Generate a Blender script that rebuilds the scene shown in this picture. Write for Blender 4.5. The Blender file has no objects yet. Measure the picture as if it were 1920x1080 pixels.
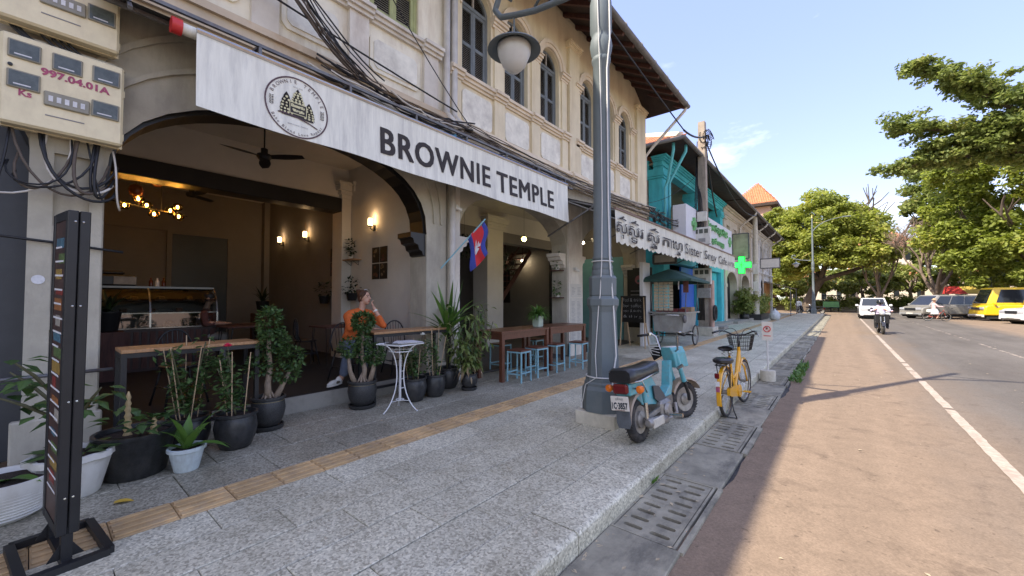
import bpy, bmesh, math, random
import numpy as np
from mathutils import Vector, Matrix, Euler
from mathutils.geometry import tessellate_polygon
R = math.radians
PI = math.pi
rnd = random.Random(7)
scene = bpy.context.scene
COL = scene.collection
cam_data = bpy.data.cameras.new('camera')
cam = bpy.data.objects.new('camera', cam_data)
COL.objects.link(cam)
cam_data.sensor_width = 36.0
cam_data.lens = 745.0 / 1920.0 * 36.0
cam_data.clip_start = 0.05
cam_data.clip_end = 2000
cam.location = (0, 0, 1.45)
cam.rotation_euler = (R(90 + 1.6146), 0, R(39.62))
scene.camera = cam
SUN_EL = R(47.0)
LDIR = Vector((0.438 * math.cos(SUN_EL), 0.899 * math.cos(SUN_EL), -math.sin(SUN_EL))).normalized()
world = bpy.data.worlds.new('World')
scene.world = world
world.use_nodes = True
wn = world.node_tree
for n in list(wn.nodes):
    wn.nodes.remove(n)
w_out = wn.nodes.new('ShaderNodeOutputWorld')
w_bg = wn.nodes.new('ShaderNodeBackground')
w_bg.inputs['Strength'].default_value = 0.15
w_sky = wn.nodes.new('ShaderNodeTexSky')
w_sky.sky_type = 'NISHITA'
w_sky.sun_disc = False
w_sky.sun_elevation = SUN_EL
w_sky.sun_rotation = math.atan2(-LDIR.x, -LDIR.y)
w_sky.air_density = 1.0
w_sky.dust_density = 1.0
w_sky.ozone_density = 1.2
w_geo = wn.nodes.new('ShaderNodeTexCoord')
w_sep = wn.nodes.new('ShaderNodeSeparateXYZ')
wn.links.new(w_geo.outputs['Generated'], w_sep.inputs[0])
w_add = wn.nodes.new('ShaderNodeMath'); w_add.operation = 'ADD'; w_add.inputs[1].default_value = 0.16
wn.links.new(w_sep.outputs['Z'], w_add.inputs[0])
w_comb = wn.nodes.new('ShaderNodeCombineXYZ')
for i, ax in enumerate('XY'):
    d = wn.nodes.new('ShaderNodeMath'); d.operation = 'DIVIDE'
    wn.links.new(w_sep.outputs[ax], d.inputs[0]); wn.links.new(w_add.outputs[0], d.inputs[1])
    wn.links.new(d.outputs[0], w_comb.inputs[i])
w_no = wn.nodes.new('ShaderNodeTexNoise')
w_no.inputs['Scale'].default_value = 0.9
w_no.inputs['Detail'].default_value = 9
w_no.inputs['Roughness'].default_value = 0.58
w_no.inputs['Distortion'].default_value = 0.25
w_mp = wn.nodes.new('ShaderNodeMapping'); w_mp.inputs['Location'].default_value = (1.9, 9.4, 0)
wn.links.new(w_comb.outputs[0], w_mp.inputs[0]); wn.links.new(w_mp.outputs[0], w_no.inputs['Vector'])
w_rm = wn.nodes.new('ShaderNodeValToRGB')
w_rm.color_ramp.elements[0].position = 0.52
w_rm.color_ramp.elements[1].position = 0.80
wn.links.new(w_no.outputs['Fac'], w_rm.inputs[0])
w_thin = wn.nodes.new('ShaderNodeMath'); w_thin.operation = 'MULTIPLY'; w_thin.inputs[1].default_value = 0.85
wn.links.new(w_rm.outputs[0], w_thin.inputs[0])
w_mix = wn.nodes.new('ShaderNodeMixRGB')
w_mix.inputs[2].default_value = (5.6, 5.5, 5.45, 1)
wn.links.new(w_thin.outputs[0], w_mix.inputs[0])
w_gm = wn.nodes.new('ShaderNodeGamma'); w_gm.inputs['Gamma'].default_value = 0.3
wn.links.new(w_sky.outputs[0], w_gm.inputs['Color'])
w_hs = wn.nodes.new('ShaderNodeHueSaturation'); w_hs.inputs['Hue'].default_value = 0.538; w_hs.inputs['Saturation'].default_value = 2.3; w_hs.inputs['Value'].default_value = 1.54
wn.links.new(w_gm.outputs[0], w_hs.inputs['Color'])
wn.links.new(w_hs.outputs[0], w_mix.inputs[1])
wn.links.new(w_mix.outputs[0], w_bg.inputs['Color'])
wn.links.new(w_bg.outputs[0], w_out.inputs[0])
sun_data = bpy.data.lights.new('sun', 'SUN')
sun_data.energy = 2.0
sun_data.angle = R(0.5)
sun_data.color = (1.0, 0.91, 0.78)
sun = bpy.data.objects.new('sun', sun_data)
COL.objects.link(sun)
sun.location = (-20, -40, 50)
sun.rotation_euler = LDIR.to_track_quat('-Z', 'Y').to_euler()
vs = scene.view_settings
vs.view_transform = 'Standard'
vs.look = 'None'
vs.exposure = 2.15
vs.gamma = 1.0
vs.use_curve_mapping = False
scene.cycles.use_denoising = True
scene.cycles.max_bounces = 8
scene.cycles.diffuse_bounces = 4
scene.cycles.glossy_bounces = 3
scene.cycles.transparent_max_bounces = 12
scene.cycles.sample_clamp_indirect = 6
SPLIT = {'glass_frame','pilaster','pier','sill_course','impost','window_reveal','arch_reveal','arch_soffit','veranda_door','folding_door','hinge','strut','capital','breaker_switches','door_gap'}
class MB:
    """collects verts and faces; build() links them as one mesh object"""
    def __init__(s):
        s.v = []; s.f = []
    def add(s, vs_, fs_):
        o = len(s.v)
        s.v.extend(vs_)
        s.f.extend([tuple(i + o for i in f) for f in fs_])
        return s
    def b(s, x0, x1, y0, y1, z0, z1, ch=0.0):
        """axis aligned box, optional chamfer of the vertical and top edges"""
        if x1 < x0: x0, x1 = x1, x0
        if y1 < y0: y0, y1 = y1, y0
        if z1 < z0: z0, z1 = z1, z0
        if ch <= 0:
            return s.add([(x0,y0,z0),(x1,y0,z0),(x1,y1,z0),(x0,y1,z0),(x0,y0,z1),(x1,y0,z1),(x1,y1,z1),(x0,y1,z1)],
                         [(0,3,2,1),(4,5,6,7),(0,1,5,4),(1,2,6,5),(2,3,7,6),(3,0,4,7)])
        c = ch
        ring = lambda i, z: [(x0+i,y0+c+0*i,z),(x0+c,y0+i,z),(x1-c,y0+i,z),(x1-i,y0+c,z),(x1-i,y1-c,z),(x1-c,y1-i,z),(x0+c,y1-i,z),(x0+i,y1-c,z)]
        top = [(x0+c,y0+c,z1),(x1-c,y0+c,z1),(x1-c,y1-c,z1),(x0+c,y1-c,z1)]
        vs_ = ring(0, z0+c) + ring(0, z1-c) + top + [(a, b_, z0) for a, b_, _ in top]
        fs_ = [(i, (i+1) % 8, 8+(i+1) % 8, 8+i) for i in range(8)]
        fs_ += [(16,17,18,19), (23,22,21,20)]
        for base, t, fl in ((8,16,False),(0,20,True)):
            q = [(base+1,base+2,t+1,t),(base+3,base+4,t+2,t+1),(base+5,base+6,t+3,t+2),(base+7,base+0,t,t+3),
                 (base+0,base+1,t),(base+2,base+3,t+1),(base+4,base+5,t+2),(base+6,base+7,t+3)]
            fs_ += [tuple(reversed(k)) if fl else k for k in q]
        return s.add(vs_, fs_)
    def bc(s, c, size, ch=0.0, M=None):
        m = MB(); m.b(-size[0]/2, size[0]/2, -size[1]/2, size[1]/2, -size[2]/2, size[2]/2, ch)
        return s.merge(m, (Matrix.Translation(c) @ M.to_4x4()) if M is not None else Matrix.Translation(c))
    def merge(s, m, M=None):
        if M is None: return s.add(m.v, m.f)
        return s.add([tuple(M @ Vector(p)) for p in m.v], m.f)
    def bar(s, p, q, w, h=None, up=(0,0,1)):
        """rectangular bar from p to q"""
        h = h or w
        p = Vector(p); q = Vector(q); d = q - p; L = d.length
        if L < 1e-6: return s
        d.normalize(); u = Vector(up)
        if abs(d.dot(u)) > 0.98: u = Vector((1,0,0)) if abs(d.x) < .9 else Vector((0,1,0))
        a = d.cross(u).normalized(); c = a.cross(d)
        vs_ = []
        for e in (p, q):
            for sx, sz in ((-1,-1),(1,-1),(1,1),(-1,1)):
                vs_.append(tuple(e + a*sx*w/2 + c*sz*h/2))
        return s.add(vs_, [(0,1,2,3),(7,6,5,4),(0,4,5,1),(1,5,6,2),(2,6,7,3),(3,7,4,0)])
    def tube(s, pts, r, n=8, cap=True, closed=False, flat=1.0):
        pts = [Vector(p) for p in pts]; k = len(pts)
        rr = r if isinstance(r, (list, tuple)) else [r]*k
        tang = []
        for i in range(k):
            if closed: t = pts[(i+1) % k] - pts[i-1]
            else: t = pts[min(i+1,k-1)] - pts[max(i-1,0)]
            tang.append(t.normalized() if t.length > 1e-9 else Vector((0,0,1)))
        u = Vector((0,0,1)) if abs(tang[0].z) < .9 else Vector((1,0,0))
        a = tang[0].cross(u).normalized()
        vs_ = []
        for i in range(k):
            t = tang[i]
            a = (a - t*a.dot(t))
            a = a.normalized() if a.length > 1e-6 else t.orthogonal().normalized()
            c = t.cross(a)
            for j in range(n):
                g = 2*PI*j/n
                vs_.append(tuple(pts[i] + (a*math.cos(g) + c*math.sin(g)*flat)*rr[i]))
        fs_ = []
        m = k if closed else k-1
        for i in range(m):
            for j in range(n):
                A = i*n+j; B = i*n+(j+1) % n; C_ = ((i+1) % k)*n+(j+1) % n; D = ((i+1) % k)*n+j
                fs_.append((A,B,C_,D))
        if cap and not closed:
            fs_.append(tuple(reversed(range(n)))); fs_.append(tuple(range((k-1)*n, k*n)))
        return s.add(vs_, fs_)
    def lathe(s, prof, n=16, c=(0,0,0), M=None, sx=1, sy=1, cap=True, ph=0):
        vs_ = []
        for r, z in prof:
            for j in range(n):
                g = 2*PI*j/n+ph
                vs_.append((c[0]+r*math.cos(g)*sx, c[1]+r*math.sin(g)*sy, c[2]+z))
        k = len(prof); fs_ = []
        for i in range(k-1):
            for j in range(n):
                fs_.append((i*n+j, i*n+(j+1) % n, (i+1)*n+(j+1) % n, (i+1)*n+j))
        if cap:
            if prof[0][0] > 1e-4: fs_.append(tuple(reversed(range(n))))
            if prof[-1][0] > 1e-4: fs_.append(tuple(range((k-1)*n, k*n)))
        if M is not None: vs_ = [tuple(M @ Vector(p)) for p in vs_]
        return s.add(vs_, fs_)
    def ell(s, c, r, n=14, m=9, M=None):
        prof = [(math.sin(PI*i/(m-1)), -math.cos(PI*i/(m-1))) for i in range(m)]
        prof[0] = (0.001, -1); prof[-1] = (0.001, 1)
        t = MB().lathe(prof, n)
        MM = Matrix.Translation(c)
        if M is not None: MM = MM @ M.to_4x4()
        return s.merge(t, MM @ Matrix.Diagonal((r[0], r[1], r[2], 1)))
    def poly(s, outline, d0, d1, axis='x'):
        """extrude a 2-D outline [(a,b)] along an axis from d0 to d1; x: (y,z)  y: (x,z)  z: (x,y)"""
        def P(a, b_, d):
            return {'x': (d,a,b_), 'y': (a,d,b_), 'z': (a,b_,d)}[axis]
        n = len(outline)
        ar = sum(outline[i][0]*outline[(i+1) % n][1]-outline[(i+1) % n][0]*outline[i][1] for i in range(n))
        ol = list(outline) if ar > 0 else list(reversed(outline))
        vs_ = [P(a, b_, d0) for a, b_ in ol] + [P(a, b_, d1) for a, b_ in ol]
        tri = tessellate_polygon([[Vector((a, b_, 0)) for a, b_ in ol]])
        fs_ = []
        flip = (d1 > d0) == (axis != 'y')
        for t in tri:
            (x1,y1),(x2,y2),(x3,y3) = ol[t[0]], ol[t[1]], ol[t[2]]
            if (x2-x1)*(y3-y1)-(x3-x1)*(y2-y1) < 0: t = (t[0], t[2], t[1])
            lo = tuple(reversed(t)) if flip else tuple(t)
            fs_.append(lo); fs_.append(tuple(i+n for i in reversed(lo)))
        for i in range(n):
            j = (i+1) % n
            q = (i, j, n+j, n+i)
            fs_.append(q if flip else tuple(reversed(q)))
        return s.add(vs_, fs_)
    def mesh(s, name, mat=None, smooth=False):
        me = bpy.data.meshes.new(name)
        me.from_pydata(s.v, [], s.f)
        if mat is not None: me.materials.append(mat)
        if smooth is not False:
            me.polygons.foreach_set('use_smooth', [True]*len(me.polygons))
            if smooth is not True:
                me.set_sharp_from_angle(angle=R(smooth))
        me.update()
        return me
    def islands(s):
        par = list(range(len(s.v)))
        def find(i):
            while par[i] != i: par[i] = par[par[i]]; i = par[i]
            return i
        for f in s.f:
            for j in f[1:]: par[find(j)] = find(f[0])
        gr = {}
        for f in s.f: gr.setdefault(find(f[0]), []).append(f)
        bb = []
        for k, fs_ in gr.items():
            P = [s.v[i] for f in fs_ for i in f]
            bb.append([[min(p[a] for p in P)-.003 for a in range(3)], [max(p[a] for p in P)+.003 for a in range(3)], fs_])
        done = False
        while not done:
            done = True; out = []
            for b_ in bb:
                for o in out:
                    if all(b_[0][a] <= o[1][a] and o[0][a] <= b_[1][a] for a in range(3)):
                        o[0] = [min(o[0][a], b_[0][a]) for a in range(3)]; o[1] = [max(o[1][a], b_[1][a]) for a in range(3)]; o[2] = o[2]+b_[2]; done = False; break
                else: out.append(b_)
            bb = out
        res = []
        for _, _, fs_ in bb:
            m = MB(); ix = {}
            for f in fs_:
                for i in f:
                    if i not in ix: ix[i] = len(m.v); m.v.append(s.v[i])
                m.f.append(tuple(ix[i] for i in f))
            res.append(m)
        return res
    def build(s, name, mat, parent=None, smooth=False, world=False, loc=None, rot=None):
        if name in SPLIT:
            parts = s.islands()
            if len(parts) > 1:
                for q in parts[1:]: q.build(name, mat, parent, smooth, world, loc, rot)
                s.v, s.f = parts[0].v, parts[0].f
        if world and parent is not None:
            w = wloc(parent)
            s.v = [(a-w[0], b_-w[1], c-w[2]) for a, b_, c in s.v]
        o = bpy.data.objects.new(name, s.mesh(name, mat, smooth))
        COL.objects.link(o)
        if parent is not None: o.parent = parent
        if loc is not None: o.location = loc
        if rot is not None: o.rotation_euler = rot
        return o
def wloc(o):
    v = Vector((0,0,0))
    while o is not None:
        v += o.location; o = o.parent
    return v
def place(me, name, parent=None, loc=(0,0,0), rot=(0,0,0), scale=(1,1,1)):
    o = bpy.data.objects.new(name, me)
    COL.objects.link(o)
    if parent is not None: o.parent = parent
    o.location = loc; o.rotation_euler = rot; o.scale = scale
    return o
def tag(o, label=None, cat=None, group=None, kind=None):
    if label: o['label'] = label
    if cat: o['category'] = cat
    if group: o['group'] = group
    if kind: o['kind'] = kind
    return o
def thing(name, label, cat, loc=(0,0,0), rotz=0, group=None):
    o = bpy.data.objects.new(name, None)
    o.empty_display_size = 0.1
    COL.objects.link(o)
    o.location = loc; o.rotation_euler = (0, 0, rotz)
    return tag(o, label, cat, group)
def copy_tree(o, parent=None):
    c = o.copy(); COL.objects.link(c); c.parent = parent
    for ch in list(o.children): copy_tree(ch, c)
    return c
def arc(c, r, a0, a1, n, plane='xz'):
    out = []
    for i in range(n+1):
        a = a0+(a1-a0)*i/n
        p, q = r*math.cos(a), r*math.sin(a)
        out.append({'xz': (c[0]+p, c[1], c[2]+q), 'yz': (c[0], c[1]+p, c[2]+q), 'xy': (c[0]+p, c[1]+q, c[2])}[plane])
    return out
def bez(p0, p1, p2, p3, n=10):
    p0, p1, p2, p3 = map(Vector, (p0, p1, p2, p3))
    return [tuple(p0*(1-t)**3+p1*3*t*(1-t)**2+p2*3*t*t*(1-t)+p3*t**3) for t in (i/n for i in range(n+1))]
def sag(p, q, drop, n=14):
    p, q = Vector(p), Vector(q)
    return [tuple(p.lerp(q, i/n)-Vector((0,0,drop*4*(i/n)*(1-i/n)))) for i in range(n+1)]
def np_mesh(name, verts, faces, mat, parent=None, smooth=False):
    """verts (N,3) and quads (M,4) as numpy arrays -> one mesh object"""
    me = bpy.data.meshes.new(name)
    k = faces.shape[1]
    me.vertices.add(len(verts)); me.vertices.foreach_set('co', verts.astype(np.float32).ravel())
    me.loops.add(faces.size); me.loops.foreach_set('vertex_index', faces.astype(np.int32).ravel())
    me.polygons.add(len(faces)); me.polygons.foreach_set('loop_start', np.arange(0, faces.size, k, dtype=np.int32))
    me.update(calc_edges=True); me.validate()
    me.materials.append(mat)
    if smooth: me.polygons.foreach_set('use_smooth', np.ones(len(me.polygons), dtype=bool))
    o = bpy.data.objects.new(name, me); COL.objects.link(o)
    if parent is not None: o.parent = parent
    return o
def text_mb(body, size=1.0, bold=0.0, space=1.0, align='LEFT', sx=1.0, ext=0.0):
    """lettering as mesh geometry in the local xy plane"""
    cu = bpy.data.curves.new('lettering', 'FONT')
    cu.body = body; cu.size = size; cu.offset = bold; cu.space_character = space
    cu.align_x = align; cu.resolution_u = 3; cu.extrude = ext
    ob = bpy.data.objects.new('lettering', cu)
    COL.objects.link(ob)
    dg = bpy.context.evaluated_depsgraph_get()
    me = ob.evaluated_get(dg).to_mesh()
    m = MB().add([(v.co.x*sx, v.co.y, v.co.z) for v in me.vertices], [tuple(p.vertices) for p in me.polygons])
    ob.evaluated_get(dg).to_mesh_clear()
    bpy.data.objects.remove(ob); bpy.data.curves.remove(cu)
    return m
def FACE(x, y, z):           # local x -> world y, local y -> world z, normal -> +x
    return Matrix(((0,0,1,x),(1,0,0,y),(0,1,0,z),(0,0,0,1)))
def ENDF(x, y, z):           # faces -y: local x -> world x, local y -> world z
    return Matrix(((1,0,0,x),(0,0,-1,y),(0,1,0,z),(0,0,0,1)))
MATS = {}
def pm(name, base, var=0.12, scale=5.0, rough=0.7, bump=0.0, bscale=60.0, metal=0.0, world_space=False, stain=None,
       stain_amt=0.5, stain_scale=(3,3,0.6), per_obj=0.0, spec=0.5, stretch=None, emis=None, estr=0.0, alpha=None, trans=0.0, coat=0.0, sheen=0.0):
    if name in MATS: return MATS[name]
    m = bpy.data.materials.new(name); m.use_nodes = True
    nt = m.node_tree; N = nt.nodes; L = nt.links
    p = N['Principled BSDF']
    def setin(k, v):
        if k in p.inputs: p.inputs[k].default_value = v
    setin('Roughness', rough); setin('Metallic', metal); setin('Specular IOR Level', spec)
    setin('Transmission Weight', trans); setin('Coat Weight', coat); setin('Sheen Weight', sheen)
    if world_space:
        co = N.new('ShaderNodeNewGeometry').outputs['Position']
    else:
        co = N.new('ShaderNodeTexCoord').outputs['Object']
    if stretch:
        mp = N.new('ShaderNodeMapping'); mp.inputs['Scale'].default_value = stretch
        L.new(co, mp.inputs[0]); cov = mp.outputs[0]
    else: cov = co
    no = N.new('ShaderNodeTexNoise'); no.inputs['Scale'].default_value = scale; no.inputs['Detail'].default_value = 6; no.inputs['Roughness'].default_value = 0.65
    L.new(cov, no.inputs['Vector'])
    rp = N.new('ShaderNodeValToRGB')
    lo = [max(0, c*(1-var)) for c in base[:3]]; hi = [min(1, c*(1+var)) for c in base[:3]]
    rp.color_ramp.elements[0].position = 0.3; rp.color_ramp.elements[1].position = 0.7
    rp.color_ramp.elements[0].color = (*lo, 1); rp.color_ramp.elements[1].color = (*hi, 1)
    L.new(no.outputs['Fac'], rp.inputs[0])
    col = rp.outputs[0]
    if stain:
        mp2 = N.new('ShaderNodeMapping'); mp2.inputs['Scale'].default_value = stain_scale
        L.new(co, mp2.inputs[0])
        n2 = N.new('ShaderNodeTexNoise'); n2.inputs['Scale'].default_value = 1.0; n2.inputs['Detail'].default_value = 7; n2.inputs['Roughness'].default_value = 0.7
        L.new(mp2.outputs[0], n2.inputs['Vector'])
        r2 = N.new('ShaderNodeValToRGB'); r2.color_ramp.elements[0].position = 0.48; r2.color_ramp.elements[1].position = 0.72
        r2.color_ramp.elements[1].color = (stain_amt, stain_amt, stain_amt, 1)
        L.new(n2.outputs['Fac'], r2.inputs[0])
        mx = N.new('ShaderNodeMixRGB'); mx.inputs[2].default_value = (*stain, 1)
        L.new(r2.outputs[0], mx.inputs[0]); L.new(col, mx.inputs[1]); col = mx.outputs[0]
    if per_obj:
        oi = N.new('ShaderNodeObjectInfo')
        mr = N.new('ShaderNodeMapRange'); mr.inputs['To Min'].default_value = 1-per_obj; mr.inputs['To Max'].default_value = 1+per_obj
        L.new(oi.outputs['Random'], mr.inputs['Value'])
        hs = N.new('ShaderNodeHueSaturation'); L.new(mr.outputs[0], hs.inputs['Value']); L.new(col, hs.inputs['Color']); col = hs.outputs[0]
    L.new(col, p.inputs['Base Color'])
    if bump:
        nb = N.new('ShaderNodeTexNoise'); nb.inputs['Scale'].default_value = bscale; nb.inputs['Detail'].default_value = 4
        L.new(cov, nb.inputs['Vector'])
        bm_ = N.new('ShaderNodeBump'); bm_.inputs['Strength'].default_value = bump; bm_.inputs['Distance'].default_value = 0.02
        L.new(nb.outputs['Fac'], bm_.inputs['Height']); L.new(bm_.outputs[0], p.inputs['Normal'])
    if emis:
        setin('Emission Color', (*emis, 1)); setin('Emission Strength', estr)
    if alpha is not None: setin('Alpha', alpha)
    MATS[name] = m
    return m
def leaf_mat(name, c_lo, c_hi, rough=0.5, trans=0.25, scale=0.6):
    """foliage: colour varies leaf by leaf and clump by clump"""
    if name in MATS: return MATS[name]
    m = bpy.data.materials.new(name); m.use_nodes = True
    nt = m.node_tree; N = nt.nodes; L = nt.links
    p = N['Principled BSDF']; p.inputs['Roughness'].default_value = rough; p.inputs['Specular IOR Level'].default_value = 0.35
    geo = N.new('ShaderNodeNewGeometry')
    no = N.new('ShaderNodeTexNoise'); no.inputs['Scale'].default_value = scale; no.inputs['Detail'].default_value = 3
    L.new(geo.outputs['Position'], no.inputs['Vector'])
    ad = N.new('ShaderNodeMath'); ad.operation = 'MULTIPLY_ADD'; ad.inputs[1].default_value = 0.55; ad.inputs[2].default_value = 0.0
    L.new(geo.outputs['Random Per Island'], ad.inputs[0])
    a2 = N.new('ShaderNodeMath'); a2.operation = 'MULTIPLY_ADD'; a2.inputs[1].default_value = 0.9
    L.new(no.outputs['Fac'], a2.inputs[0]); L.new(ad.outputs[0], a2.inputs[2])
    rp = N.new('ShaderNodeValToRGB'); rp.color_ramp.elements[0].position = 0.35; rp.color_ramp.elements[1].position = 0.95
    rp.color_ramp.elements[0].color = (*c_lo, 1); rp.color_ramp.elements[1].color = (*c_hi, 1)
    e_ = rp.color_ramp.elements.new(1.0); e_.color = (c_hi[0]*1.15, c_hi[1]*1.0, c_hi[2]*1.1, 1)
    L.new(a2.outputs[0], rp.inputs[0]); L.new(rp.outputs[0], p.inputs['Base Color'])
    tr = N.new('ShaderNodeBsdfTranslucent'); mx = N.new('ShaderNodeMixShader'); mx.inputs[0].default_value = trans
    hs = N.new('ShaderNodeHueSaturation'); hs.inputs['Value'].default_value = 1.5; hs.inputs['Saturation'].default_value = 1.1
    L.new(rp.outputs[0], hs.inputs['Color']); L.new(hs.outputs[0], tr.inputs['Color'])
    L.new(p.outputs[0], mx.inputs[1]); L.new(tr.outputs[0], mx.inputs[2])
    L.new(mx.outputs[0], N['Material Output'].inputs['Surface'])
    MATS[name] = m
    return m
def granite_mat(name, lo, mid, hi, cell=75.0, rough=0.55):
    m = bpy.data.materials.new(name); m.use_nodes = True
    nt = m.node_tree; N = nt.nodes; L = nt.links
    p = N['Principled BSDF']; p.inputs['Roughness'].default_value = rough
    geo = N.new('ShaderNodeNewGeometry')
    wob = N.new('ShaderNodeTexNoise'); wob.inputs['Scale'].default_value = 30; wob.inputs['Detail'].default_value = 2
    L.new(geo.outputs['Position'], wob.inputs['Vector'])
    va = N.new('ShaderNodeMixRGB'); va.blend_type = 'ADD'; va.inputs[0].default_value = 0.03
    L.new(geo.outputs['Position'], va.inputs[1]); L.new(wob.outputs['Color'], va.inputs[2])
    vo = N.new('ShaderNodeTexVoronoi'); vo.inputs['Scale'].default_value = cell
    L.new(va.outputs[0], vo.inputs['Vector'])
    sp = N.new('ShaderNodeSeparateXYZ'); L.new(vo.outputs['Color'], sp.inputs[0])
    no = N.new('ShaderNodeTexNoise'); no.inputs['Scale'].default_value = 1.3; no.inputs['Detail'].default_value = 8; no.inputs['Roughness'].default_value = 0.7
    L.new(geo.outputs['Position'], no.inputs['Vector'])
    nf = N.new('ShaderNodeTexNoise'); nf.inputs['Scale'].default_value = 55; nf.inputs['Detail'].default_value = 3; nf.inputs['Roughness'].default_value = 0.6
    L.new(geo.outputs['Position'], nf.inputs['Vector'])
    mm = N.new('ShaderNodeMath'); mm.operation = 'MULTIPLY_ADD'; mm.inputs[1].default_value = 0.45
    L.new(sp.outputs['X'], mm.inputs[0]); 
    m3 = N.new('ShaderNodeMath'); m3.operation = 'MULTIPLY'; m3.inputs[1].default_value = 0.6
    L.new(nf.outputs['Fac'], m3.inputs[0]); L.new(m3.outputs[0], mm.inputs[2])
    rp = N.new('ShaderNodeValToRGB')
    e = rp.color_ramp.elements; e[0].position = 0.30; e[1].position = 0.80
    e[0].color = (*lo, 1); e[1].color = (*hi, 1)
    k = e.new(0.5); k.color = (*mid, 1)
    L.new(mm.outputs[0], rp.inputs[0])
    rg = N.new('ShaderNodeValToRGB'); rg.color_ramp.elements[0].position = 0.32; rg.color_ramp.elements[1].position = 0.66
    rg.color_ramp.elements[0].color = (0.66, 0.63, 0.58, 1); rg.color_ramp.elements[1].color = (1.06, 1.05, 1.04, 1)
    L.new(no.outputs['Fac'], rg.inputs[0])
    mu = N.new('ShaderNodeMixRGB'); mu.blend_type = 'MULTIPLY'; mu.inputs[0].default_value = 1
    L.new(rp.outputs[0], mu.inputs[1]); L.new(rg.outputs[0], mu.inputs[2])
    oi = N.new('ShaderNodeObjectInfo'); mr = N.new('ShaderNodeMapRange'); mr.inputs['To Min'].default_value = 0.91; mr.inputs['To Max'].default_value = 1.06
    L.new(oi.outputs['Random'], mr.inputs['Value'])
    hs = N.new('ShaderNodeHueSaturation'); L.new(mr.outputs[0], hs.inputs['Value']); L.new(mu.outputs[0], hs.inputs['Color'])
    gv = N.new('ShaderNodeTexVoronoi'); gv.inputs['Scale'].default_value = 2.3; L.new(geo.outputs['Position'], gv.inputs['Vector'])
    gr = N.new('ShaderNodeMapRange'); gr.inputs['From Min'].default_value = 0.035; gr.inputs['From Max'].default_value = 0.055; gr.inputs['To Min'].default_value = 0.55; gr.inputs['To Max'].default_value = 0.0; L.new(gv.outputs['Distance'], gr.inputs['Value'])
    st = N.new('ShaderNodeTexNoise'); st.inputs['Scale'].default_value = 2.2; st.inputs['Detail'].default_value = 9; st.inputs['Roughness'].default_value = 0.75; st.inputs['Distortion'].default_value = 0.8; L.new(geo.outputs['Position'], st.inputs['Vector'])
    sr_ = N.new('ShaderNodeMapRange'); sr_.inputs['From Min'].default_value = 0.6; sr_.inputs['From Max'].default_value = 0.74; sr_.inputs['To Max'].default_value = 0.45; L.new(st.outputs['Fac'], sr_.inputs['Value'])
    mxx = N.new('ShaderNodeMath'); mxx.operation = 'MAXIMUM'; L.new(gr.outputs[0], mxx.inputs[0]); L.new(sr_.outputs[0], mxx.inputs[1])
    dk = N.new('ShaderNodeMixRGB'); dk.inputs[2].default_value = (0.13,0.115,0.09,1); L.new(mxx.outputs[0], dk.inputs[0]); L.new(hs.outputs[0], dk.inputs[1])
    L.new(dk.outputs[0], p.inputs['Base Color'])
    bm_ = N.new('ShaderNodeBump'); bm_.inputs['Strength'].default_value = 0.12; bm_.inputs['Distance'].default_value = 0.01
    L.new(nf.outputs['Fac'], bm_.inputs['Height']); L.new(bm_.outputs[0], p.inputs['Normal'])
    MATS[name] = m
    return m
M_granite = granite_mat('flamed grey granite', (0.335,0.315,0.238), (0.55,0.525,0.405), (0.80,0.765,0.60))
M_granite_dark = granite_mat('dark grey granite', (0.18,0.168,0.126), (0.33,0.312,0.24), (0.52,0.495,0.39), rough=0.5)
M_joint = pm('paving joint', (0.03,0.027,0.024), rough=0.95, world_space=True)
M_tactile = pm('ochre tactile tile', (0.52,0.35,0.17), var=0.3, scale=4, rough=0.8, bump=0.2, bscale=90, world_space=True, stain=(0.33,0.27,0.2), stain_amt=0.6, stain_scale=(6,6,6), per_obj=0.15)
M_concrete = pm('worn concrete', (0.20,0.195,0.185), var=0.3, scale=4, rough=0.9, bump=0.25, bscale=45, world_space=True, stain=(0.07,0.066,0.06), stain_amt=0.75, stain_scale=(3.5,1.6,3), per_obj=0.1)
M_concrete_dark = pm('gutter concrete', (0.30,0.275,0.205), var=0.3, scale=5, rough=0.85, bump=0.25, bscale=60, world_space=True, stain=(0.045,0.043,0.04), stain_amt=0.8, stain_scale=(5,2,3), per_obj=0.12)
M_plinth = pm('pale cast concrete', (0.55,0.51,0.41), var=0.15, scale=7, rough=0.9, bump=0.2, bscale=50, stain=(0.3,0.27,0.21), stain_amt=0.6, stain_scale=(5,5,3))
M_earth = pm('dark wet earth', (0.05,0.045,0.04), var=0.4, scale=12, rough=0.75, bump=0.6, bscale=40, world_space=True)
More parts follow.
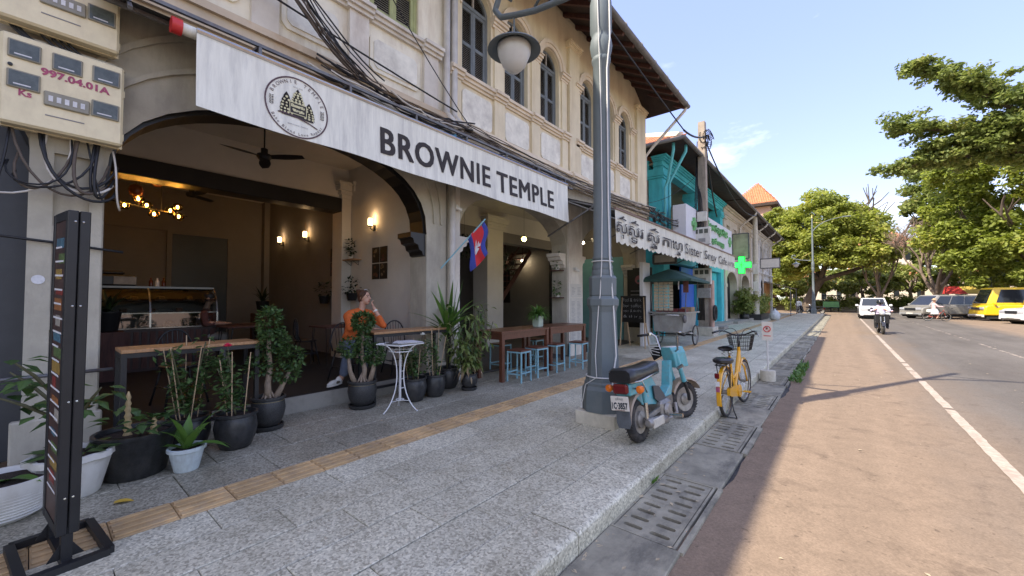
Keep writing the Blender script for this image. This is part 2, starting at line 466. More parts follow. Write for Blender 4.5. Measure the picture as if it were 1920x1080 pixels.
def road_mat():
    m = bpy.data.materials.new('dusty asphalt'); m.use_nodes = True
    nt = m.node_tree; N = nt.nodes; L = nt.links
    p = N['Principled BSDF']; p.inputs['Roughness'].default_value = 0.92; p.inputs['Specular IOR Level'].default_value = 0.25
    geo = N.new('ShaderNodeNewGeometry'); sep = N.new('ShaderNodeSeparateXYZ'); L.new(geo.outputs['Position'], sep.inputs[0])
    mp = N.new('ShaderNodeMapping'); mp.inputs['Scale'].default_value = (1.0, 0.28, 1); L.new(geo.outputs['Position'], mp.inputs[0])
    big = N.new('ShaderNodeTexNoise'); big.inputs['Scale'].default_value = 0.9; big.inputs['Detail'].default_value = 7; big.inputs['Roughness'].default_value = 0.65
    L.new(mp.outputs[0], big.inputs['Vector'])
    med = N.new('ShaderNodeTexNoise'); med.inputs['Scale'].default_value = 5.5; med.inputs['Detail'].default_value = 6; med.inputs['Roughness'].default_value = 0.7
    L.new(geo.outputs['Position'], med.inputs['Vector'])
    fine = N.new('ShaderNodeTexNoise'); fine.inputs['Scale'].default_value = 70; fine.inputs['Detail'].default_value = 8; fine.inputs['Roughness'].default_value = 0.75
    L.new(geo.outputs['Position'], fine.inputs['Vector'])
    wob = N.new('ShaderNodeMath'); wob.operation = 'MULTIPLY_ADD'; wob.inputs[1].default_value = 1.6; L.new(big.outputs['Fac'], wob.inputs[0]); L.new(sep.outputs['X'], wob.inputs[2])
    left = N.new('ShaderNodeMapRange'); left.inputs['From Min'].default_value = 2.8; left.inputs['From Max'].default_value = 1.3; left.inputs['To Min'].default_value = 0.08; left.inputs['To Max'].default_value = 1
    L.new(wob.outputs[0], left.inputs['Value'])
    right = N.new('ShaderNodeMapRange'); right.inputs['From Min'].default_value = 6.2; right.inputs['From Max'].default_value = 7.4
    L.new(wob.outputs[0], right.inputs['Value'])
    mxm = N.new('ShaderNodeMath'); mxm.operation = 'MAXIMUM'; L.new(left.outputs[0], mxm.inputs[0]); L.new(right.outputs[0], mxm.inputs[1])
    mod = N.new('ShaderNodeMapRange'); mod.inputs['From Min'].default_value = 0.3; mod.inputs['From Max'].default_value = 0.62; mod.inputs['To Min'].default_value = 0.86; mod.inputs['To Max'].default_value = 1.0
    L.new(med.outputs['Fac'], mod.inputs['Value'])
    fac = N.new('ShaderNodeMath'); fac.operation = 'MULTIPLY'; fac.use_clamp = True; L.new(mxm.outputs[0], fac.inputs[0]); L.new(mod.outputs[0], fac.inputs[1])
    asp = N.new('ShaderNodeValToRGB'); asp.color_ramp.elements[0].position = 0.3; asp.color_ramp.elements[1].position = 0.7
    asp.color_ramp.elements[0].color = (0.085,0.077,0.068,1); asp.color_ramp.elements[1].color = (0.145,0.132,0.115,1)
    L.new(big.outputs['Fac'], asp.inputs[0])
    dus = N.new('ShaderNodeValToRGB'); dus.color_ramp.elements[0].position = 0.3; dus.color_ramp.elements[1].position = 0.72
    dus.color_ramp.elements[0].color = (0.23,0.165,0.11,1); dus.color_ramp.elements[1].color = (0.268,0.197,0.136,1)
    L.new(med.outputs['Fac'], dus.inputs[0])
    mx = N.new('ShaderNodeMixRGB'); L.new(fac.outputs[0], mx.inputs[0]); L.new(asp.outputs[0], mx.inputs[1]); L.new(dus.outputs[0], mx.inputs[2])
    vo = N.new('ShaderNodeTexNoise'); vo.inputs['Scale'].default_value = 3.1; vo.inputs['Detail'].default_value = 5; vo.inputs['Distortion'].default_value = 0.6
    L.new(geo.outputs['Position'], vo.inputs['Vector'])
    sr = N.new('ShaderNodeMapRange'); sr.inputs['From Min'].default_value = 0.62; sr.inputs['From Max'].default_value = 0.7; sr.inputs['To Max'].default_value = 0.38
    L.new(vo.outputs['Fac'], sr.inputs['Value'])
    m2 = N.new('ShaderNodeMixRGB'); m2.inputs[2].default_value = (0.1,0.07,0.05,1); L.new(sr.outputs[0], m2.inputs[0]); L.new(mx.outputs[0], m2.inputs[1])
    fr = N.new('ShaderNodeMapRange'); fr.inputs['From Min'].default_value = 0.3; fr.inputs['From Max'].default_value = 0.7; fr.inputs['To Min'].default_value = 0.68; fr.inputs['To Max'].default_value = 1.28
    L.new(fine.outputs['Fac'], fr.inputs['Value'])
    mp3 = N.new('ShaderNodeMapping'); mp3.inputs['Scale'].default_value = (3.2, 0.1, 1); L.new(geo.outputs['Position'], mp3.inputs[0])
    tr = N.new('ShaderNodeTexNoise'); tr.inputs['Scale'].default_value = 1.0; tr.inputs['Detail'].default_value = 5; L.new(mp3.outputs[0], tr.inputs['Vector'])
    ck = N.new('ShaderNodeTexVoronoi'); ck.feature = 'DISTANCE_TO_EDGE'; ck.inputs['Scale'].default_value = 0.75
    wv = N.new('ShaderNodeMixRGB'); wv.blend_type = 'ADD'; wv.inputs[0].default_value = 0.5; L.new(geo.outputs['Position'], wv.inputs[1]); L.new(med.outputs['Color'], wv.inputs[2]); L.new(wv.outputs[0], ck.inputs['Vector'])
    ckr = N.new('ShaderNodeMapRange'); ckr.inputs['From Max'].default_value = 0.012; ckr.inputs['To Min'].default_value = 0.82; ckr.inputs['To Max'].default_value = 1.0; L.new(ck.outputs['Distance'], ckr.inputs['Value'])
    trr = N.new('ShaderNodeMapRange'); trr.inputs['From Min'].default_value = 0.35; trr.inputs['From Max'].default_value = 0.65; trr.inputs['To Min'].default_value = 0.93; trr.inputs['To Max'].default_value = 1.05; L.new(tr.outputs['Fac'], trr.inputs['Value'])
    v1 = N.new('ShaderNodeMath'); v1.operation = 'MULTIPLY'; L.new(fr.outputs[0], v1.inputs[0]); L.new(trr.outputs[0], v1.inputs[1])
    v2 = N.new('ShaderNodeMath'); v2.operation = 'MULTIPLY'; L.new(v1.outputs[0], v2.inputs[0]); L.new(ckr.outputs[0], v2.inputs[1])
    fl = N.new('ShaderNodeTexNoise'); fl.inputs['Scale'].default_value = 17; fl.inputs['Detail'].default_value = 2; fl.inputs['Distortion'].default_value = 0.5; L.new(geo.outputs['Position'], fl.inputs['Vector'])
    flr = N.new('ShaderNodeMapRange'); flr.inputs['From Min'].default_value = 0.69; flr.inputs['From Max'].default_value = 0.72; flr.inputs['To Max'].default_value = 0.5; L.new(fl.outputs['Fac'], flr.inputs['Value'])
    m4 = N.new('ShaderNodeMixRGB'); m4.inputs[2].default_value = (0.085,0.06,0.042,1); L.new(flr.outputs[0], m4.inputs[0]); L.new(m2.outputs[0], m4.inputs[1])
    hs = N.new('ShaderNodeHueSaturation'); L.new(v2.outputs[0], hs.inputs['Value']); L.new(m4.outputs[0], hs.inputs['Color'])
    L.new(hs.outputs[0], p.inputs['Base Color'])
    bm_ = N.new('ShaderNodeBump'); bm_.inputs['Strength'].default_value = 0.16; bm_.inputs['Distance'].default_value = 0.006
    L.new(fine.outputs['Fac'], bm_.inputs['Height']); L.new(bm_.outputs[0], p.inputs['Normal'])
    return m
M_road = road_mat()
M_paint = pm('worn road paint', (0.40,0.33,0.26), var=0.25, scale=14, rough=0.9, world_space=True, stain=(0.3,0.22,0.16), stain_amt=0.85, stain_scale=(9,2.5,5))
M_ground = pm('bare reddish ground', (0.25,0.165,0.105), var=0.35, scale=0.8, rough=0.95, bump=0.2, bscale=20, world_space=True)
g = MB().b(-300, 300, -60, 500, -0.40, -0.20).build('ground', M_ground); tag(g, kind='structure')
def road_sheet():
    m = MB(); r = random.Random(3)
    ys = [-20 + i*0.15 for i in range(int(72/0.15))]
    vs_, fs_ = [], []
    off = 0.0
    for i, y in enumerate(ys):
        off = 0.75*off + r.uniform(-0.018, 0.018)
        vs_ += [(-0.79+off+0.03*math.sin(y*1.7), y, -0.15), (0.6, y, -0.15), (11.5, y, -0.15)]
    for i in range(len(ys)-1):
        a = i*3
        fs_ += [(a, a+1, a+4, a+3), (a+1, a+2, a+5, a+4)]
    m.add(vs_, fs_)
    y = ys[-1]
    m.add([(-40, y, -0.15), (60, y, -0.15), (60, 66.5, -0.15), (-40, 66.5, -0.15)], [(0,1,2,3)])
    m.add([(11.5, 18, -0.15), (60, 18, -0.15), (60, y, -0.15), (11.5, y, -0.15)], [(0,1,2,3)])
    return m
tag(road_sheet().build('road', M_road), kind='structure')
tag(MB().b(-1.3, -0.6, -20, 51.8, -0.30, -0.168).build('road_edge_earth', M_earth), kind='structure')
def painted(name, x0, x1, y0, y1, gap=0.0, seed=1):
    r = random.Random(seed); m = MB(); vs_ = []; fs_ = []
    n = int((y1-y0)/0.12)
    for i in range(n+1):
        y = y0+(y1-y0)*i/n
        vs_ += [(x0+r.uniform(-.006,.006), y, -0.146), (x1+r.uniform(-.006,.006), y, -0.146)]
    for i in range(n):
        if r.random() < gap: continue
        fs_.append((2*i, 2*i+1, 2*i+3, 2*i+2))
    o = m.add(vs_, fs_).build(name, M_paint); tag(o, kind='structure'); return o
painted('road_edge_line', 1.13, 1.235, -4, 51, 0.07, 1)
painted('road_lane_line', 3.76, 3.84, 10, 51, 0.75, 2)
sw = MB().b(-5.42, -1.34, -4, 51, -0.30, -0.024).build('sidewalk', M_joint); tag(sw, kind='structure')
SW_END = 50.6
def slab_mesh(w, l, mat, h=0.05, ch=0.004):
    m = MB(); m.b(-w/2, w/2, -l/2, l/2, -h, 0, ch); return m.mesh('paving_slab', mat)
J = 0.009
slab_far = MB()
rows = [(-1.652-0.348*i, 0.348, M_granite) for i in range(5)]
xa = -3.715
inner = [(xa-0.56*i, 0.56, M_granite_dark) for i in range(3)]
n_slab = 0
cache = {}
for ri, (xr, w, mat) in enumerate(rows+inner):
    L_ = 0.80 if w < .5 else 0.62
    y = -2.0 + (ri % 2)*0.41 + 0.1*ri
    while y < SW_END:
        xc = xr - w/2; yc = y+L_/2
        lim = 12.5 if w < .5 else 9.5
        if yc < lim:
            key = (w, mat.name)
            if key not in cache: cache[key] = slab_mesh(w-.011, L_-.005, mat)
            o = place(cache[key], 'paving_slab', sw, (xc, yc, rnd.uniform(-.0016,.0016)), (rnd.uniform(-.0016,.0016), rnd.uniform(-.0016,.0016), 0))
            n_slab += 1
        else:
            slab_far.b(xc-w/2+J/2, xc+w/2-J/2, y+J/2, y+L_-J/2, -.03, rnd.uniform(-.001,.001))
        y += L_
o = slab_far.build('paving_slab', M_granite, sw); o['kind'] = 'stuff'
tm = MB(); tm.b(-0.158, 0.158, -0.158, 0.158, -.04, 0, .003)
for k in range(4): tm.b(-0.1185+k*0.079-.017, -0.1185+k*0.079+.017, -0.15, 0.15, -0.001, 0.011, .003)
tme = tm.mesh('tactile_tile', M_tactile)
far_t = MB()
y = -1.9; k = 0
while y < SW_END:
    if y < 22: place(tme, 'tactile_tile', sw, (-3.5535, y+.16, rnd.uniform(-.001,.001)))
    else: far_t.b(-3.711, -3.395, y+.002, y+.318, -.02, 0.001)
    y += 0.32
o = far_t.build('tactile_tile', M_tactile, sw); o['kind'] = 'stuff'
kp = [(-1.648,-.26),(-1.648,0.0),(-1.31,0.0),(-1.292,-.005),(-1.281,-.02),(-1.278,-.04),(-1.278,-.26)]
kme = MB().poly(kp, 0.003, 0.997, 'y').mesh('kerb_stone', M_granite)
for i in range(-4, 49):
    place(kme, 'kerb_stone', sw, (0, 2.19+i, rnd.uniform(-.003,.003)), (0, 0, rnd.uniform(-.003,.003)))
gut = MB().b(-1.277, -0.80, -4, 51, -0.30, -0.185).build('gutter', M_concrete_dark); tag(gut, kind='structure')
def slot_plate(w, l, cols, rws, sw_, sl, t):
    """plate w x l (x, y) pierced by slots; slot long side along x"""
    m = MB(); cw = w/cols; cl = l/rws
    for i in range(cols):
        for j in range(rws):
            cx = -w/2+cw*(i+.5)+(0.0 if j % 2 else 0.0); cy = -l/2+cl*(j+.5)
            inn = []
            for a in range(16):
                g_ = 2*PI*(a+.5)/16
                ex = (sl/2-sw_/2) * (1 if math.cos(g_) > 0 else -1)
                inn.append((cx+ex+sw_/2*math.cos(g_), cy+sw_/2*math.sin(g_)))
            outp = []
            for a in range(16):
                g_ = 2*PI*(a+.5)/16
                q = max(abs(math.cos(g_)), abs(math.sin(g_)))
                outp.append((cx+cw/2*math.cos(g_)/q, cy+cl/2*math.sin(g_)/q))
            for a in (1, 5, 9, 13):
                sx = 1 if math.cos(2*PI*(a+.5)/16) > 0 else -1; sy = 1 if math.sin(2*PI*(a+.5)/16) > 0 else -1
                outp[a] = (cx+sx*cw/2, cy+sy*cl/2)
            vs_ = [(p[0], p[1], 0) for p in outp]+[(p[0], p[1], 0) for p in inn]+[(p[0], p[1], -t) for p in inn]
            fs_ = []
            for a in range(16):
                b_ = (a+1) % 16
                fs_ += [(a, b_, 16+b_, 16+a), (16+a, 16+b_, 32+b_, 32+a)]
            m.add(vs_, fs_)
    m.b(-w/2-.012, w/2+.012, -l/2-.012, -l/2, -t, 0.001); m.b(-w/2-.012, w/2+.012, l/2, l/2+.012, -t, .001)
    m.b(-w/2-.012, -w/2, -l/2, l/2, -t, .001); m.b(w/2, w/2+.012, -l/2, l/2, -t, .001)
    return m
gme = slot_plate(0.37, 0.485, 2, 4, 0.042, 0.135, 0.05).mesh('drain_grate', M_concrete_dark)
fme = MB()
rim = MB()
for s_ in (-1, 1):
    rim.b(s_*0.205, s_*0.222, -0.535, 0.535, -.05, .004); rim.b(-.205, .205, s_*0.519, s_*0.535, -.05, .004)
rme = rim.mesh('grate_frame', M_concrete_dark)
cov = MB(); cov.b(-0.236, 0.236, -0.49, 0.49, -.06, 0, .006); cme = cov.mesh('gutter_slab', M_concrete_dark)
for i in range(-2, 22):
    yc = 3.155+2.06*i
    z = -0.132+rnd.uniform(-.003,.003)
    gf = place(rme, 'grate_frame', gut, (-1.058, yc, z))
    if i < 9:
        place(gme, 'drain_grate', gut, (-1.058, yc-.256, z-.002)); place(gme, 'drain_grate', gut, (-1.058, yc+.256, z-.002), (0,0,PI))
    else:
        place(gme, 'drain_grate', gut, (-1.058, yc, z-.002), (0,0,0), (1, 2, 1))
    s_ = MB()
    s_.b(-.236, -.2215, -.54, .54, -.06, 0); s_.b(.2215, .252+rnd.uniform(0,.02), -.54, .54, -.06, .002)
    s_.build('gutter_edge', M_concrete_dark, gut, loc=(-1.04, yc, z))
    place(cme, 'gutter_slab', gut, (-1.036, yc+1.03, z+rnd.uniform(-.004,.004)), (rnd.uniform(-.006,.006), rnd.uniform(-.004,.004), rnd.uniform(-.008,.008)))
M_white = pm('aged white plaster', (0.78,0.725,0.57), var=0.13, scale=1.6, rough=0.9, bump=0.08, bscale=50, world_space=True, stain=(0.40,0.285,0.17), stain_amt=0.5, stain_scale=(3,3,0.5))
M_white2 = pm('white plaster trim', (0.64,0.59,0.50), var=0.12, scale=2.5, rough=0.9, bump=0.08, bscale=60, world_space=True, stain=(0.36,0.27,0.19), stain_amt=0.45, stain_scale=(4,4,1.2))
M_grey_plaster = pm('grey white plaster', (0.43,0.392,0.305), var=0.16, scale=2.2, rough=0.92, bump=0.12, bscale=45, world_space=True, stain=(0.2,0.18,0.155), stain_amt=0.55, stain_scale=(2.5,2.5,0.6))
M_yellow = pm('cream yellow plaster', (0.72,0.63,0.44), var=0.10, scale=1.4, rough=0.9, bump=0.08, bscale=50, world_space=True, stain=(0.40,0.27,0.13), stain_amt=0.4, stain_scale=(3,3,0.5))
M_cream = pm('pale cream trim', (0.72,0.62,0.47), var=0.10, scale=2.2, rough=0.9, bump=0.06, bscale=60, world_space=True, stain=(0.42,0.31,0.19), stain_amt=0.4, stain_scale=(4,4,1))
M_plaque = pm('weathered white plaque', (0.76,0.73,0.62), var=0.18, scale=3.5, rough=0.92, world_space=True, stain=(0.34,0.3,0.26), stain_amt=0.5, stain_scale=(2.5,2.5,2.5))
M_shutter = pm('grey blue painted wood', (0.15,0.17,0.175), var=0.2, scale=8, rough=0.65, per_obj=0.12)
M_slat = pm('dusty shutter slats', (0.36,0.32,0.265), var=0.2, scale=10, rough=0.75, per_obj=0.1)
M_green_frame = pm('faded green window wood', (0.36,0.38,0.17), var=0.2, scale=8, rough=0.7)
M_cream_slat = pm('cream shutter slats', (0.5,0.45,0.33), var=0.2, scale=10, rough=0.75)
M_black_paint = pm('black satin paint', (0.012,0.011,0.010), var=0.3, rough=0.42)
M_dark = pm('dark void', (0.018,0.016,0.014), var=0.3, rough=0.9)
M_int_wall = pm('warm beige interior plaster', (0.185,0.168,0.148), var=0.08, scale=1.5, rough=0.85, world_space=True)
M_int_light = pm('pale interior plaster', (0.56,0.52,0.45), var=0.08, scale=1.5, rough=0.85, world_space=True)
M_int_floor = pm('black floor tile', (0.009,0.009,0.009), var=0.3, scale=6, rough=0.7, world_space=True)
M_step = pm('grey cement step', (0.31,0.29,0.245), var=0.2, scale=5, rough=0.9, bump=0.15, world_space=True, stain=(0.13,0.12,0.1), stain_amt=0.7, stain_scale=(5,5,5))
M_wood_dark = pm('dark red brown timber', (0.085,0.035,0.026), var=0.35, scale=5, rough=0.75, stretch=(6,6,1))
M_soffit = pm('dark eave boards', (0.04,0.026,0.02), var=0.4, scale=3, rough=0.85, world_space=True)
M_gutter_metal = pm('grey roof gutter', (0.17,0.165,0.155), var=0.25, scale=3, rough=0.6, world_space=True, stain=(0.08,0.06,0.05), stain_amt=0.6)
M_tile = pm('orange clay roof tile', (0.50,0.19,0.085), var=0.4, scale=4, rough=0.85, world_space=True, stain=(0.18,0.1,0.065), stain_amt=0.7, stain_scale=(1.2,1.2,1.2), per_obj=0.2)
M_tile_old = pm('old brown roof tile', (0.2,0.11,0.075), var=0.4, scale=4, rough=0.9, world_space=True)
M_turq = pm('turquoise paint', (0.07,0.50,0.55), var=0.15, scale=1.5, rough=0.75, world_space=True, stain=(0.03,0.2,0.24), stain_amt=0.5)
M_turq_lt = pm('pale turquoise paint', (0.10,0.47,0.52), var=0.12, scale=2, rough=0.75, world_space=True)
M_blue = pm('bright blue painted door', (0.012,0.11,0.52), var=0.12, scale=2, rough=0.5)
M_olive = pm('dim olive plaster', (0.30,0.275,0.2), var=0.15, scale=1.5, rough=0.9, world_space=True)
M_whitewall = pm('chalky white facade', (0.63,0.62,0.60), var=0.1, scale=1.2, rough=0.9, world_space=True, stain=(0.40,0.36,0.31), stain_amt=0.5, stain_scale=(2,2,0.4))
M_creamwall = pm('sandy cream facade', (0.56,0.50,0.40), var=0.12, scale=1.2, rough=0.9, world_space=True, stain=(0.33,0.27,0.2), stain_amt=0.55, stain_scale=(2,2,0.4))
M_pipe = pm('cream plastic pipe', (0.58,0.54,0.47), var=0.12, scale=4, rough=0.6, stain=(0.35,0.28,0.2), stain_amt=0.5, stain_scale=(3,3,1))
M_pipe_turq = pm('turquoise plastic pipe', (0.12,0.50,0.54), var=0.12, scale=4, rough=0.55)
M_pipe_blue = pm('blue plastic pipe', (0.1,0.3,0.42), var=0.12, scale=4, rough=0.5)
M_steel = pm('dull grey steel', (0.15,0.15,0.15), var=0.25, scale=12, rough=0.5, metal=0.3, stain=(0.14,0.07,0.04), stain_amt=0.5, stain_scale=(9,9,9))
M_teal_wall = pm('dusty teal interior wall', (0.16,0.36,0.38), var=0.1, scale=2, rough=0.85)
M_glass_dark = pm('dark glass', (0.02,0.024,0.026), var=0.1, rough=0.06, spec=0.8)
M_door_glass = pm('frosted grey door', (0.035,0.042,0.045), var=0.15, scale=1.5, rough=0.45)
WX = -5.40      # facade line
def arch_pts(ya, yb, zs, rise, n=18):
    c, a = (ya+yb)/2, (yb-ya)/2
    return [(c-a*math.cos(PI*i/n), zs+rise*math.sin(PI*i/n)**(.8 if rise > 1 else 1)) for i in range(n+1)]
def arch_wall(m, sof, xf, xb, y0, y1, z0, z1, ops):
    """wall between xf (street) and xb with openings (ya, yb, zb, zs, rise); reveals go to sof"""
    y = y0
    def quad(p, q): # (y,z) corners to front and back faces
        for x in (xf, xb):
            m.add([(x,p[0],p[1]),(x,q[0],p[1]),(x,q[0],q[1]),(x,p[0],q[1])], [(0,1,2,3)])
    for ya, yb, zb, zs, rise in sorted(ops):
        if ya > y+1e-4: quad((y, z0), (ya, z1))
        if zb > z0+1e-4: quad((ya, z0), (yb, zb))
        pts = arch_pts(ya, yb, zs, rise) if rise > 0 else [(ya, zs), (yb, zs)]
        for (a, b_), (c, d) in zip(pts, pts[1:]):
            for x in (xf, xb):
                m.add([(x,a,b_),(x,c,d),(x,c,z1),(x,a,z1)], [(0,1,2,3)])
            sof.add([(xf,a,b_),(xf,c,d),(xb,c,d),(xb,a,b_)], [(0,1,2,3)])
        for yy, zz in ((ya, zs), (yb, zs)):
            sof.add([(xf,yy,zb),(xb,yy,zb),(xb,yy,zz),(xf,yy,zz)], [(0,1,2,3)])
        if zb > z0+1e-4: sof.add([(xf,ya,zb),(xb,ya,zb),(xb,yb,zb),(xf,yb,zb)], [(0,1,2,3)])
        y = yb
    if y < y1-1e-4: quad((y, z0), (y1, z1))
    for yy in (y0, y1): m.add([(xf,yy,z0),(xb,yy,z0),(xb,yy,z1),(xf,yy,z1)], [(0,1,2,3)])
    m.add([(xf,y0,z1),(xb,y0,z1),(xb,y1,z1),(xf,y1,z1)], [(0,1,2,3)])
    return m
def moulding(m, y0, y1, zb, steps, x=WX):
    """stack of string courses: steps = [(height, projection)] from the bottom"""
    z = zb
    for h, p in steps:
        m.b(x-0.02, x+p, y0-p*0.0, y1+p*0.0, z, z+h); z += h
    return m
def plaque(w, h, notch=0.06, t=0.03):
    n = notch
    return [(-w/2+n,-h/2),(w/2-n,-h/2),(w/2-n*.45,-h/2+n*.45),(w/2,-h/2+n),(w/2,h/2-n),(w/2-n*.45,h/2-n*.45),(w/2-n,h/2),(-w/2+n,h/2),(-w/2+n*.45,h/2-n*.45),(-w/2,h/2-n),(-w/2,-h/2+n),(-w/2+n*.45,-h/2+n*.45)]
def shutter_meshes(w, zb, zs, mf, ms):
    """window w wide, sill at z 0, spring at h; returns frame, leaf frame, leaf slats, fan slats"""
    h = zs-zb; r = w/2
    fr = MB()
    fr.b(-.06,.0,-r,-r+.055,0,h); fr.b(-.06,.0,r-.055,r,0,h); fr.b(-.06,.0,-r+.055,r-.055,h-.04,h+.03); fr.b(-.06,0,-r+.055,r-.055,0,.03)
    pts = arch_pts(-r, r, h, r*.98, 14); pin = arch_pts(-r+.055, r-.055, h, r*.98-.055, 14)
    for i in range(14):
        a, b_, c, d = pts[i], pts[i+1], pin[i+1], pin[i]
        for x in (0, -.06): fr.add([(x,*a),(x,*b_),(x,*c),(x,*d)], [(0,1,2,3)])
        fr.add([(0,*c),(0,*d),(-.06,*d),(-.06,*c)], [(0,1,2,3)])
    lw = (w-.11)/2; lh = h-.07
    lf = MB(); s = .06
    lf.b(-.04,0,0,s,0,lh); lf.b(-.04,0,lw-s,lw,0,lh)
    for z0 in (0, lh*.45, lh-.07): lf.b(-.04,-.002,s,lw-s,z0,z0+.07)
    sl = MB(); nz = int((lh-.21)/.04)
    z = .08
    while z < lh-.09:
        if not (lh*.45-.03 < z < lh*.45+.06):
            sl.add([(-.008,s,z),(-.008,lw-s,z),(-.036,lw-s,z+.03),(-.036,s,z+.03)], [(0,1,2,3)])
        z += .036
    fan = MB(); z = h+.06
    while z < h+r*.92:
        q = (z-h)/(r*.98-.06); hw = (r-.06)*math.sqrt(max(0,1-q*q))
        fan.add([(-.012,-hw,z),(-.012,hw,z),(-.045,hw,z+.03),(-.045,-hw,z+.03)], [(0,1,2,3)]); z += .038
    fan.b(-.05,-.006,-.02,.02,h+.03,h+r*.9)
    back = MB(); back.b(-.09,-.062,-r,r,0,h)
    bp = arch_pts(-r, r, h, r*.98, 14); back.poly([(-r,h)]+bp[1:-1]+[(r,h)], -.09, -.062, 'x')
    return (fr.mesh('window', mf), lf.mesh('shutter', mf), sl.mesh('louver_slats', ms), fan.mesh('louver_slats', ms), back.mesh('window_backing', M_dark))
def put_window(parent, meshes, x, yc, zb, w, lab=None):
    o = wloc(parent)
    fr, lf, sl, fan, back = meshes
    win = place(fr, 'window', parent, (x-o.x, yc-o.y, zb-o.z))
    place(back, 'window_backing', win)
    place(fan, 'louver_slats', win)
    lw = (w-.11)/2
    for sgn in (0, 1):
        y = -w/2+.055+sgn*lw
        place(lf, 'shutter', win, (-.012, y, .035)); place(sl, 'louver_slats', win, (-.012, y, .035))
    return win
def roof(parent, y0, y1, eave_x, eave_z, ridge_x, ridge_z, mat, rafters=True, raft_step=0.62, gutter=True, vis=True, hip=0):
    m = MB(); t = 0.05
    dx, dz = ridge_x-eave_x, ridge_z-eave_z
    back_x = 2*ridge_x-eave_x
    m.add([(eave_x,y0,eave_z),(eave_x,y1,eave_z),(ridge_x,y1-hip,ridge_z),(ridge_x,y0,ridge_z),(back_x,y1,eave_z),(back_x,y0,eave_z)], [(0,1,2,3),(3,2,4,5)]+([(1,4,2)] if hip else []))
    u = MB(); u.add([(eave_x-.02,y0+.01,eave_z-.06),(eave_x-.02,y1-.01,eave_z-.06),(ridge_x,y1-.01-hip,ridge_z-.06),(ridge_x,y0+.01,ridge_z-.06),(back_x,y1,eave_z-.06),(back_x,y0,eave_z-.06)], [(0,3,2,1),(3,5,4,2)]+([(1,2,4)] if hip else []))
    m.add([(eave_x-1.4,y0+.3,eave_z-.0+dz/dx*-1.4),(ridge_x,y0+.3,ridge_z),(back_x+1.4,y0+.3,eave_z+dz/dx*-1.4)], [(0,1,2)])
    if not hip: m.add([(eave_x-1.4,y1-.3,eave_z+dz/dx*-1.4),(ridge_x,y1-.3,ridge_z),(back_x+1.4,y1-.3,eave_z+dz/dx*-1.4)], [(0,1,2)])
    rf = m.build('roof', mat, parent, world=True)
    u.build('eave_boards', M_soffit, rf, world=True)
    if vis:
        tl = MB(); y = y0
        while y < y1-.05:
            tl.bar((eave_x+.03, y+.06, eave_z+.02), (eave_x+.03+dx*.12, y+.06, eave_z+.02+dz*.12), .1, .03); y += .13
        tl.build('edge_tiles', mat, rf, world=True)['kind'] = 'stuff'
    if rafters:
        y = y0+.3
        while y < y1:
            MB().bar((eave_x+.02*0-.04, y, eave_z-.11), (eave_x-1.9, y, eave_z-.11-dz/dx*1.9), .09, .11).build('rafter', M_wood_dark, rf, world=True); y += raft_step
    if gutter:
        gm = MB(); prof = [(eave_x+.02+.085*math.cos(a), eave_z-.03+.085*math.sin(a)) for a in [PI+PI*i/8 for i in range(9)]]
        pin = [(eave_x+.02+.078*math.cos(a), eave_z-.03+.078*math.sin(a)) for a in [2*PI-PI*i/8 for i in range(9)]]
        gm.poly(prof+pin, y0-.05, y1+.05, 'y')
        y = y0+.5
        while y < y1:
            gm.lathe([(.092,-.02),(.092,.02)], 12, M=Matrix.Translation((eave_x+.02,y,eave_z-.03)) @ Matrix.Rotation(PI/2,4,'X')); y += 1.0
        gm.build('roof_gutter', M_gutter_metal, rf, world=True, smooth=40)
    return rf
def corbel(m, y, z, sgn, x0, x1):
    """stepped scroll bracket on a pier face; sgn = direction it projects along y"""
    prof = [(0,0),(.0,-.38),(.05,-.36),(.07,-.30),(.13,-.27),(.15,-.2),(.23,-.17),(.25,-.1),(.3,-.08),(.3,0)]
    m.poly([(y+sgn*a, z+b_) for a, b_ in prof], x0, x1, 'x')
A = thing('cafe_shophouse', 'white two storey shophouse with arched open cafe front behind the long banner', 'building', (WX, 0, 0))
wm, so = MB(), MB()
arch_wall(wm, so, WX, WX-.45, -4.2, 4.68, 0.0, 4.36, [(-3.9, -.02, 0.0, 2.55, 1.2), (.42, 4.25, 0.0, 2.55, 1.2)])
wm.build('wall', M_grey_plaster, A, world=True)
so2 = MB()
for f in so.f:
    zs_ = [so.v[i][2] for i in f]
    if min(zs_) > 2.54: so2.add([so.v[i] for i in f], [tuple(range(len(f)))])
so.f = [f for f in so.f if min(so.v[i][2] for i in f) <= 2.54]
so.build('arch_reveal', M_grey_plaster, A, world=True)
so2.build('arch_soffit', M_black_paint, A, world=True)
pts = arch_pts(.42, 4.25, 2.55, 1.2, 24); pin = arch_pts(.45, 4.22, 2.55, 1.16, 24)
rim = MB()
for i in range(24):
    a, b_, c, d = pts[i], pts[i+1], pin[i+1], pin[i]
    for x in (WX-.06, WX-.40):
        rim.add([(x,*a),(x,*b_),(x,*c),(x,*d)], [(0,1,2,3)])
    rim.add([(WX-.06,*c),(WX-.06,*d),(WX-.40,*d),(WX-.40,*c)], [(0,1,2,3)])
rim.build('arch_trim', M_black_paint, A, world=True)
for o0, o1, pp in ((.34,.40,.035),(.72,.80,.03)):
    a_, b2 = arch_pts(.42-o0*.4, 4.25+o0*.4, 2.75, 1.05+o0, 24), arch_pts(.42-o1*.4, 4.25+o1*.4, 2.75, 1.05+o1, 24); rm = MB()
    for i in range(24):
        q = [a_[i], a_[i+1], b2[i+1], b2[i]]; rm.add([(WX+pp,*c) for c in q]+[(WX-.01,*c) for c in q], [(0,1,2,3),(0,4,5,1),(2,6,7,3)])
    rm.build('arch_moulding', M_grey_plaster, A, world=True)
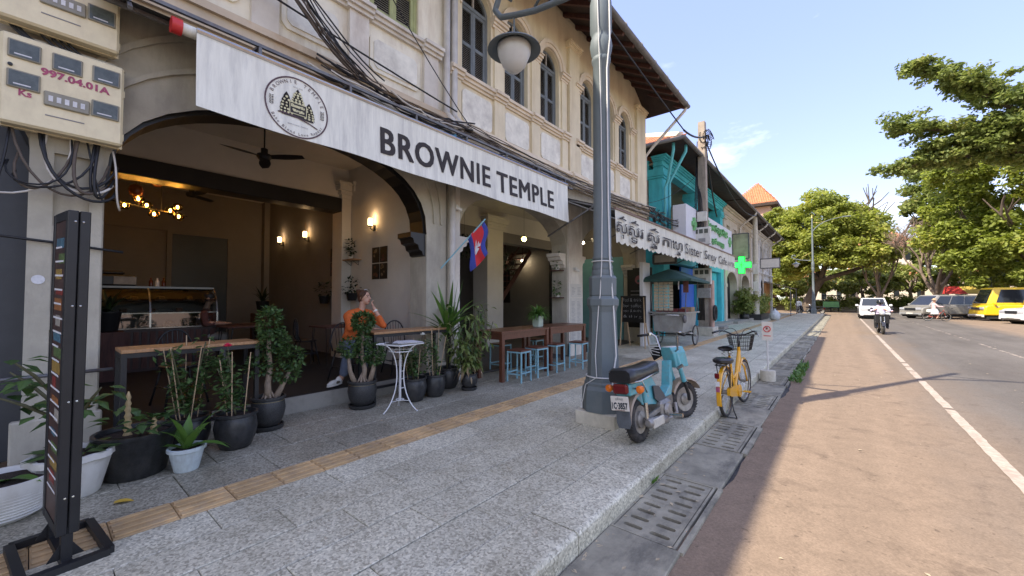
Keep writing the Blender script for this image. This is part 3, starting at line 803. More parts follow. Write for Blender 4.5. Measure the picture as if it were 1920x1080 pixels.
cb = MB(); corbel(cb, 4.25, 2.56, -1, WX-.40, WX-.03); cb.build('corbel', M_black_paint, A, world=True)
cm = MB()
cm.b(WX, WX+.05, -.04, .10, 0, 3.5); cm.b(WX, WX+.05, .32, .405, 0, 3.5)
for z0, z1 in ((.0,.55),(1.18,1.34),(1.95,2.1),(2.75,2.9)): cm.b(WX, WX+.047, .10, .32, z0, z1)
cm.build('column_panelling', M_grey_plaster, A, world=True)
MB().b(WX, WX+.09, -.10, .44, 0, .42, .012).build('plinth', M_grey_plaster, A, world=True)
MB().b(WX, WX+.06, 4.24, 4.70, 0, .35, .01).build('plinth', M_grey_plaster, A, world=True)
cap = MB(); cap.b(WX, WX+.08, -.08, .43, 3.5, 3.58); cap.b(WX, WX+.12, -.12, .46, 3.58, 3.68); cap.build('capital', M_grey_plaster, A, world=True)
for k in range(6): MB().b(WX-.42, WX-.36, -3.9+.65*k, -3.27+.65*k, 0, 3.8, .01).build('door_panel', pm('dark grey folding door', (0.05,0.052,0.055), rough=0.5), A, world=True)
mo = MB(); moulding(mo, -4.2, 4.68, 4.36, [(.07,.04),(.06,.09),(.10,.13),(.05,.18),(.06,.14)])
mo.build('cornice', pm('ochre stained cornice', (0.56,0.46,0.33), var=0.15, scale=2, rough=0.9, world_space=True, stain=(0.42,0.25,0.12), stain_amt=0.7, stain_scale=(3,2,1)), A, world=True)
wm, so = MB(), MB()
arch_wall(wm, so, WX, WX-.3, -4.2, 4.68, 4.70, 8.9, [(.75,1.55,5.72,7.15,.4),(1.93,2.73,5.72,7.15,.4),(3.15,4.05,5.86,7.15,.45)])
wm.build('wall', M_white, A, world=True); so.build('window_reveal', M_white, A, world=True)
pl = MB()
for yc in (.35, 1.74, 2.96, 4.28): pl.b(WX, WX+.07, yc-.15, yc+.15, 4.70, 5.62)
pl.build('pilaster', M_white2, A, world=True)
sc = MB()
moulding(sc, -.2, 4.45, 5.62, [(.05,.05),(.06,.09),(.05,.13)])
for yc in (.35, 1.74, 2.96, 4.28): moulding(sc, yc-.2, yc+.2, 5.615, [(.055,.11),(.06,.15),(.055,.19)])
sc.build('sill_course', M_white2, A, world=True)
for (ya, yb) in ((.62,1.48),(1.93,2.72),(3.15,4.06)):
    o = MB().poly(plaque(yb-ya, .56, .07), 0, .03, 'x').build('panel', M_white, A); o.location = (.0, (ya+yb)/2, 5.18)
    o = MB().poly(plaque(yb-ya-.12, .44, .06), 0, .045, 'x').build('panel_field', M_plaque, o)
wA = shutter_meshes(.8, 5.72, 7.15, M_green_frame, M_cream_slat)
wA2 = shutter_meshes(.9, 5.86, 7.15, M_green_frame, M_cream_slat)
put_window(A, wA, WX-.1, 1.15, 5.72, .8); put_window(A, wA, WX-.1, 2.33, 5.72, .8); put_window(A, wA2, WX-.05, 3.6, 5.86, .9)
MB().b(-12.9, WX-.3, -4.2, -4.0, 0, 8.9).build('side_wall', M_white, A, world=True)
roof(A, -4.4, 4.6, -4.0, 8.17, -10.0, 11.4, M_tile_old, vis=False)
FZ = 0.20
MB().b(-13.2, WX+.0, .30, 4.4, -.1, FZ).build('step', M_step, A, world=True)
MB().b(-13.2, WX-.03, .30, 4.4, FZ, FZ+.006).build('floor', M_int_floor, A, world=True)
MB().b(-13.3, WX-.45, -.1, 4.55, 4.28, 4.34).build('ceiling', M_int_light, A, world=True)
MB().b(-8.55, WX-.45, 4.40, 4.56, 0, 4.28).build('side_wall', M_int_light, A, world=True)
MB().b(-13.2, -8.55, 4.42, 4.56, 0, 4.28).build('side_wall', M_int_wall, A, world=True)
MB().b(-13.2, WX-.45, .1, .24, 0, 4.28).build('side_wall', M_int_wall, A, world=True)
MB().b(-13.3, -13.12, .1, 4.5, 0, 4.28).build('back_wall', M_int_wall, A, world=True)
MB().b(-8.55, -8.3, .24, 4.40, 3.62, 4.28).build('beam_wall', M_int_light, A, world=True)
MB().b(-8.60, -8.22, .24, 4.25, 3.33, 3.615, .01).build('beam', M_black_paint, A, world=True)
ic = MB(); ic.b(-8.62, -8.2, 4.2, 4.40, FZ, 3.62); 
ic.build('inner_column', M_int_light, A, world=True)
cp = MB()
for i, (p, z0, z1) in enumerate(((.02,3.62,3.70),(.05,3.70,3.78),(.09,3.78,3.90),(.12,3.90,3.96))): cp.b(-8.62-p, -8.2+p, 4.2-p, 4.398, z0, z1)
cp.build('capital', M_int_light, A, world=True)
dm = MB(); dm.b(-13.12, -13.05, 2.14, 2.24, FZ, 3.22); dm.b(-13.12, -13.05, 3.43, 3.53, FZ, 3.22); dm.b(-13.12, -13.05, 2.24, 3.43, 3.12, 3.22)
df = dm.build('door_frame', M_int_wall, A, world=True)
MB().b(-13.115, -13.08, 2.24, 3.43, FZ, 3.12).build('door', M_door_glass, df, world=True)
MB().b(-13.12, -13.06, .24, 2.14, 3.18, 3.26).build('picture_rail', M_int_wall, A, world=True)
MB().b(-13.12, -12.9, 4.28, 4.42, FZ, 4.28).build('pilaster', M_int_wall, A, world=True)
B = thing('yellow_shophouse', 'cream yellow shophouse with six grey shuttered arched windows and tiled eaves', 'building', (WX, 4.72, 0))
BY0, BY1 = 4.72, 13.98
wm, so = MB(), MB()
arch_wall(wm, so, WX, WX-.45, BY0, BY1, 0.0, 4.34, [(4.98, 8.72, 0.0, 2.6, 1.05), (9.46, 13.2, 0.0, 2.6, 1.05)])
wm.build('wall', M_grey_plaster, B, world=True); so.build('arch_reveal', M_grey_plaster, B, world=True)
for yy, sg in ((4.98,1),(8.72,-1),(9.46,1),(13.2,-1)):
    cb = MB(); corbel(cb, yy, 2.62, sg, WX-.42, WX-.03); cb.build('corbel', M_white2, B, world=True)
pier = MB()
for ya, yb in ((4.74,4.97),(8.74,9.44),(13.22,13.96)):
    pier.b(WX, WX+.05, ya, yb, 0, 3.9)
    pier.b(WX, WX+.09, ya-.0, yb, 0, .3)
pier.build('pier', M_white2, B, world=True)
mo = MB(); moulding(mo, BY0, BY1, 4.34, [(.06,.05),(.05,.10),(.10,.12),(.04,.17),(.06,.20),(.05,.16)])
for ya, yb in ((8.72,9.46),(13.2,13.98)): moulding(mo, ya, yb, 4.336, [(.062,.11),(.05,.16),(.10,.18),(.04,.23),(.06,.26),(.053,.22)])
mo.build('cornice', M_cream, B, world=True)
ZS, ZR, ZSP = 5.70, .40, 7.17
wins = [5.45, 6.68, 7.98, 9.85, 11.06, 12.28]
wm, so = MB(), MB()
arch_wall(wm, so, WX, WX-.3, BY0, BY1, 4.70, 8.95, [(y-.4, y+.4, ZS, ZSP, .4) for y in wins])
wm.build('wall', M_yellow, B, world=True); so.build('window_reveal', M_yellow, B, world=True)
MB().b(-14, WX-.3, BY1-.25, BY1, 0, 8.95).build('side_wall', M_yellow, B, world=True)
wB = shutter_meshes(.8, ZS, ZSP, M_shutter, M_slat)
for y in wins: put_window(B, wB, WX-.10, y, ZS, .8)
def archivolt(y, r0, r1, z, p0, p1):
    m = MB(); n = 16
    for k in range(2):
        ra, rb, p = ((r0, (r0+r1)/2, p0), ((r0+r1)/2, r1, p1))[k]
        for i in range(n):
            a0, a1 = PI*i/n, PI*(i+1)/n
            q = [(y-ra*math.cos(a0), z+ra*math.sin(a0)), (y-ra*math.cos(a1), z+ra*math.sin(a1)), (y-rb*math.cos(a1), z+rb*math.sin(a1)), (y-rb*math.cos(a0), z+rb*math.sin(a0))]
            m.add([(WX+p,*c) for c in q]+[(WX-.02,*c) for c in q], [(0,1,2,3),(0,4,5,1),(2,6,7,3)])
    return m
for y in wins: archivolt(y, .41, .59, ZSP, .06, .085).build('arch_moulding', M_cream, B, world=True, smooth=30)
im = MB()
groups = [wins[:3], wins[3:]]
for gset in groups:
    ys = [gset[0]-.6] + [(a+b_)/2 for a, b_ in zip(gset, gset[1:])] + [gset[-1]+.6]
    for i, y in enumerate(ys):
        hw = .19 if 0 < i < 3 else .15
        for k, (h, p) in enumerate([(.05,.05),(.05,.08),(.06,.12),(.03,.15)]):
            im.b(WX-.02, WX+p, y-hw-p*.25, y+hw+p*.25, 7.0+sum(q[0] for q in [(.05,),(.05,),(.06,),(.03,)][:k]), 7.0+sum(q[0] for q in [(.05,),(.05,),(.06,),(.03,)][:k+1]))
im.build('impost', M_cream, B, world=True)
ps = MB(); sc = MB()
for gset in groups:
    ys = [gset[0]-.6] + [(a+b_)/2 for a, b_ in zip(gset, gset[1:])] + [gset[-1]+.6]
    for i, y in enumerate(ys):
        hw = .16 if 0 < i < 3 else .13
        ps.b(WX-.02, WX+.06, y-hw, y+hw, 4.70, 5.5); ps.b(WX-.02, WX+.04, y-hw+.02, y+hw-.02, 5.72, 7.0)
        moulding(sc, y-hw-.03, y+hw+.03, 5.498, [(.05,.09),(.06,.13),(.06,.17),(.03,.12)])
    moulding(sc, gset[0]-.62, gset[-1]+.62, 5.50, [(.05,.04),(.06,.08),(.06,.12)])
for ya, yb in ((4.74,4.84),(8.76,9.26),(13.2,13.96)): ps.b(WX-.02, WX+.09, ya, yb, 4.70, 8.2)
ps.build('pilaster', M_yellow, B, world=True); sc.build('sill_course', M_cream, B, world=True)
for y in wins:
    o = MB().poly(plaque(.82, .62, .07), 0, .03, 'x').build('plaque', M_plaque, B); o.location = (0.0, y-BY0, 5.1)
for ya, yb in ((8.7,9.32),(13.14,14.0)):
    moulding(mm_ := MB(), ya, yb, 8.0, [(.06,.11),(.05,.15),(.05,.19)]); mm_.build('pilaster_capital', M_yellow, B, world=True)
roof(B, 4.6, 14.35, -4.0, 8.17, -10.0, 11.4, M_tile_old, vis=True, hip=5.5)
MB().tube([(-4.0, 14.28, 8.1), (-4.05, 14.28, 7.98), (-5.1, 14.08, 6.9), (-5.36, 14.05, 6.6), (-5.36, 14.05, 4.4)], .05, 10).build('downpipe', M_pipe, B, world=True, smooth=True)
for i, (yy, mt) in enumerate(((4.60, M_pipe), (4.78, M_pipe))):
    MB().tube([(WX+.09, yy, 8.1), (WX+.09, yy, 4.75), (WX+.24, yy+.02, 4.55), (WX+.24, yy+.02, 4.3)], .06, 10).build('downpipe', mt, B, world=True, smooth=True)
MB().tube([(WX+.24, 4.62, 4.32), (WX+.22, 4.66, 4.1), (WX+.1, 4.72, 3.9)], .062, 10).build('downpipe', M_pipe_blue, B, world=True, smooth=True)
MB().tube([(WX+.10, 4.74, 3.9), (WX+.10, 4.74, .02)], .055, 10).build('downpipe', M_pipe, B, world=True, smooth=True)
MB().b(-13.0, WX, 4.56, 13.9, -.1, .03).build('floor', pm('dark cement floor', (0.06,0.055,0.05), rough=0.6, world_space=True), B, world=True)
MB().b(-13.0, WX-.45, 4.56, 13.9, 4.22, 4.28).build('ceiling', M_int_light, B, world=True)
MB().b(-12.7, -12.5, 4.56, 13.9, 0, 4.22).build('back_wall', M_int_wall, B, world=True)
MB().b(-8.6, -8.3, 4.56, 13.9, 3.60, 4.22).build('beam_wall', M_int_light, B, world=True)
MB().b(-8.62, -8.28, 4.56, 13.9, 3.27, 3.595).build('beam', M_int_wall, B, world=True)
for yc in (4.85, 9.05, 13.45):
    MB().b(-8.75, -8.15, yc-.36, yc+.36, .03, 3.60).build('inner_column', M_int_light, B, world=True)
    cp = MB()
    for p, z0, z1 in ((.03,3.60,3.70),(.07,3.70,3.78),(.12,3.78,3.92),(.15,3.92,3.98)): cp.b(-8.75-p, -8.15+p, yc-.36-p, yc+.36+p, z0, z1)
    cp.build('capital', M_int_light, B, world=True)
MB().b(-12.5, -8.75, 8.95, 9.08, .03, 3.3).build('side_wall', M_int_wall, B, world=True)
MB().b(-12.5, -5.85, 13.3, 13.45, .03, 4.22).build('side_wall', M_int_wall, B, world=True)
MB().b(-7.75, -5.9, 13.26, 13.298, .03, 2.95).build('door', M_teal_wall, B, world=True)
MB().b(-8.45, -8.38, 12.4, 12.5, .03, 3.27).build('door_post', M_black_paint, B, world=True)
Nb = thing('plain_shophouse', 'pale shophouse continuing the row beyond the cafe, at the near end', 'building', (WX, -22, 0))
MB().b(-14, WX, -30, -4.25, 0, 8.9).build('wall', M_white, Nb, world=True)
roof(Nb, -30, -4.4, -4.0, 8.17, -10.0, 11.4, M_tile_old, rafters=False, vis=False)
for y in range(-29, -5, 2): put_window(Nb, wB, WX+.12, y+.5, ZS, .8)
T = thing('turquoise_shophouse', 'turquoise two storey shophouse with open upper veranda and orange roof tiles', 'building', (WX, 15.9, 0))
TY0, TY1 = 15.9, 26.4
def ent(m, y0, y1, x=WX):      # entablature under the eaves
    z = 6.68
    for h, p in ((.10,.0),(.04,.05),(.16,.02),(.05,.10),(.06,.17),(.07,.24)):
        m.b(x-.35, x+p, y0-p, y1, z, z+h); z += h
e = MB(); ent(e, TY0, TY1); e.build('entablature', M_turq, T, world=True)
for ya, yb in ((15.9,16.62),(20.7,21.3),(25.7,26.38)):
    c = MB(); c.b(WX-.55, WX+.0, ya, yb, 3.6, 6.68); c.b(WX-.6, WX+.05, ya-.05, yb+.05, 6.3, 6.38); c.b(WX-.64, WX+.09, ya-.09, yb+.09, 6.38, 6.48); c.b(WX-.62, WX+.06, ya-.06, yb+.06, 6.48, 6.679)
    c.b(WX-.58, WX+.03, ya-.03, yb+.03, 3.6, 3.95)
    c.build('column', M_turq, T, world=True)
    MB().b(WX, WX+.04, ya+.16, yb-.16, 4.05, 5.9).build('column_fillet', M_turq_lt, T, world=True)
MB().b(-12, WX-.55, 15.92, 16.3, 6.6, 7.1).build('side_beam', M_turq, T, world=True)
MB().b(-12.2, -11.9, 15.92, TY1, 0, 7).build('back_wall', M_olive, T, world=True)
MB().b(-7.9, -7.7, 16.0, TY1, 3.6, 6.9).build('veranda_wall', M_olive, T, world=True)
MB().b(-7.7, WX-.3, 15.95, TY1, 6.9, 6.98).build('ceiling', M_olive, T, world=True)
vw = MB()
for y in (18.3, 22.6): vw.b(-7.7, -7.66, y, y+1.3, 3.7, 6.0)
vw.build('veranda_door', M_wood_dark, T, world=True)
MB().b(-12, WX-.02, 15.92, TY1, 3.45, 3.62).build('veranda_floor', M_turq, T, world=True)
MB().b(-12, WX-.45, 15.93, 16.2, 0, 3.45).build('side_wall', M_turq, T, world=True)
for ya, yb in ((15.9,16.6),(20.7,21.3),(25.7,26.38)):
    MB().b(WX-.5, WX+.02, ya, yb, 0, 3.44).build('pier', M_turq, T, world=True)
MB().b(WX-.5, WX-.0, 16.6, 25.7, 3.0, 3.44).build('lintel', M_turq_lt, T, world=True)
MB().b(-7.6, -7.5, 16.2, 25.8, 0, 3.4).build('shop_wall', M_dark, T, world=True)
MB().b(-6.9, -6.84, 17.0, 18.4, .1, 2.7).build('door', M_blue, T, world=True)
MB().b(WX-.2, WX-.12, 18.6, 20.6, .1, 2.9).build('door', M_blue, T, world=True)
dd = MB()
for y in (21.4, 22.5, 23.6, 24.6): dd.b(WX-.25, WX-.2, y, y+.95, .1, 2.95)
dd.build('folding_door', M_turq, T, world=True)
MB().b(-7.5, WX+.5, 16.0, 26.3, -.05, .16).build('step', M_step, T, world=True)
rt = MB()
E0, E1, ex, ez = 15.05, 27.0, -4.35, 7.38
rt.add([(ex,E0,ez),(ex,E1,ez),(-8.6,E1,9.5),(-8.6,18.6,9.5),(-13,E0,ez),(-13,E1,ez)], [(0,1,2,3),(0,3,4),(3,2,5,4)])
ro = rt.build('roof', M_tile, T, world=True)
tl = MB(); n = 24
for j in range(n):        # courses of the hip end facing the alley
    t0, t1 = j/n, (j+1)/n
    y, z = E0+(18.6-E0)*t0, ez+(9.5-ez)*t0
    xa, xb = ex+(-8.6-ex)*t0, -13+(-8.6+13)*t0
    x = xa
    while x > xb:
        tl.bar((x, y, z+.05), (x, y+.17, z+.05+.1), .16, .05); x -= .2
tl.build('hip_tiles', M_tile, ro, world=True)['kind'] = 'stuff'
rg = MB(); rg.bar((-8.6,18.5,9.6), (-8.6,E1,9.6), .3, .35); rg.bar((ex-.1,E0+.1,ez+.15), (-8.6,18.6,9.6), .16, .2); rg.bar((-13,E0,ez+.15), (-8.6,18.6,9.6), .22, .25)
rg.build('ridge', M_plaque, ro, world=True)
sf = MB(); sf.add([(ex-.03,E0+.03,ez-.05),(ex-.03,E1,ez-.05),(WX-.1,E1,ez-.02),(WX-.1,16.2,ez-.02),(-13,16.2,ez-.02),(-13,E0+.03,ez-.05)], [(0,1,2,3),(0,3,4,5)])
sf.build('eave_boards', M_soffit, ro, world=True)
gm = MB(); gm.tube([(-12,E0-.05,ez-.02),(ex+.05,E0-.05,ez-.02),(ex+.05,47.8,ez-.02)], .075, 8); gm.build('roof_gutter', M_gutter_metal, ro, world=True, smooth=True)
for k, (dy, x0) in enumerate(((15.25,-4.75),(15.75,-4.45))):
    MB().tube([(x0, dy, ez-.05), (x0, dy, ez-.3), (-5.15, 15.82+.2*k, 6.1), (-5.28+.1*k, 15.86+.22*k, 5.85), (-5.28+.1*k, 15.86+.22*k, 3.4)], .055, 10).build('downpipe', M_pipe_turq, T, world=True, smooth=True)
def row_house(name, label, y0, y1, wallm, trim, bays, eave_z=7.38, roofm=None):
    H = thing(name, label, 'building', (WX, y0, 0))
    bw = (y1-y0)/bays
    wm, so = MB(), MB(); ops = []
    for i in range(bays):
        c = y0+bw*(i+.5)
        ops.append((c-bw*.34, c+bw*.34, .15, 2.4, .8))
    arch_wall(wm, so, WX, WX-.5, y0, y1, 0, 3.55, ops)
    wm.build('wall', wallm, H, world=True); so.build('arch_reveal', wallm, H, world=True)
    wm, so = MB(), MB(); ops = []
    for i in range(bays):
        c = y0+bw*(i+.5)
        for d in (-.24, .24): ops.append((c+bw*d-.55, c+bw*d+.55, 4.3, 6.1, 0))
    arch_wall(wm, so, WX, WX-.35, y0, y1, 3.75, 7.6, ops)
    wm.build('wall', wallm, H, world=True); so.build('window_reveal', wallm, H, world=True)
    for ya, yb, zb, zs_, _ in ops:
        wf = MB(); wf.b(WX-.33, WX-.28, ya, ya+.07, zb, zs_); wf.b(WX-.33, WX-.28, yb-.07, yb, zb, zs_); wf.b(WX-.33, WX-.28, ya+.07, yb-.07, zs_-.08, zs_); wf.b(WX-.33, WX-.28, (ya+yb)/2-.04, (ya+yb)/2+.04, zb, zs_-.08)
        w_ = wf.build('window', trim, H, world=True)
        MB().b(WX-.36, WX-.33, ya, yb, zb, zs_).build('pane', M_glass_dark, w_, world=True)
        MB().b(WX-.02, WX+.1, ya-.08, yb+.08, zb-.1, zb).build('sill', trim, w_, world=True)
        for yy in (ya, yb):
            MB().b(WX-.25, WX+.05, yy-.09, yy+.09, zs_-.35, zs_-.05).build('bracket', trim, w_, world=True)
    mo = MB(); moulding(mo, y0, y1, 3.55, [(.07,.06),(.06,.12),(.07,.18)]); mo.build('cornice', trim, H, world=True)
    mo = MB(); moulding(mo, y0, y1, 6.55, [(.08,.05),(.06,.1),(.25,.07),(.1,.16),(.1,.26)]); mo.build('entablature', trim, H, world=True)
    for i in range(bays+1):
        y = min(max(y0+bw*i, y0+.25), y1-.25)
        p = MB(); p.b(WX, WX+.09, y-.24, y+.24, 0, 3.55); p.b(WX, WX+.07, y-.22, y+.22, 3.76, 6.55); p.b(WX, WX+.14, y-.28, y+.28, 6.3, 6.54); p.b(WX, WX+.12, y-.27, y+.27, 2.2, 2.4)
        p.build('pilaster', trim, H, world=True)
    for i in range(bays):
        c = y0+bw*(i+.5)
        MB().b(WX-.48, WX-.44, c-bw*.34, c+bw*.34, .15, 3.2).build('shop_front', [M_dark, M_glass_dark, M_steel][i % 3], H, world=True)
    MB().b(-12, WX-.5, y0, y1, 0, 7.3).build('rear_wall', wallm, H, world=True)
    MB().b(WX-.3, WX+.7, y0+.1, y1-.1, -.05, .14).build('step', M_step, H, world=True)
    m = MB(); m.add([(ex,y0,ez),(ex,y1+.5,ez),(-8.6,y1+.5,9.5),(-8.6,y0,9.5),(-13,y0,ez),(-13,y1+.5,ez)], [(0,1,2,3),(3,2,5,4)])
    rf = m.build('roof', roofm or M_tile_old, H, world=True)
    MB().b(WX-.1, ex-.03, y0, y1+.5, ez-.09, ez-.04).build('eave_boards', M_soffit, rf, world=True)
    MB().b(-12, WX-.01, y1-.3, y1, 0, 7.3).build('side_wall', wallm, H, world=True)
    return H
H1 = row_house('cream_row_house', 'sandy cream row house behind the green pharmacy cross', 26.42, 35.9, M_creamwall, M_creamwall, 2)
H2 = row_house('white_row_house', 'chalky white row house next to the big tree at the street corner', 35.93, 47.6, M_whitewall, M_whitewall, 3)
for y in (31.0, 36.2, 41.0, 45.5):
    MB().tube([(ex+.05, y, ez-.08), (ex+.0, y, ez-.25), (-5.2, y, 6.5), (WX+.13, y, 6.3), (WX+.13, y, .1)], .06, 8).build('downpipe', M_pipe, H1 if y < 36 else H2, world=True, smooth=True)
PH = thing('tower_house', 'house with a red tiled pyramid roof rising behind the white row house', 'building', (-11, 73, 0))
MB().b(-13.6, -8.0, 71, 77, 0, 15.7).build('wall', pm('salmon plaster', (0.52,0.33,0.25), rough=0.9, world_space=True), PH, world=True)
pr = MB(); pr.add([(-13.6,70.1,16),(-7.0,70.1,16),(-7.0,78,16),(-13.6,78,16),(-9.9,73.5,19.9)], [(0,1,4),(1,2,4),(2,3,4),(3,0,4)])
po = pr.build('roof', M_tile, PH, world=True)
MB().b(-13.6, -7.0, 70.1, 78, 15.6, 16).build('eave_boards', M_soffit, po, world=True)
tl = MB()
for j in range(16):
    t = j/16; y = 70.1+3.4*t; z = 16+3.9*t; xa = -13.6+3.7*t; xb = -7.0-2.9*t; x = xa
    while x < xb: tl.bar((x,y-.02,z+.04), (x,y+.2,z+.28), .2, .06); x += .3
    x = -7.0-2.9*t; ya = 70.1+3.4*t; yb = 78-4.5*t; yy = ya
    while yy < yb: tl.bar((x+.02,yy,z+.04), (x-.2,yy,z+.28), .2, .06); yy += .3
tl.build('roof_tiles', M_tile, po, world=True)['kind'] = 'stuff'
M_leaf = leaf_mat('potted plant leaves', (0.02,0.048,0.014), (0.09,0.155,0.045), 0.45, 0.2, 6)
M_leaf_lt = leaf_mat('bright strap leaves', (0.03,0.085,0.015), (0.13,0.24,0.05), 0.4, 0.25, 5)
M_leaf_var = leaf_mat('variegated vine leaves', (0.02,0.06,0.015), (0.2,0.25,0.07), 0.45, 0.25, 9)
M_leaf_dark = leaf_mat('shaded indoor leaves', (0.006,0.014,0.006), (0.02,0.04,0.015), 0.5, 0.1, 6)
M_leaf_dry = leaf_mat('dry straw leaves', (0.25,0.17,0.09), (0.42,0.33,0.2), 0.7, 0.2, 8)
M_bark = pm('pale twisted bark', (0.29,0.22,0.155), var=0.3, scale=14, rough=0.85, bump=0.3, bscale=40)
M_stem = pm('green brown stem', (0.09,0.085,0.04), var=0.3, scale=12, rough=0.8)
M_bamboo = pm('bamboo cane', (0.45,0.32,0.19), var=0.2, scale=10, rough=0.7)
M_bamboo_y = pm('swollen straw coloured stem', (0.42,0.31,0.15), var=0.25, scale=14, rough=0.7, bump=0.2)
M_soil = pm('potting soil', (0.035,0.022,0.015), var=0.5, scale=30, rough=1.0, bump=0.8, bscale=60)
M_pot_black = pm('black glazed clay', (0.022,0.023,0.024), var=0.5, scale=20, rough=0.38, bump=0.12, bscale=40, stain=(0.09,0.08,0.07), stain_amt=0.5, stain_scale=(5,5,3))
M_pot_speck = pm('speckled black clay', (0.035,0.035,0.034), var=0.9, scale=110, rough=0.5)
M_pot_white = pm('white plastic pot', (0.66,0.64,0.58), var=0.08, scale=5, rough=0.45, stain=(0.38,0.33,0.26), stain_amt=0.5, stain_scale=(5,5,2))
M_pot_green = pm('pale green glazed pot', (0.42,0.5,0.4), var=0.1, scale=6, rough=0.35)
M_pot_blue = pm('pale blue white pot', (0.55,0.62,0.62), var=0.15, scale=12, rough=0.5, stain=(0.3,0.3,0.27), stain_amt=0.6, stain_scale=(9,9,2))
M_gold = pm('dull gold band', (0.45,0.34,0.12), var=0.2, rough=0.4, metal=0.6)
M_pink = pm('pink rose petals', (0.62,0.03,0.09), var=0.25, scale=30, rough=0.6)
M_petal_white = pm('white petals', (0.75,0.75,0.68), var=0.1, rough=0.6)
M_metal_black = pm('black powder coated metal', (0.013,0.013,0.014), var=0.3, rough=0.45)
M_metal_white = pm('white enamelled wire', (0.72,0.72,0.70), var=0.06, rough=0.4)
M_board = pm('oiled timber top', (0.37,0.20,0.09), var=0.3, scale=4, rough=0.42, stretch=(2,18,2), spec=0.5)
M_table_brown = pm('red brown varnished wood', (0.12,0.042,0.022), var=0.35, scale=4, rough=0.35, stretch=(3,14,3))
M_stool_blue = pm('pale blue painted steel', (0.22,0.42,0.47), var=0.12, scale=9, rough=0.5, stain=(0.25,0.3,0.3), stain_amt=0.5, stain_scale=(12,12,12))
M_paper = pm('printed paper', (0.62,0.61,0.6), var=0.15, scale=30, rough=0.8)
M_cloth_banner = pm('dusty white awning canvas', (0.76,0.745,0.64), var=0.10, scale=2.5, rough=0.85, stretch=(1,7,0.8), world_space=True, stain=(0.36,0.35,0.33), stain_amt=0.55, stain_scale=(5,7,0.9))
M_ink = pm('brown black print', (0.032,0.025,0.022), var=0.15, rough=0.7)
M_ink_brown = pm('plum brown print', (0.09,0.05,0.055), var=0.15, rough=0.7)
M_ink_grey = pm('grey print', (0.2,0.19,0.19), var=0.15, rough=0.7)
M_ink_cream = pm('cream print', (0.60,0.56,0.33), var=0.1, rough=0.7)
M_ink_white = pm('white print', (0.7,0.7,0.7), var=0.05, rough=0.7)
M_red_cap = pm('red plastic end cap', (0.55,0.03,0.03), var=0.1, rough=0.4)
M_skin = pm('light skin', (0.48,0.27,0.18), var=0.08, scale=10, rough=0.5)
M_hair = pm('brown hair', (0.075,0.032,0.016), var=0.4, scale=30, rough=0.5, stretch=(8,8,1))
M_hair_black = pm('black hair', (0.010,0.009,0.009), var=0.4, scale=30, rough=0.5)
M_orange = pm('orange ribbed knit', (0.56,0.115,0.018), var=0.15, scale=25, rough=0.85, bump=0.25, bscale=90)
M_jeans = pm('blue grey denim', (0.12,0.145,0.20), var=0.25, scale=14, rough=0.9, bump=0.1, bscale=150)
M_shoe = pm('off white leather', (0.62,0.60,0.54), var=0.08, rough=0.5)
M_shoe_dark = pm('olive shoe panel', (0.1,0.085,0.06), var=0.15, rough=0.6)
M_black_cloth = pm('black cloth', (0.012,0.012,0.014), var=0.3, scale=10, rough=0.9)
M_rust_cloth = pm('faded rust cloth', (0.13,0.05,0.04), var=0.3, scale=10, rough=0.9)
M_grey_cloth = pm('light grey cloth', (0.3,0.29,0.27), var=0.2, scale=10, rough=0.9)
M_lamp_glow = pm('lit lamp shade', (0.8,0.55,0.25), rough=0.4, emis=(1.0,0.6,0.25), estr=4.0)
M_bulb_glow = pm('lit bulb filament', (0.9,0.7,0.3), rough=0.3, emis=(1.0,0.62,0.2), estr=40.0)
M_bulb_white = pm('lit white bulb', (0.9,0.85,0.7), rough=0.3, emis=(1.0,0.86,0.6), estr=14.0)
M_bulb_yellow = pm('lit yellow bulb', (0.9,0.7,0.2), rough=0.3, emis=(1.0,0.78,0.2), estr=5.0)
M_amber = pm('amber glass shade', (0.10,0.025,0.008), var=0.2, rough=0.12)
def glass_mat(name, col=(0.8,0.85,0.85), a=0.18, rough=0.03):
    m = bpy.data.materials.new(name); m.use_nodes = True; N = m.node_tree.nodes; L = m.node_tree.links
    p = N['Principled BSDF']; p.inputs['Base Color'].default_value = (*col, 1); p.inputs['Roughness'].default_value = rough; p.inputs['Metallic'].default_value = 0.0
    g_ = N.new('ShaderNodeBsdfGlossy'); g_.inputs['Roughness'].default_value = rough
    t = N.new('ShaderNodeBsdfTransparent'); t.inputs['Color'].default_value = (*col, 1)
    lw = N.new('ShaderNodeLayerWeight'); lw.inputs['Blend'].default_value = a
    mx = N.new('ShaderNodeMixShader'); L.new(lw.outputs['Fresnel'], mx.inputs[0]); L.new(t.outputs[0], mx.inputs[1]); L.new(g_.outputs[0], mx.inputs[2])
    L.new(mx.outputs[0], N['Material Output'].inputs['Surface'])
    return m
M_glass = glass_mat('clear glass', a=0.6)
M_glass_amber = glass_mat('amber globe glass', (1.0,0.72,0.3), 0.25)
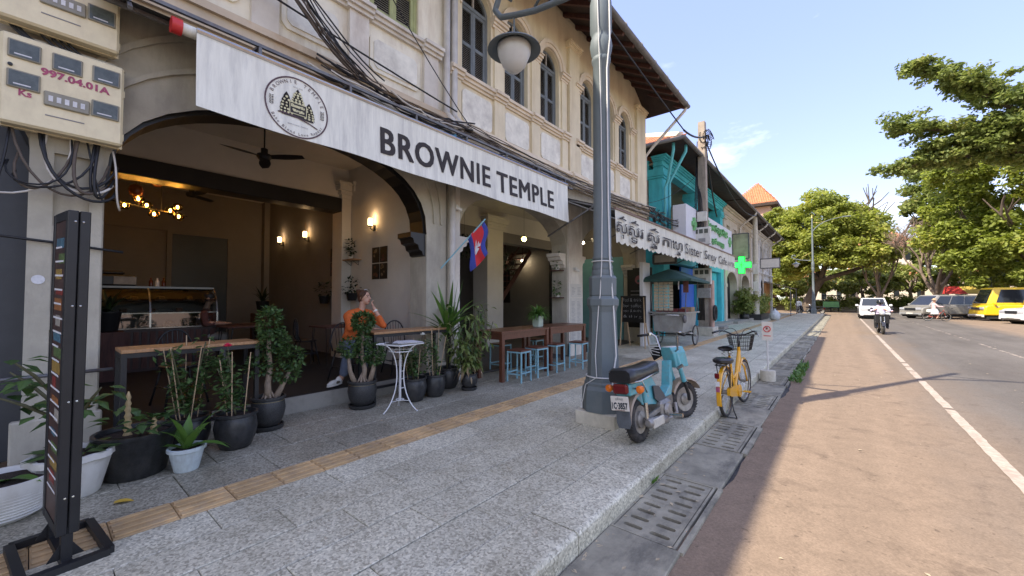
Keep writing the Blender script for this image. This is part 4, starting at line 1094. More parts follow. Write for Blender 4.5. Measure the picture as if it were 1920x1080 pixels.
def leaf(m, p, d, L_, W, up=(0,0,1), droop=0.25, seg=2):
    p = Vector(p); d = Vector(d).normalized(); u = Vector(up)
    s = d.cross(u)
    if s.length < 1e-3: s = d.orthogonal()
    s.normalize(); nrm = s.cross(d)
    o = len(m.v); prev = None
    if seg <= 2:
        mid = p+d*L_*.45+nrm*L_*.04; tip = p+d*L_*.96-nrm*L_*droop*.5
        m.v += [tuple(p), tuple(mid+s*W*.5-nrm*W*.12), tuple(tip), tuple(mid-s*W*.5-nrm*W*.12), tuple(mid)]
        m.f += [(o,o+4,o+1),(o+1,o+4,o+2),(o,o+3,o+4),(o+3,o+2,o+4)]
    else:
        q = p.copy(); dd = d.copy()
        for i in range(seg+1):
            t = i/seg
            w = W*(0.35+0.65*math.sin(PI*min(1,(t*.9+.15))))*(1 if t < .75 else max(.04,(1-t)/.25))
            side = dd.cross(u)
            side = side.normalized() if side.length > 1e-3 else s
            nn = side.cross(dd)
            m.v += [tuple(q+side*w*.5+nn*w*.12), tuple(q), tuple(q-side*w*.5+nn*w*.12)]
            if i < seg:
                a = o+i*3
                m.f += [(a,a+1,a+4,a+3),(a+1,a+2,a+5,a+4)]
            q = q+dd*(L_/seg); dd = (dd-Vector((0,0,1))*droop/seg*1.6).normalized()
def clump(m, c, r, n, L_, W, rg, droop=.3, outward=.6, shell=.5):
    c = Vector(c)
    for _ in range(n):
        v = Vector((rg.gauss(0,1), rg.gauss(0,1), rg.gauss(0,1))).normalized()
        k = (rg.random()**(1/3))*(1-shell)+shell*rg.uniform(.75,1)
        p = c+Vector((v.x*r[0]*k, v.y*r[1]*k, v.z*r[2]*k))
        d = (v*outward+Vector((rg.uniform(-1,1), rg.uniform(-1,1), rg.uniform(-.7,.6))))
        s_ = rg.uniform(.65,1.2)
        leaf(m, p, d, L_*s_, W*s_, (rg.uniform(-.5,.5), rg.uniform(-.5,.5), 1), droop)
def pot_prof(kind, r, h):
    if kind == 'belly': return [(r*.62,0),(r*.7,.01),(r*.9,h*.3),(r*.99,h*.58),(r*.93,h*.82),(r*.88,h*.9),(r*1.0,h*.93),(r*1.0,h),(r*.9,h),(r*.86,h*.9)]
    if kind == 'rim': return [(r*.6,0),(r*.64,.01),(r*.86,h*.72),(r*.88,h*.82),(r*1.0,h*.86),(r*1.0,h*.99),(r*.97,h),(r*.88,h),(r*.84,h*.88)]
    if kind == 'taper': return [(r*.7,0),(r*.74,.01),(r*.97,h*.9),(r*1.0,h*.92),(r*1.0,h),(r*.9,h),(r*.87,h*.9)]
    return [(r*.55,0),(r*.6,.01),(r*.8,h*.3),(r*.96,h*.75),(r*1.0,h),(r*.93,h),(r*.88,h*.86)]
def potted(name, label, x, y, kind, r, h, mat, z=0, ribs=False, saucer=False, band=False, group='potted plants along the cafe front', sides=28, lobes=0):
    t = thing(name, label, 'potted plant', (x, y, z), 0, group)
    zz = 0
    if saucer:
        MB().lathe([(r*.8,0),(r*.86,.01),(r*.92,.05),(r*.84,.05),(r*.8,.03)], sides).build('saucer', mat, t, smooth=40); zz = .045
    prof = [(a, b_+zz) for a, b_ in pot_prof(kind, r, h)]
    m = MB().lathe(prof, sides, cap=False); m.f.append(tuple(reversed(range(sides))))
    if ribs:
        m = MB(); m.lathe(prof, sides, cap=False); k = 9
        for i in range(k):
            zb = zz+h*(.12+.7*i/k); rr = r*(.62+.38*((.12+.7*i/k)**.7)); m.lathe([(rr+.0,zb-.008),(rr+.008,zb),(rr+.0,zb+.008)], sides, cap=False)
    if lobes:
        m.v = [(a*(1+.05*math.cos(lobes*math.atan2(b_,a))) if c > zz+h*.8 else a, b_*(1+.05*math.cos(lobes*math.atan2(b_,a))) if c > zz+h*.8 else b_, c) for a, b_, c in m.v]
    po = m.build('pot', mat, t, smooth=50)
    if band:
        MB().lathe([(r*.9,zz+h*.83),(r*.92,zz+h*.845),(r*.9,zz+h*.86)], sides, cap=False).build('gold_band', M_gold, po)
        MB().lathe([(r*.66,zz+.012),(r*.70,zz+.022),(r*.7,zz+.032)], sides, cap=False).build('gold_band', M_gold, po)
    MB().lathe([(.001,zz+h*.9),(r*.4,zz+h*.905),(r*.87,zz+h*.88)], 18, cap=False).build('soil', M_soil, t, smooth=True)
    t['_top'] = zz+h*.9
    return t
def sticks(t, n, z0, ztop, r, rg, mat=M_bamboo):
    for i in range(n):
        a = 2*PI*(i+rg.random()*.6)/n
        p = (r*.5*math.cos(a), r*.5*math.sin(a), z0-.03); q = (r*1.1*math.cos(a)+rg.uniform(-.05,.05), r*1.1*math.sin(a)+rg.uniform(-.05,.05), ztop*rg.uniform(.85,1.05))
        MB().tube([p, q], .0045, 6).build('support_cane', mat, t)
rg = random.Random(21)
t = potted('potted_tree', 'tall broad leaved plant in lobed white pot against the near column', -4.42, .22, 'rim', .235, .32, M_pot_white, lobes=8)
sm, lm = MB(), MB()
for k in range(5):
    a = -1.9+k*.55+rg.uniform(-.2,.2); rr = rg.uniform(.18,.42); hz = rg.uniform(.72,1.05)
    pts = bez((rg.uniform(-.05,.05),rg.uniform(-.05,.05),.28), (0,0,.5), (.3*rr*math.cos(a),.3*rr*math.sin(a),hz*.8), (rr*math.cos(a),rr*math.sin(a),hz), 6)
    sm.tube(pts, [.011]*6+[.005], 6)
    for _ in range(13):
        p = Vector(pts[rg.randint(4,6)]); d = (rg.uniform(-1,1), rg.uniform(-1,1), rg.uniform(-.4,.5))
        leaf(lm, p+Vector(d)*.06, d, rg.uniform(.11,.17), .075, droop=.5)
for _ in range(12):
    a = rg.uniform(0,2*PI); leaf(lm, (.08*math.cos(a),.08*math.sin(a),.3), (math.cos(a),math.sin(a),.5), .2, .09, droop=.6)
sm.build('stem', M_stem, t, smooth=True); lm.build('foliage', M_leaf, t)['kind'] = 'stuff'
t = potted('planter_bowl', 'ribbed white bowl planter with a few long leaves at the near end of the row', -4.30, -.09, 'bowl', .25, .27, M_pot_white, ribs=True)
lm = MB()
for k in range(5):
    a = rg.uniform(-1.6,1.2); leaf(lm, (0,0,.24), (math.cos(a),math.sin(a),.35), .28, .07, droop=.5, seg=4)
lm.build('foliage', M_leaf_lt, t)
t = potted('planter_bowl', 'wide dark grey bowl planter holding a swollen yellow bamboo stem', -4.56, .58, 'taper', .27, .36, M_pot_black)
for (dx, dy, hh) in ((-.02,-.05,.27),(.08,.1,.07)):
    pr = []; z = .3
    while z < .3+hh+.05:
        f = 1-(z-.3)/(hh+.05)*.45; pr += [(.022*f,z),(.034*f,z+.02),(.022*f,z+.045)]; z += .052
    pr.append((.004,z+.02)); MB().lathe(pr, 10, (dx,dy,0)).build('swollen_stem', M_bamboo_y, t, smooth=True)
lm = MB()
for cx, cy in ((-.18,-.12),(.15,.1),(.02,.16),(.2,.0)):
    for _ in range(12):
        d = (rg.uniform(-1,1), rg.uniform(-1,1), rg.uniform(-.1,.7)); leaf(lm, (cx+d[0]*.05,cy+d[1]*.05,.38+rg.uniform(0,.12)), d, rg.uniform(.1,.16), .065, droop=.5)
lm.build('foliage', M_leaf, t)['kind'] = 'stuff'
t = potted('potted_lily', 'small pale pot with broad arching bright green strap leaves, nearest the tactile strip', -4.32, .87, 'rim', .135, .20, M_pot_blue)
for k, (a, e, L_) in enumerate(((.2,1.0,.4),(1.2,1.2,.42),(2.3,.9,.34),(3.4,.8,.36),(4.4,.45,.5),(5.3,1.3,.38),(.8,.5,.36),(1.9,.2,.42),(2.8,1.4,.3),(4.9,1.1,.32))):
    m = MB(); leaf(m, (0,0,.17), (math.cos(a)*math.cos(e), math.sin(a)*math.cos(e), math.sin(e)), L_, .075, droop=.75, seg=6); m.build('leaf', M_leaf_lt, t, smooth=True)
def rose(label, x, y, r, h, pot, top, nleaf, flower=None, seed=1, cane=4, group='rose pots with canes'):
    g_ = random.Random(seed)
    t = potted('potted_rose', label, x, y, 'belly', r, h, pot, group=group)
    sm, lm = MB(), MB()
    for k in range(6):
        a = g_.uniform(0,2*PI); rr = g_.uniform(.3,1.15)*r
        pts = bez((0,0,h*.85), (rr*.2*math.cos(a),rr*.2*math.sin(a),h+.1), (rr*.6*math.cos(a),rr*.6*math.sin(a),top*.7), (rr*math.cos(a),rr*math.sin(a),top*g_.uniform(.75,1.0)), 7)
        sm.tube(pts, .006, 6)
        for _ in range(nleaf//2):
            p = Vector(pts[g_.randint(2,7)])+Vector((g_.gauss(0,.045),g_.gauss(0,.045),g_.gauss(0,.04)))
            leaf(lm, p, (g_.uniform(-1,1),g_.uniform(-1,1),g_.uniform(-.6,.5)), g_.uniform(.05,.085), .05, droop=.3)
    sm.build('stem', M_stem, t, smooth=True); lm.build('foliage', M_leaf, t)['kind'] = 'stuff'
    sticks(t, cane, h*.9, top*1.0, r*.8, g_)
    if flower:
        fx, fy, fz, fm = flower
        fl = MB()
        for ring in range(3):
            for k in range(6):
                a = k*PI/3+ring*.5; rr = .012+.012*ring
                leaf(fl, (fx+rr*.3*math.cos(a),fy+rr*.3*math.sin(a),fz), (math.cos(a)*(.3+.4*ring),math.sin(a)*(.3+.4*ring),1-.3*ring), .04, .035, droop=-.2)
        fl.build('flower', fm, t); MB().tube([(fx*.6,fy*.6,fz-.25),(fx,fy,fz)], .004, 5).build('stem', M_stem, t)
    return t
rose('rose bush with tall bamboo canes in dark pot, behind the small pale pot', -4.87, .98, .19, .33, M_pot_black, 1.05, 130, seed=3, cane=5)
rose('potted rose with one pink flower and slanting canes, in glazed black pot', -4.62, 1.31, .185, .34, M_pot_black, .92, 100, (-.08,-.06,.98,M_pink), 5, 4)
rose('rose pot with one white flower behind the white wire table', -4.75, 3.52, .19, .33, M_pot_black, .86, 100, (.05,.12,.93,M_petal_white), 8, 3)
rose('rose pot with upright canes between wire table and tall strap leaved plant', -4.72, 3.88, .165, .33, M_pot_black, 1.0, 50, None, 9, 5)
def ficus(label, x, y, r, h, blobs, trunks, seed):
    g_ = random.Random(seed)
    t = potted('potted_ficus', label, x, y, 'belly', r, h, M_pot_speck, saucer=True, band=True, group='trained ficus trees in banded pots')
    sm = MB()
    for tr in trunks:
        sm.tube(tr, [.04*(1-.55*i/(len(tr)-1)) for i in range(len(tr))], 8)
    for k in range(7):
        a = k*.9; sm.tube([(0,0,h+.14),(.05*math.cos(a),.05*math.sin(a),h+.04),(.1*math.cos(a),.1*math.sin(a),h-.03)], [.014,.012,.006], 6)
    sm.build('trunk', M_bark, t, smooth=True)
    lm = MB()
    for c, rr, n in blobs: clump(lm, c, rr, int(n*1.45), .06, .034, g_, shell=.6)
    lm.build('crown', M_leaf, t)['kind'] = 'stuff'
    return t
ficus('trained ficus with one bare twisted trunk in gold banded pot, by the cafe step', -4.98, 1.72, .175, .32,
      [((0,0,1.18),(.13,.13,.2),330),((.02,.04,.98),(.16,.17,.13),220),((.05,.2,.78),(.15,.16,.14),230),((-.02,-.1,.72),(.13,.14,.13),150),((.06,.16,.60),(.14,.15,.1),120)],
      [[(0,0,.3),(.03,-.02,.5),(-.02,.02,.7),(.01,-.01,.9),(0,0,1.1)],[(.02,.05,.3),(.04,.12,.45),(.05,.2,.62)]], 11)
ficus('trained ficus with round clipped ball on top in banded pot before the seated woman', -4.98, 2.86, .19, .32,
      [((0,0,1.15),(.15,.15,.125),520),((0,0,.93),(.09,.09,.1),150),((-.06,-.16,.82),(.13,.13,.14),220),((.04,.15,.70),(.14,.14,.15),240),((0,.02,.72),(.12,.12,.15),150)],
      [[(0,0,.3),(.02,.02,.5),(-.01,-.01,.75),(0,0,1.1)],[(-.03,-.08,.3),(-.05,-.15,.5),(-.06,-.17,.7)],[(.03,.08,.3),(.05,.13,.5),(.04,.14,.66)]], 12)
t = potted('potted_dracaena', 'tall dracaena with long upright strap leaves beside the drainpipe column', -5.02, 4.40, 'belly', .2, .33, M_pot_black)
MB().tube([(0,0,.28),(.02,0,.6),(0,.01,.95)], .03, 8).build('stem', M_stem, t, smooth=True)
lm = MB()
for k in range(26):
    a = k*2.4; e = rg.uniform(.65,1.5); z = .75+.25*rg.random()
    leaf(lm, (0,0,z), (math.cos(a)*math.cos(e),math.sin(a)*math.cos(e),math.sin(e)), rg.uniform(.5,.85), .085, droop=.45 if e < 1.2 else .12, seg=6)
for k in range(3): leaf(lm, (.03,.05*k,.95), (.08*k,.1,1), .85, .09, droop=.05, seg=5)
lm.build('foliage', M_leaf_lt, t, smooth=True)['kind'] = 'stuff'
t = potted('potted_dumbcane', 'bushy variegated plant with drooping leaves in small black pot before the dracaena', -4.62, 4.50, 'belly', .14, .22, M_pot_black, saucer=True)
sm, lm, dl = MB(), MB(), MB()
for k in range(17):
    a = k*2*PI/17; rr = rg.uniform(.14,.42); top = rg.uniform(.7,1.35)
    pts = bez((0,0,.18), (.02*math.cos(a),.02*math.sin(a),.4), (rr*.7*math.cos(a),rr*.7*math.sin(a),.6), (rr*math.cos(a),rr*math.sin(a),top), 8)
    sm.tube(pts, .008, 5)
    for _ in range(24):
        p = Vector(pts[rg.randint(3,8)])+Vector((rg.gauss(0,.05),rg.gauss(0,.05),rg.gauss(0,.05)))
        leaf(lm, p, (rg.uniform(-1,1)+.6*math.cos(a),rg.uniform(-1,1)+.6*math.sin(a),rg.uniform(-.9,.3)), rg.uniform(.12,.19), .052, droop=.6)
for _ in range(45):
    a = rg.uniform(0,2*PI); rr = rg.uniform(.05,.2); leaf(dl, (rr*math.cos(a),rr*math.sin(a),rg.uniform(.22,.45)), (.4*math.cos(a),.4*math.sin(a),-1), .14, .03, droop=.1)
sm.build('stem', M_stem, t, smooth=True); lm.build('foliage', M_leaf_var, t)['kind'] = 'stuff'; dl.build('dry_leaves', M_leaf_dry, t)['kind'] = 'stuff'
def bar_table(label, y0, y1, x0=-5.38, x1=-4.97, h=.99):
    t = thing('bar_table', label, 'table', ((x0+x1)/2, (y0+y1)/2, 0), 0, 'bar tables at the cafe front')
    w, l = x1-x0, y1-y0
    for k in range(3):
        a = -w/2+k*w/3; MB().b(a+.001, a+w/3-.001, -l/2, l/2, h-.032, h+rnd.uniform(-.0006,.0006), .003).build('plank', M_board, t)
    for sx in (-1,1):
        for sy in (-1,1):
            MB().b(sx*(w/2-.02)-.02, sx*(w/2-.02)+.02, sy*(l/2-.02)-.02, sy*(l/2-.02)+.02, 0, h-.034).build('leg', M_metal_black, t)
    fr = MB()
    for sx in (-1,1): fr.b(sx*(w/2-.02)-.018, sx*(w/2-.02)+.018, -l/2+.04, l/2-.04, h-.075, h-.035); 
    for sy in (-1,1): fr.b(-w/2+.04, w/2-.04, sy*(l/2-.02)-.018, sy*(l/2-.02)+.018, h-.075, h-.035)
    fr.build('apron', M_metal_black, t)
    MB().b(-.018, .018, -l/2+.0, l/2-.0, .16, .195).build('footrest', M_metal_black, t)
    return t
bar_table('bar table with timber top and black frame beside the near column', .52, 1.62)
bar_table('bar table with timber top where the woman in orange sits', 3.02, 4.42)
t = thing('wire_table', 'white wire side table with leaf ornaments and papers on top', 'table', (-4.47, 3.10, 0), R(10))
tm_ = MB(); hh = .865
for k in range(4):
    a = R(45+90*k); b_ = R(135+90*k); r_ = .30
    tm_.tube([(r_*math.cos(a),r_*math.sin(a),hh),(r_*math.cos(b_),r_*math.sin(b_),hh)], .008, 6)
for k in range(9):
    q = -.2+.05*k; tm_.tube([(q,-.2,hh),(q,.2,hh)], .003, 5)
tm_.tube([(.15*math.cos(i*PI/12),.15*math.sin(i*PI/12),hh-.09) for i in range(24)], .006, 6, closed=True)
tm_.tube([(.05*math.cos(i*PI/8),.05*math.sin(i*PI/8),.14) for i in range(16)], .006, 6, closed=True)
tm_.build('tabletop', M_metal_white, t)
for k in range(4):
    a = R(45+90*k); c, s_ = math.cos(a), math.sin(a)
    if k == 2: continue
for k in range(3):
    a = R(20+120*k); c, s_ = math.cos(a), math.sin(a)
    m = MB(); m.tube(bez((.21*c,.21*s_,hh-.01),(.10*c,.10*s_,hh-.06),(.04*c,.04*s_,.62),(.05*c,.05*s_,.42),8)[:-1]+bez((.05*c,.05*s_,.42),(.06*c,.06*s_,.25),(.13*c,.13*s_,.08),(.24*c,.24*s_,.006),8), .0075, 7)
    m.tube([(.24*c-.015*s_,.24*s_+.015*c,.005),(.24*c+.015*s_,.24*s_-.015*c,.005)], .007, 6)
    m.build('leg', M_metal_white, t, smooth=True)
    m = MB(); m.bar((.0,.0,.13),(.14*c,.14*s_,.13),.012,.006); m.build('brace', M_metal_white, t)
or_ = MB(); or_.bar((0,0,.13),(0,0,.72),.012,.03)
for z, sg in ((.5,1),(.4,1),(.28,1),(.78,-1),(.78,1)):
    m = MB(); leaf(m, (0.0,0,0), (.2,sg,.35), .07, .05); m.build('leaf_ornament', M_metal_white, t, loc=(.01,0.1*sg if z > .7 else 0,z))
or_.build('spine', M_metal_white, t)
mn = thing('menu_sheets', 'loose printed menus lying on the white wire table', 'menu', (-4.45, 3.14, .877), R(25))
for k in range(4):
    MB().b(-.11,.11,-.15,.15,0,.004).build('sheet', M_paper if k else pm('dark printed menu', (0.03,0.028,0.03), var=0.3, scale=20, rough=0.5), mn, loc=(.05*k-.08, .05*(k % 2)-.02, .0045*k), rot=(0,0,.35*k))
def make_chair():
    t = thing('hoop_chair', 'black hoop back metal chair', 'chair', (0,0,0), 0, 'black hoop back metal chairs')
    MB().lathe([(.001,.44),(.19,.44),(.205,.45),(.205,.462),(.19,.468),(.001,.46)], 20).build('seat', M_metal_black, t, smooth=30)
    for sx in (-1,1):
        for sy in (-1,1):
            MB().tube([(sx*.13,sy*.13,.445),(sx*.205,sy*.21,0)], .012, 7).build('leg', M_metal_black, t, smooth=True)
    st = MB(); st.tube([(-.165,-.17,.22),(.165,-.17,.22)], .008, 6); st.tube([(-.165,.17,.22),(.165,.17,.22)], .008, 6); st.tube([(0,-.17,.22),(0,.17,.22)], .008, 6); st.build('stretcher', M_metal_black, t)
    hp = MB(); hp.tube([(-.17,-.19*math.cos(PI*i/16)*1.02,.455+.42*math.sin(PI*i/16)**.7) if 0 < i < 16 else (-.12,-.18 if i == 0 else .18,.455) for i in range(17)], .011, 7); hp.build('back_hoop', M_metal_black, t, smooth=True)
    for k in range(6):
        y = -.125+.05*k; MB().tube([(-.13,y*.8,.455),(-.17,y,.455+.42*max(0,1-(y/.195)**2)**.36)], .005, 5).build('spindle', M_metal_black, t)
    return t
ch0 = make_chair()
def put_chair(src, x, y, z, rz, label):
    o = src if not src.get('_used') else copy_tree(src)
    src['_used'] = 1; o.location = (x, y, z); o.rotation_euler = (0,0,rz); o['label'] = label
    return o
CZ = FZ+.006
put_chair(ch0, -5.86, 3.12, CZ+.0, R(0), 'black hoop back chair the woman in orange sits on')
put_chair(ch0, -5.80, 3.98, CZ, R(-10), 'empty black hoop back chair to the right of the woman in orange')
put_chair(ch0, -6.1, 1.15, CZ, R(10), 'black hoop back chair between bar table and cake display')
put_chair(ch0, -9.6, 3.25, CZ, R(100), 'black hoop back chair at the back of the cafe below the wall lamps')
put_chair(ch0, -7.9, 3.35, CZ, R(80), 'black hoop back chair beside the small table near the inner column')
def small_table(label, x, y, z, r=.36, h=.74):
    t = thing('cafe_table', label, 'table', (x, y, z), 0, 'small dark tables inside the cafe')
    MB().b(-r,r,-r,r,h-.03,h,.006).build('tabletop', M_wood_dark, t)
    for sx in (-1,1):
        for sy in (-1,1):
            m = MB(); m.tube([(sx*(r-.1),sy*(r-.04),h-.03),(sx*(r-.03),sy*(r-.03),.0),(sx*(r-.04),sy*(r-.1),h-.03)], .007, 5); m.build('hairpin_leg', M_metal_black, t)
    return t
small_table('small dark table with hairpin legs near the inner column', -7.5, 3.75, CZ)
small_table('small dark table where the customer in rust top sits', -9.4, 2.75, CZ)
t = thing('cake_display', 'glass cake display case with three lit shelves on dark slatted counter', 'display case', (-9.75, 1.35, CZ))
MB().b(-.4,.42,-1.0,.95,0,.72).build('counter_body', pm('dark red brown counter', (0.035,0.014,0.01), var=0.3, rough=0.5), t)
for k in range(18): MB().b(.42,.435,-.98+.107*k,-.98+.107*k+.07,.05,.68).build('slat', M_wood_dark, t)
fr = MB()
for z in (.74,1.0,1.22,1.44):
    ext_ = .42 if z < 1.1 else .3 if z < 1.3 else .12
    fr.b(-.38,ext_,-1.0,.95,z-.012,z+.006)
MB().b(-.4,-.385,-1.0,.95,.72,1.45).build('back_panel', M_black_paint, t)
for y in (-1.005,.95): MB().b(-.4,.1,y,y+.006,.74,1.45).build('side_panel', M_glass_dark, t)
MB().b(-.38,.40,-.98,.93,.725,.738).build('display_deck', M_grey_cloth, t)
fr.build('shelf', pm('shelf glass and steel', (0.32,0.33,0.33), var=0.2, rough=0.15, metal=0.7), t)
gl = MB(); prof = [(.42,.75),(.42,1.0),(.36,1.2),(.25,1.36),(.12,1.45)]
for (a, b_), (c, d) in zip(prof, prof[1:]): gl.add([(a,-1.0,b_),(a,.95,b_),(c,.95,d),(c,-1.0,d)], [(0,1,2,3)])
gl.build('glass_front', M_glass, t)
po = MB()
for y in (-1.0,-.02,.95):
    for (a, b_), (c, d) in zip(prof, prof[1:]): po.bar((a,y,b_),(c,y,d),.025,.02)
po.build('glass_frame', pm('brushed steel', (0.45,0.45,0.44), var=0.1, rough=0.25, metal=0.9), t)
MB().b(-.4,.15,-1.0,.95,1.44,1.475).build('top_panel', pm('dark steel top', (0.1,0.1,0.1), rough=0.3, metal=0.7), t)
for k in range(14):
    y = -.85+.13*k; zz = (.765,1.01,1.23)[k % 3]
    cg = thing('cake', '%s piece from the left on the %s shelf of the cake display' % (('first','second','third','fourth','fifth')[k//3], ('lowest','middle','top')[k % 3]), 'cake', (-9.75+rg.uniform(-.1,.15), 1.35+y, CZ+zz), 0, 'cakes in the display case')
    MB().b(-.06,.06,-.045,.045,0.0,.07,.01).build('cake_body', pm('brownie', (0.12,0.055,0.03), var=0.4, scale=30, rough=0.8, per_obj=.4), cg)
    MB().lathe([(.001,-.006),(.08,-.006),(.09,.002),(.001,0)], 14).build('plate', M_petal_white, cg)
cm_ = thing('coffee_machine', 'dark espresso machine with pale box on top of the display case', 'coffee machine', (-9.95, .95, CZ+1.476))
MB().b(-.2,.2,-.3,.25,0,.2,.03).build('machine_body', M_metal_black, cm_); MB().b(-.15,.16,-.25,.1,.2,.27,.03).build('cup_tray', M_metal_black, cm_)
MB().b(.2,.215,-.05,.24,.03,.17).build('front_panel', M_grey_cloth, cm_)
for k in range(3):
    bt = MB().lathe([(.03,0),(.032,.01),(.032,.1),(.012,.13),(.012,.16),(.016,.165)], 12).build('bottle', [M_amber,M_paper,M_amber][k], loc=(-9.85,1.4+.09*k,CZ+1.476), smooth=40); tag(bt, ['amber syrup bottle left of the white one on the display case','white bottle between amber ones on the display case','amber syrup bottle right of the white one on the display case'][k], 'bottle', 'bottles on the display case')
def point(parent, loc, e, col=(1,.68,.4), r=.03):
    l = bpy.data.lights.new('lamp_light', 'POINT'); l.energy = e; l.color = col; l.shadow_soft_size = r
    o = bpy.data.objects.new('lamp_light', l); COL.objects.link(o); o.location = loc
    if parent is not None: o.parent = parent
    return o
t = thing('globe_chandelier', 'branch chandelier with seven lit amber glass globes', 'chandelier', (-9.4, 1.27, 3.02))
MB().tube([(0,-.5,.1),(0,-.2,.06),(0,.55,-.02)], .011, 6).build('branch', M_metal_black, t, smooth=True)
for y in (-.12, .18): MB().tube([(0,y,.03),(0,y,1.26)], .006, 5).build('rod', M_metal_black, t)
for k, (dy, dz) in enumerate(((-.3,.03),(-.13,.17),(-.02,.08),(.08,-.06),(.3,.04),(.4,.12),(.42,-.05))):
    gb = MB().ell((0,0,0), (.085,.085,.075), 14, 9).build('globe', M_glass_amber, t, loc=(.04,dy,dz), smooth=True)
    MB().ell((0,0,0), (.018,.018,.03), 8, 6).build('filament', M_bulb_glow, gb, smooth=True)
point(t, (.05,.05,-.25), .25)
for k, (yy, zz) in enumerate(((.98+.02,3.32),(1.28,3.55))):
    am = thing('amber_pendant', ['round amber glass pendant hanging among the chandelier globes','dark amber glass pendant hanging above the chandelier, close to the beam'][k], 'pendant lamp', (-9.3, yy+.1, zz), 0, 'amber glass pendants')
    MB().lathe([(.05,-.1),(.085,-.07),(.1,0),(.085,.07),(.05,.1)], 16).build('shade', M_amber, am, smooth=True); MB().tube([(0,0,.1),(0,0,4.28-zz)], .004, 5).build('cord', M_metal_black, am)
def sconce(label, x, z, yw=4.42):
    t = thing('wall_sconce', label, 'wall lamp', (x, yw-.1, z), 0, 'lit wall sconces')
    MB().lathe([(.04,0),(.045,.02),(.045,.12),(.04,.14)], 12).build('shade', M_lamp_glow, t, smooth=True)
    m = MB(); m.tube([(0,0,0),(0,0,-.06),(0,.05,-.09),(0,.1,-.05)], .012, 7); m.lathe([(.045,-.02),(.045,0)], 10); m.build('arm', M_metal_black, t, smooth=40)
    MB().b(-.03,.03,.08,.099,-.1,.02).build('backplate', M_metal_black, t)
    point(t, (0,-.01,.2), .4)
sconce('left of the two lit wall sconces deep in the cafe', -11.9, 3.02); sconce('right of the two lit wall sconces deep in the cafe', -10.3, 3.0)
sconce('lit wall sconce above the four photo prints', -7.25, 2.93, 4.40)
for i, (x, lab) in enumerate(((-11.9,'a'),(-10.3,'b'),(-7.25,'c'))): pass
def prints(x, z, wall_y, n, label):
    t = thing('photo_prints', label, 'picture', (x, wall_y-.004, z), 0, 'food photo prints on the side wall')
    for i in range(2 if n == 4 else 1):
        for j in range(2):
            o = MB().b(-.125,.125,-.012,0,-.155,.155).build('print', M_black_paint, t, loc=(.14*(2*i-1) if n == 4 else 0, 0, .165*(2*j-1)))
            mm_ = MB()
            for _ in range(5):
                cx, cz, r_ = rg.uniform(-.07,.07), rg.uniform(-.1,.1), rg.uniform(.02,.05)
                mm_.poly([(cx+r_*math.cos(k*PI/4)*rg.uniform(.6,1.2), cz+r_*math.sin(k*PI/4)*rg.uniform(.6,1.2)) for k in range(8)], -.0145, -.0125-.0002*_, 'y')
            mm_.build('print_image', pm('food photo %d' % ((i+j) % 3), ((0.16,0.07,0.04),(0.22,0.16,0.1),(0.1,0.045,0.04))[(i+j) % 3], var=0.5, scale=30, rough=0.6), o)
prints(-7.05, 2.17, 4.40, 4, 'four dark food photo prints in a square on the pale side wall')
prints(-9.0, 2.30, 4.42, 2, 'two dark food photo prints one above the other behind the inner column')
def wall_shelf(label, x, y, z, w=.5):
    t = thing('wall_shelf', label, 'shelf', (x, y, z), 0, 'small bracket shelves on the cafe wall')
    MB().b(-w/2,w/2,-.18,0,0,.025).build('board', M_board, t)
    for s_ in (-1,1): MB().tube([(s_*w*.3,-.01,-.1),(s_*w*.3,-.01,0),(s_*w*.3,-.15,-.0),(s_*w*.3,-.01,-.1)], .006, 5).build('bracket', M_metal_black, t)
wall_shelf('bracket shelf with trailing plant beside the inner column', -8.0, 4.40, 2.27)
def indoor_plant(name, label, x, y, z, r, h, potm, kind, seed, mat=None, group='indoor plants of the cafe'):
    g_ = random.Random(seed)
    t = thing(name, label, 'plant', (x, y, z), 0, group)
    MB().lathe(pot_prof('taper', r, h), 18).build('pot', potm, t, smooth=40)
    lm = MB()
    if kind == 'strap':
        for k in range(16):
            a = k*2.4; e = g_.uniform(.5,1.4); leaf(lm, (0,0,h*.9), (math.cos(a)*math.cos(e),math.sin(a)*math.cos(e),math.sin(e)), g_.uniform(.25,.5), .06, droop=.6, seg=4)
    elif kind == 'hang':
        for k in range(90):
            a = g_.uniform(0,2*PI); rr = r*g_.uniform(.6,1.6); zz = g_.uniform(-.55,.15); leaf(lm, (rr*math.cos(a),rr*math.sin(a),h+zz), (math.cos(a)*.5,math.sin(a)*.5,-.8), .1, .045)
    else:
        clump(lm, (0,0,h+.14), (r*1.5,r*1.5,.2), 70, .1, .05, g_)
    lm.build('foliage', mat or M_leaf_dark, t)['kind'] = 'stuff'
    return t
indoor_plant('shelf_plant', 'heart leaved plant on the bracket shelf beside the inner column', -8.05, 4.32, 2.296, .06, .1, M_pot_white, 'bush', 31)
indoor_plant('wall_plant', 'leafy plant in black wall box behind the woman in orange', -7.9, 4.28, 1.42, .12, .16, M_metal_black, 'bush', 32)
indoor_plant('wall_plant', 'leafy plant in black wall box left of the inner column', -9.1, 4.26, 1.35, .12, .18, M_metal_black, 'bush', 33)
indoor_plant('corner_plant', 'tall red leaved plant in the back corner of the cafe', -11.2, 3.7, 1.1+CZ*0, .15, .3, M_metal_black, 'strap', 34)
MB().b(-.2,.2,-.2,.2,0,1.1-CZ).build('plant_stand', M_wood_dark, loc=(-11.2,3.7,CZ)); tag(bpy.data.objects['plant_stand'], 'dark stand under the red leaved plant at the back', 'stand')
indoor_plant('corner_plant', 'dark leafy plant beside the left end of the display case', -8.7, .75, CZ+.75, .16, .3, M_metal_black, 'strap', 35)
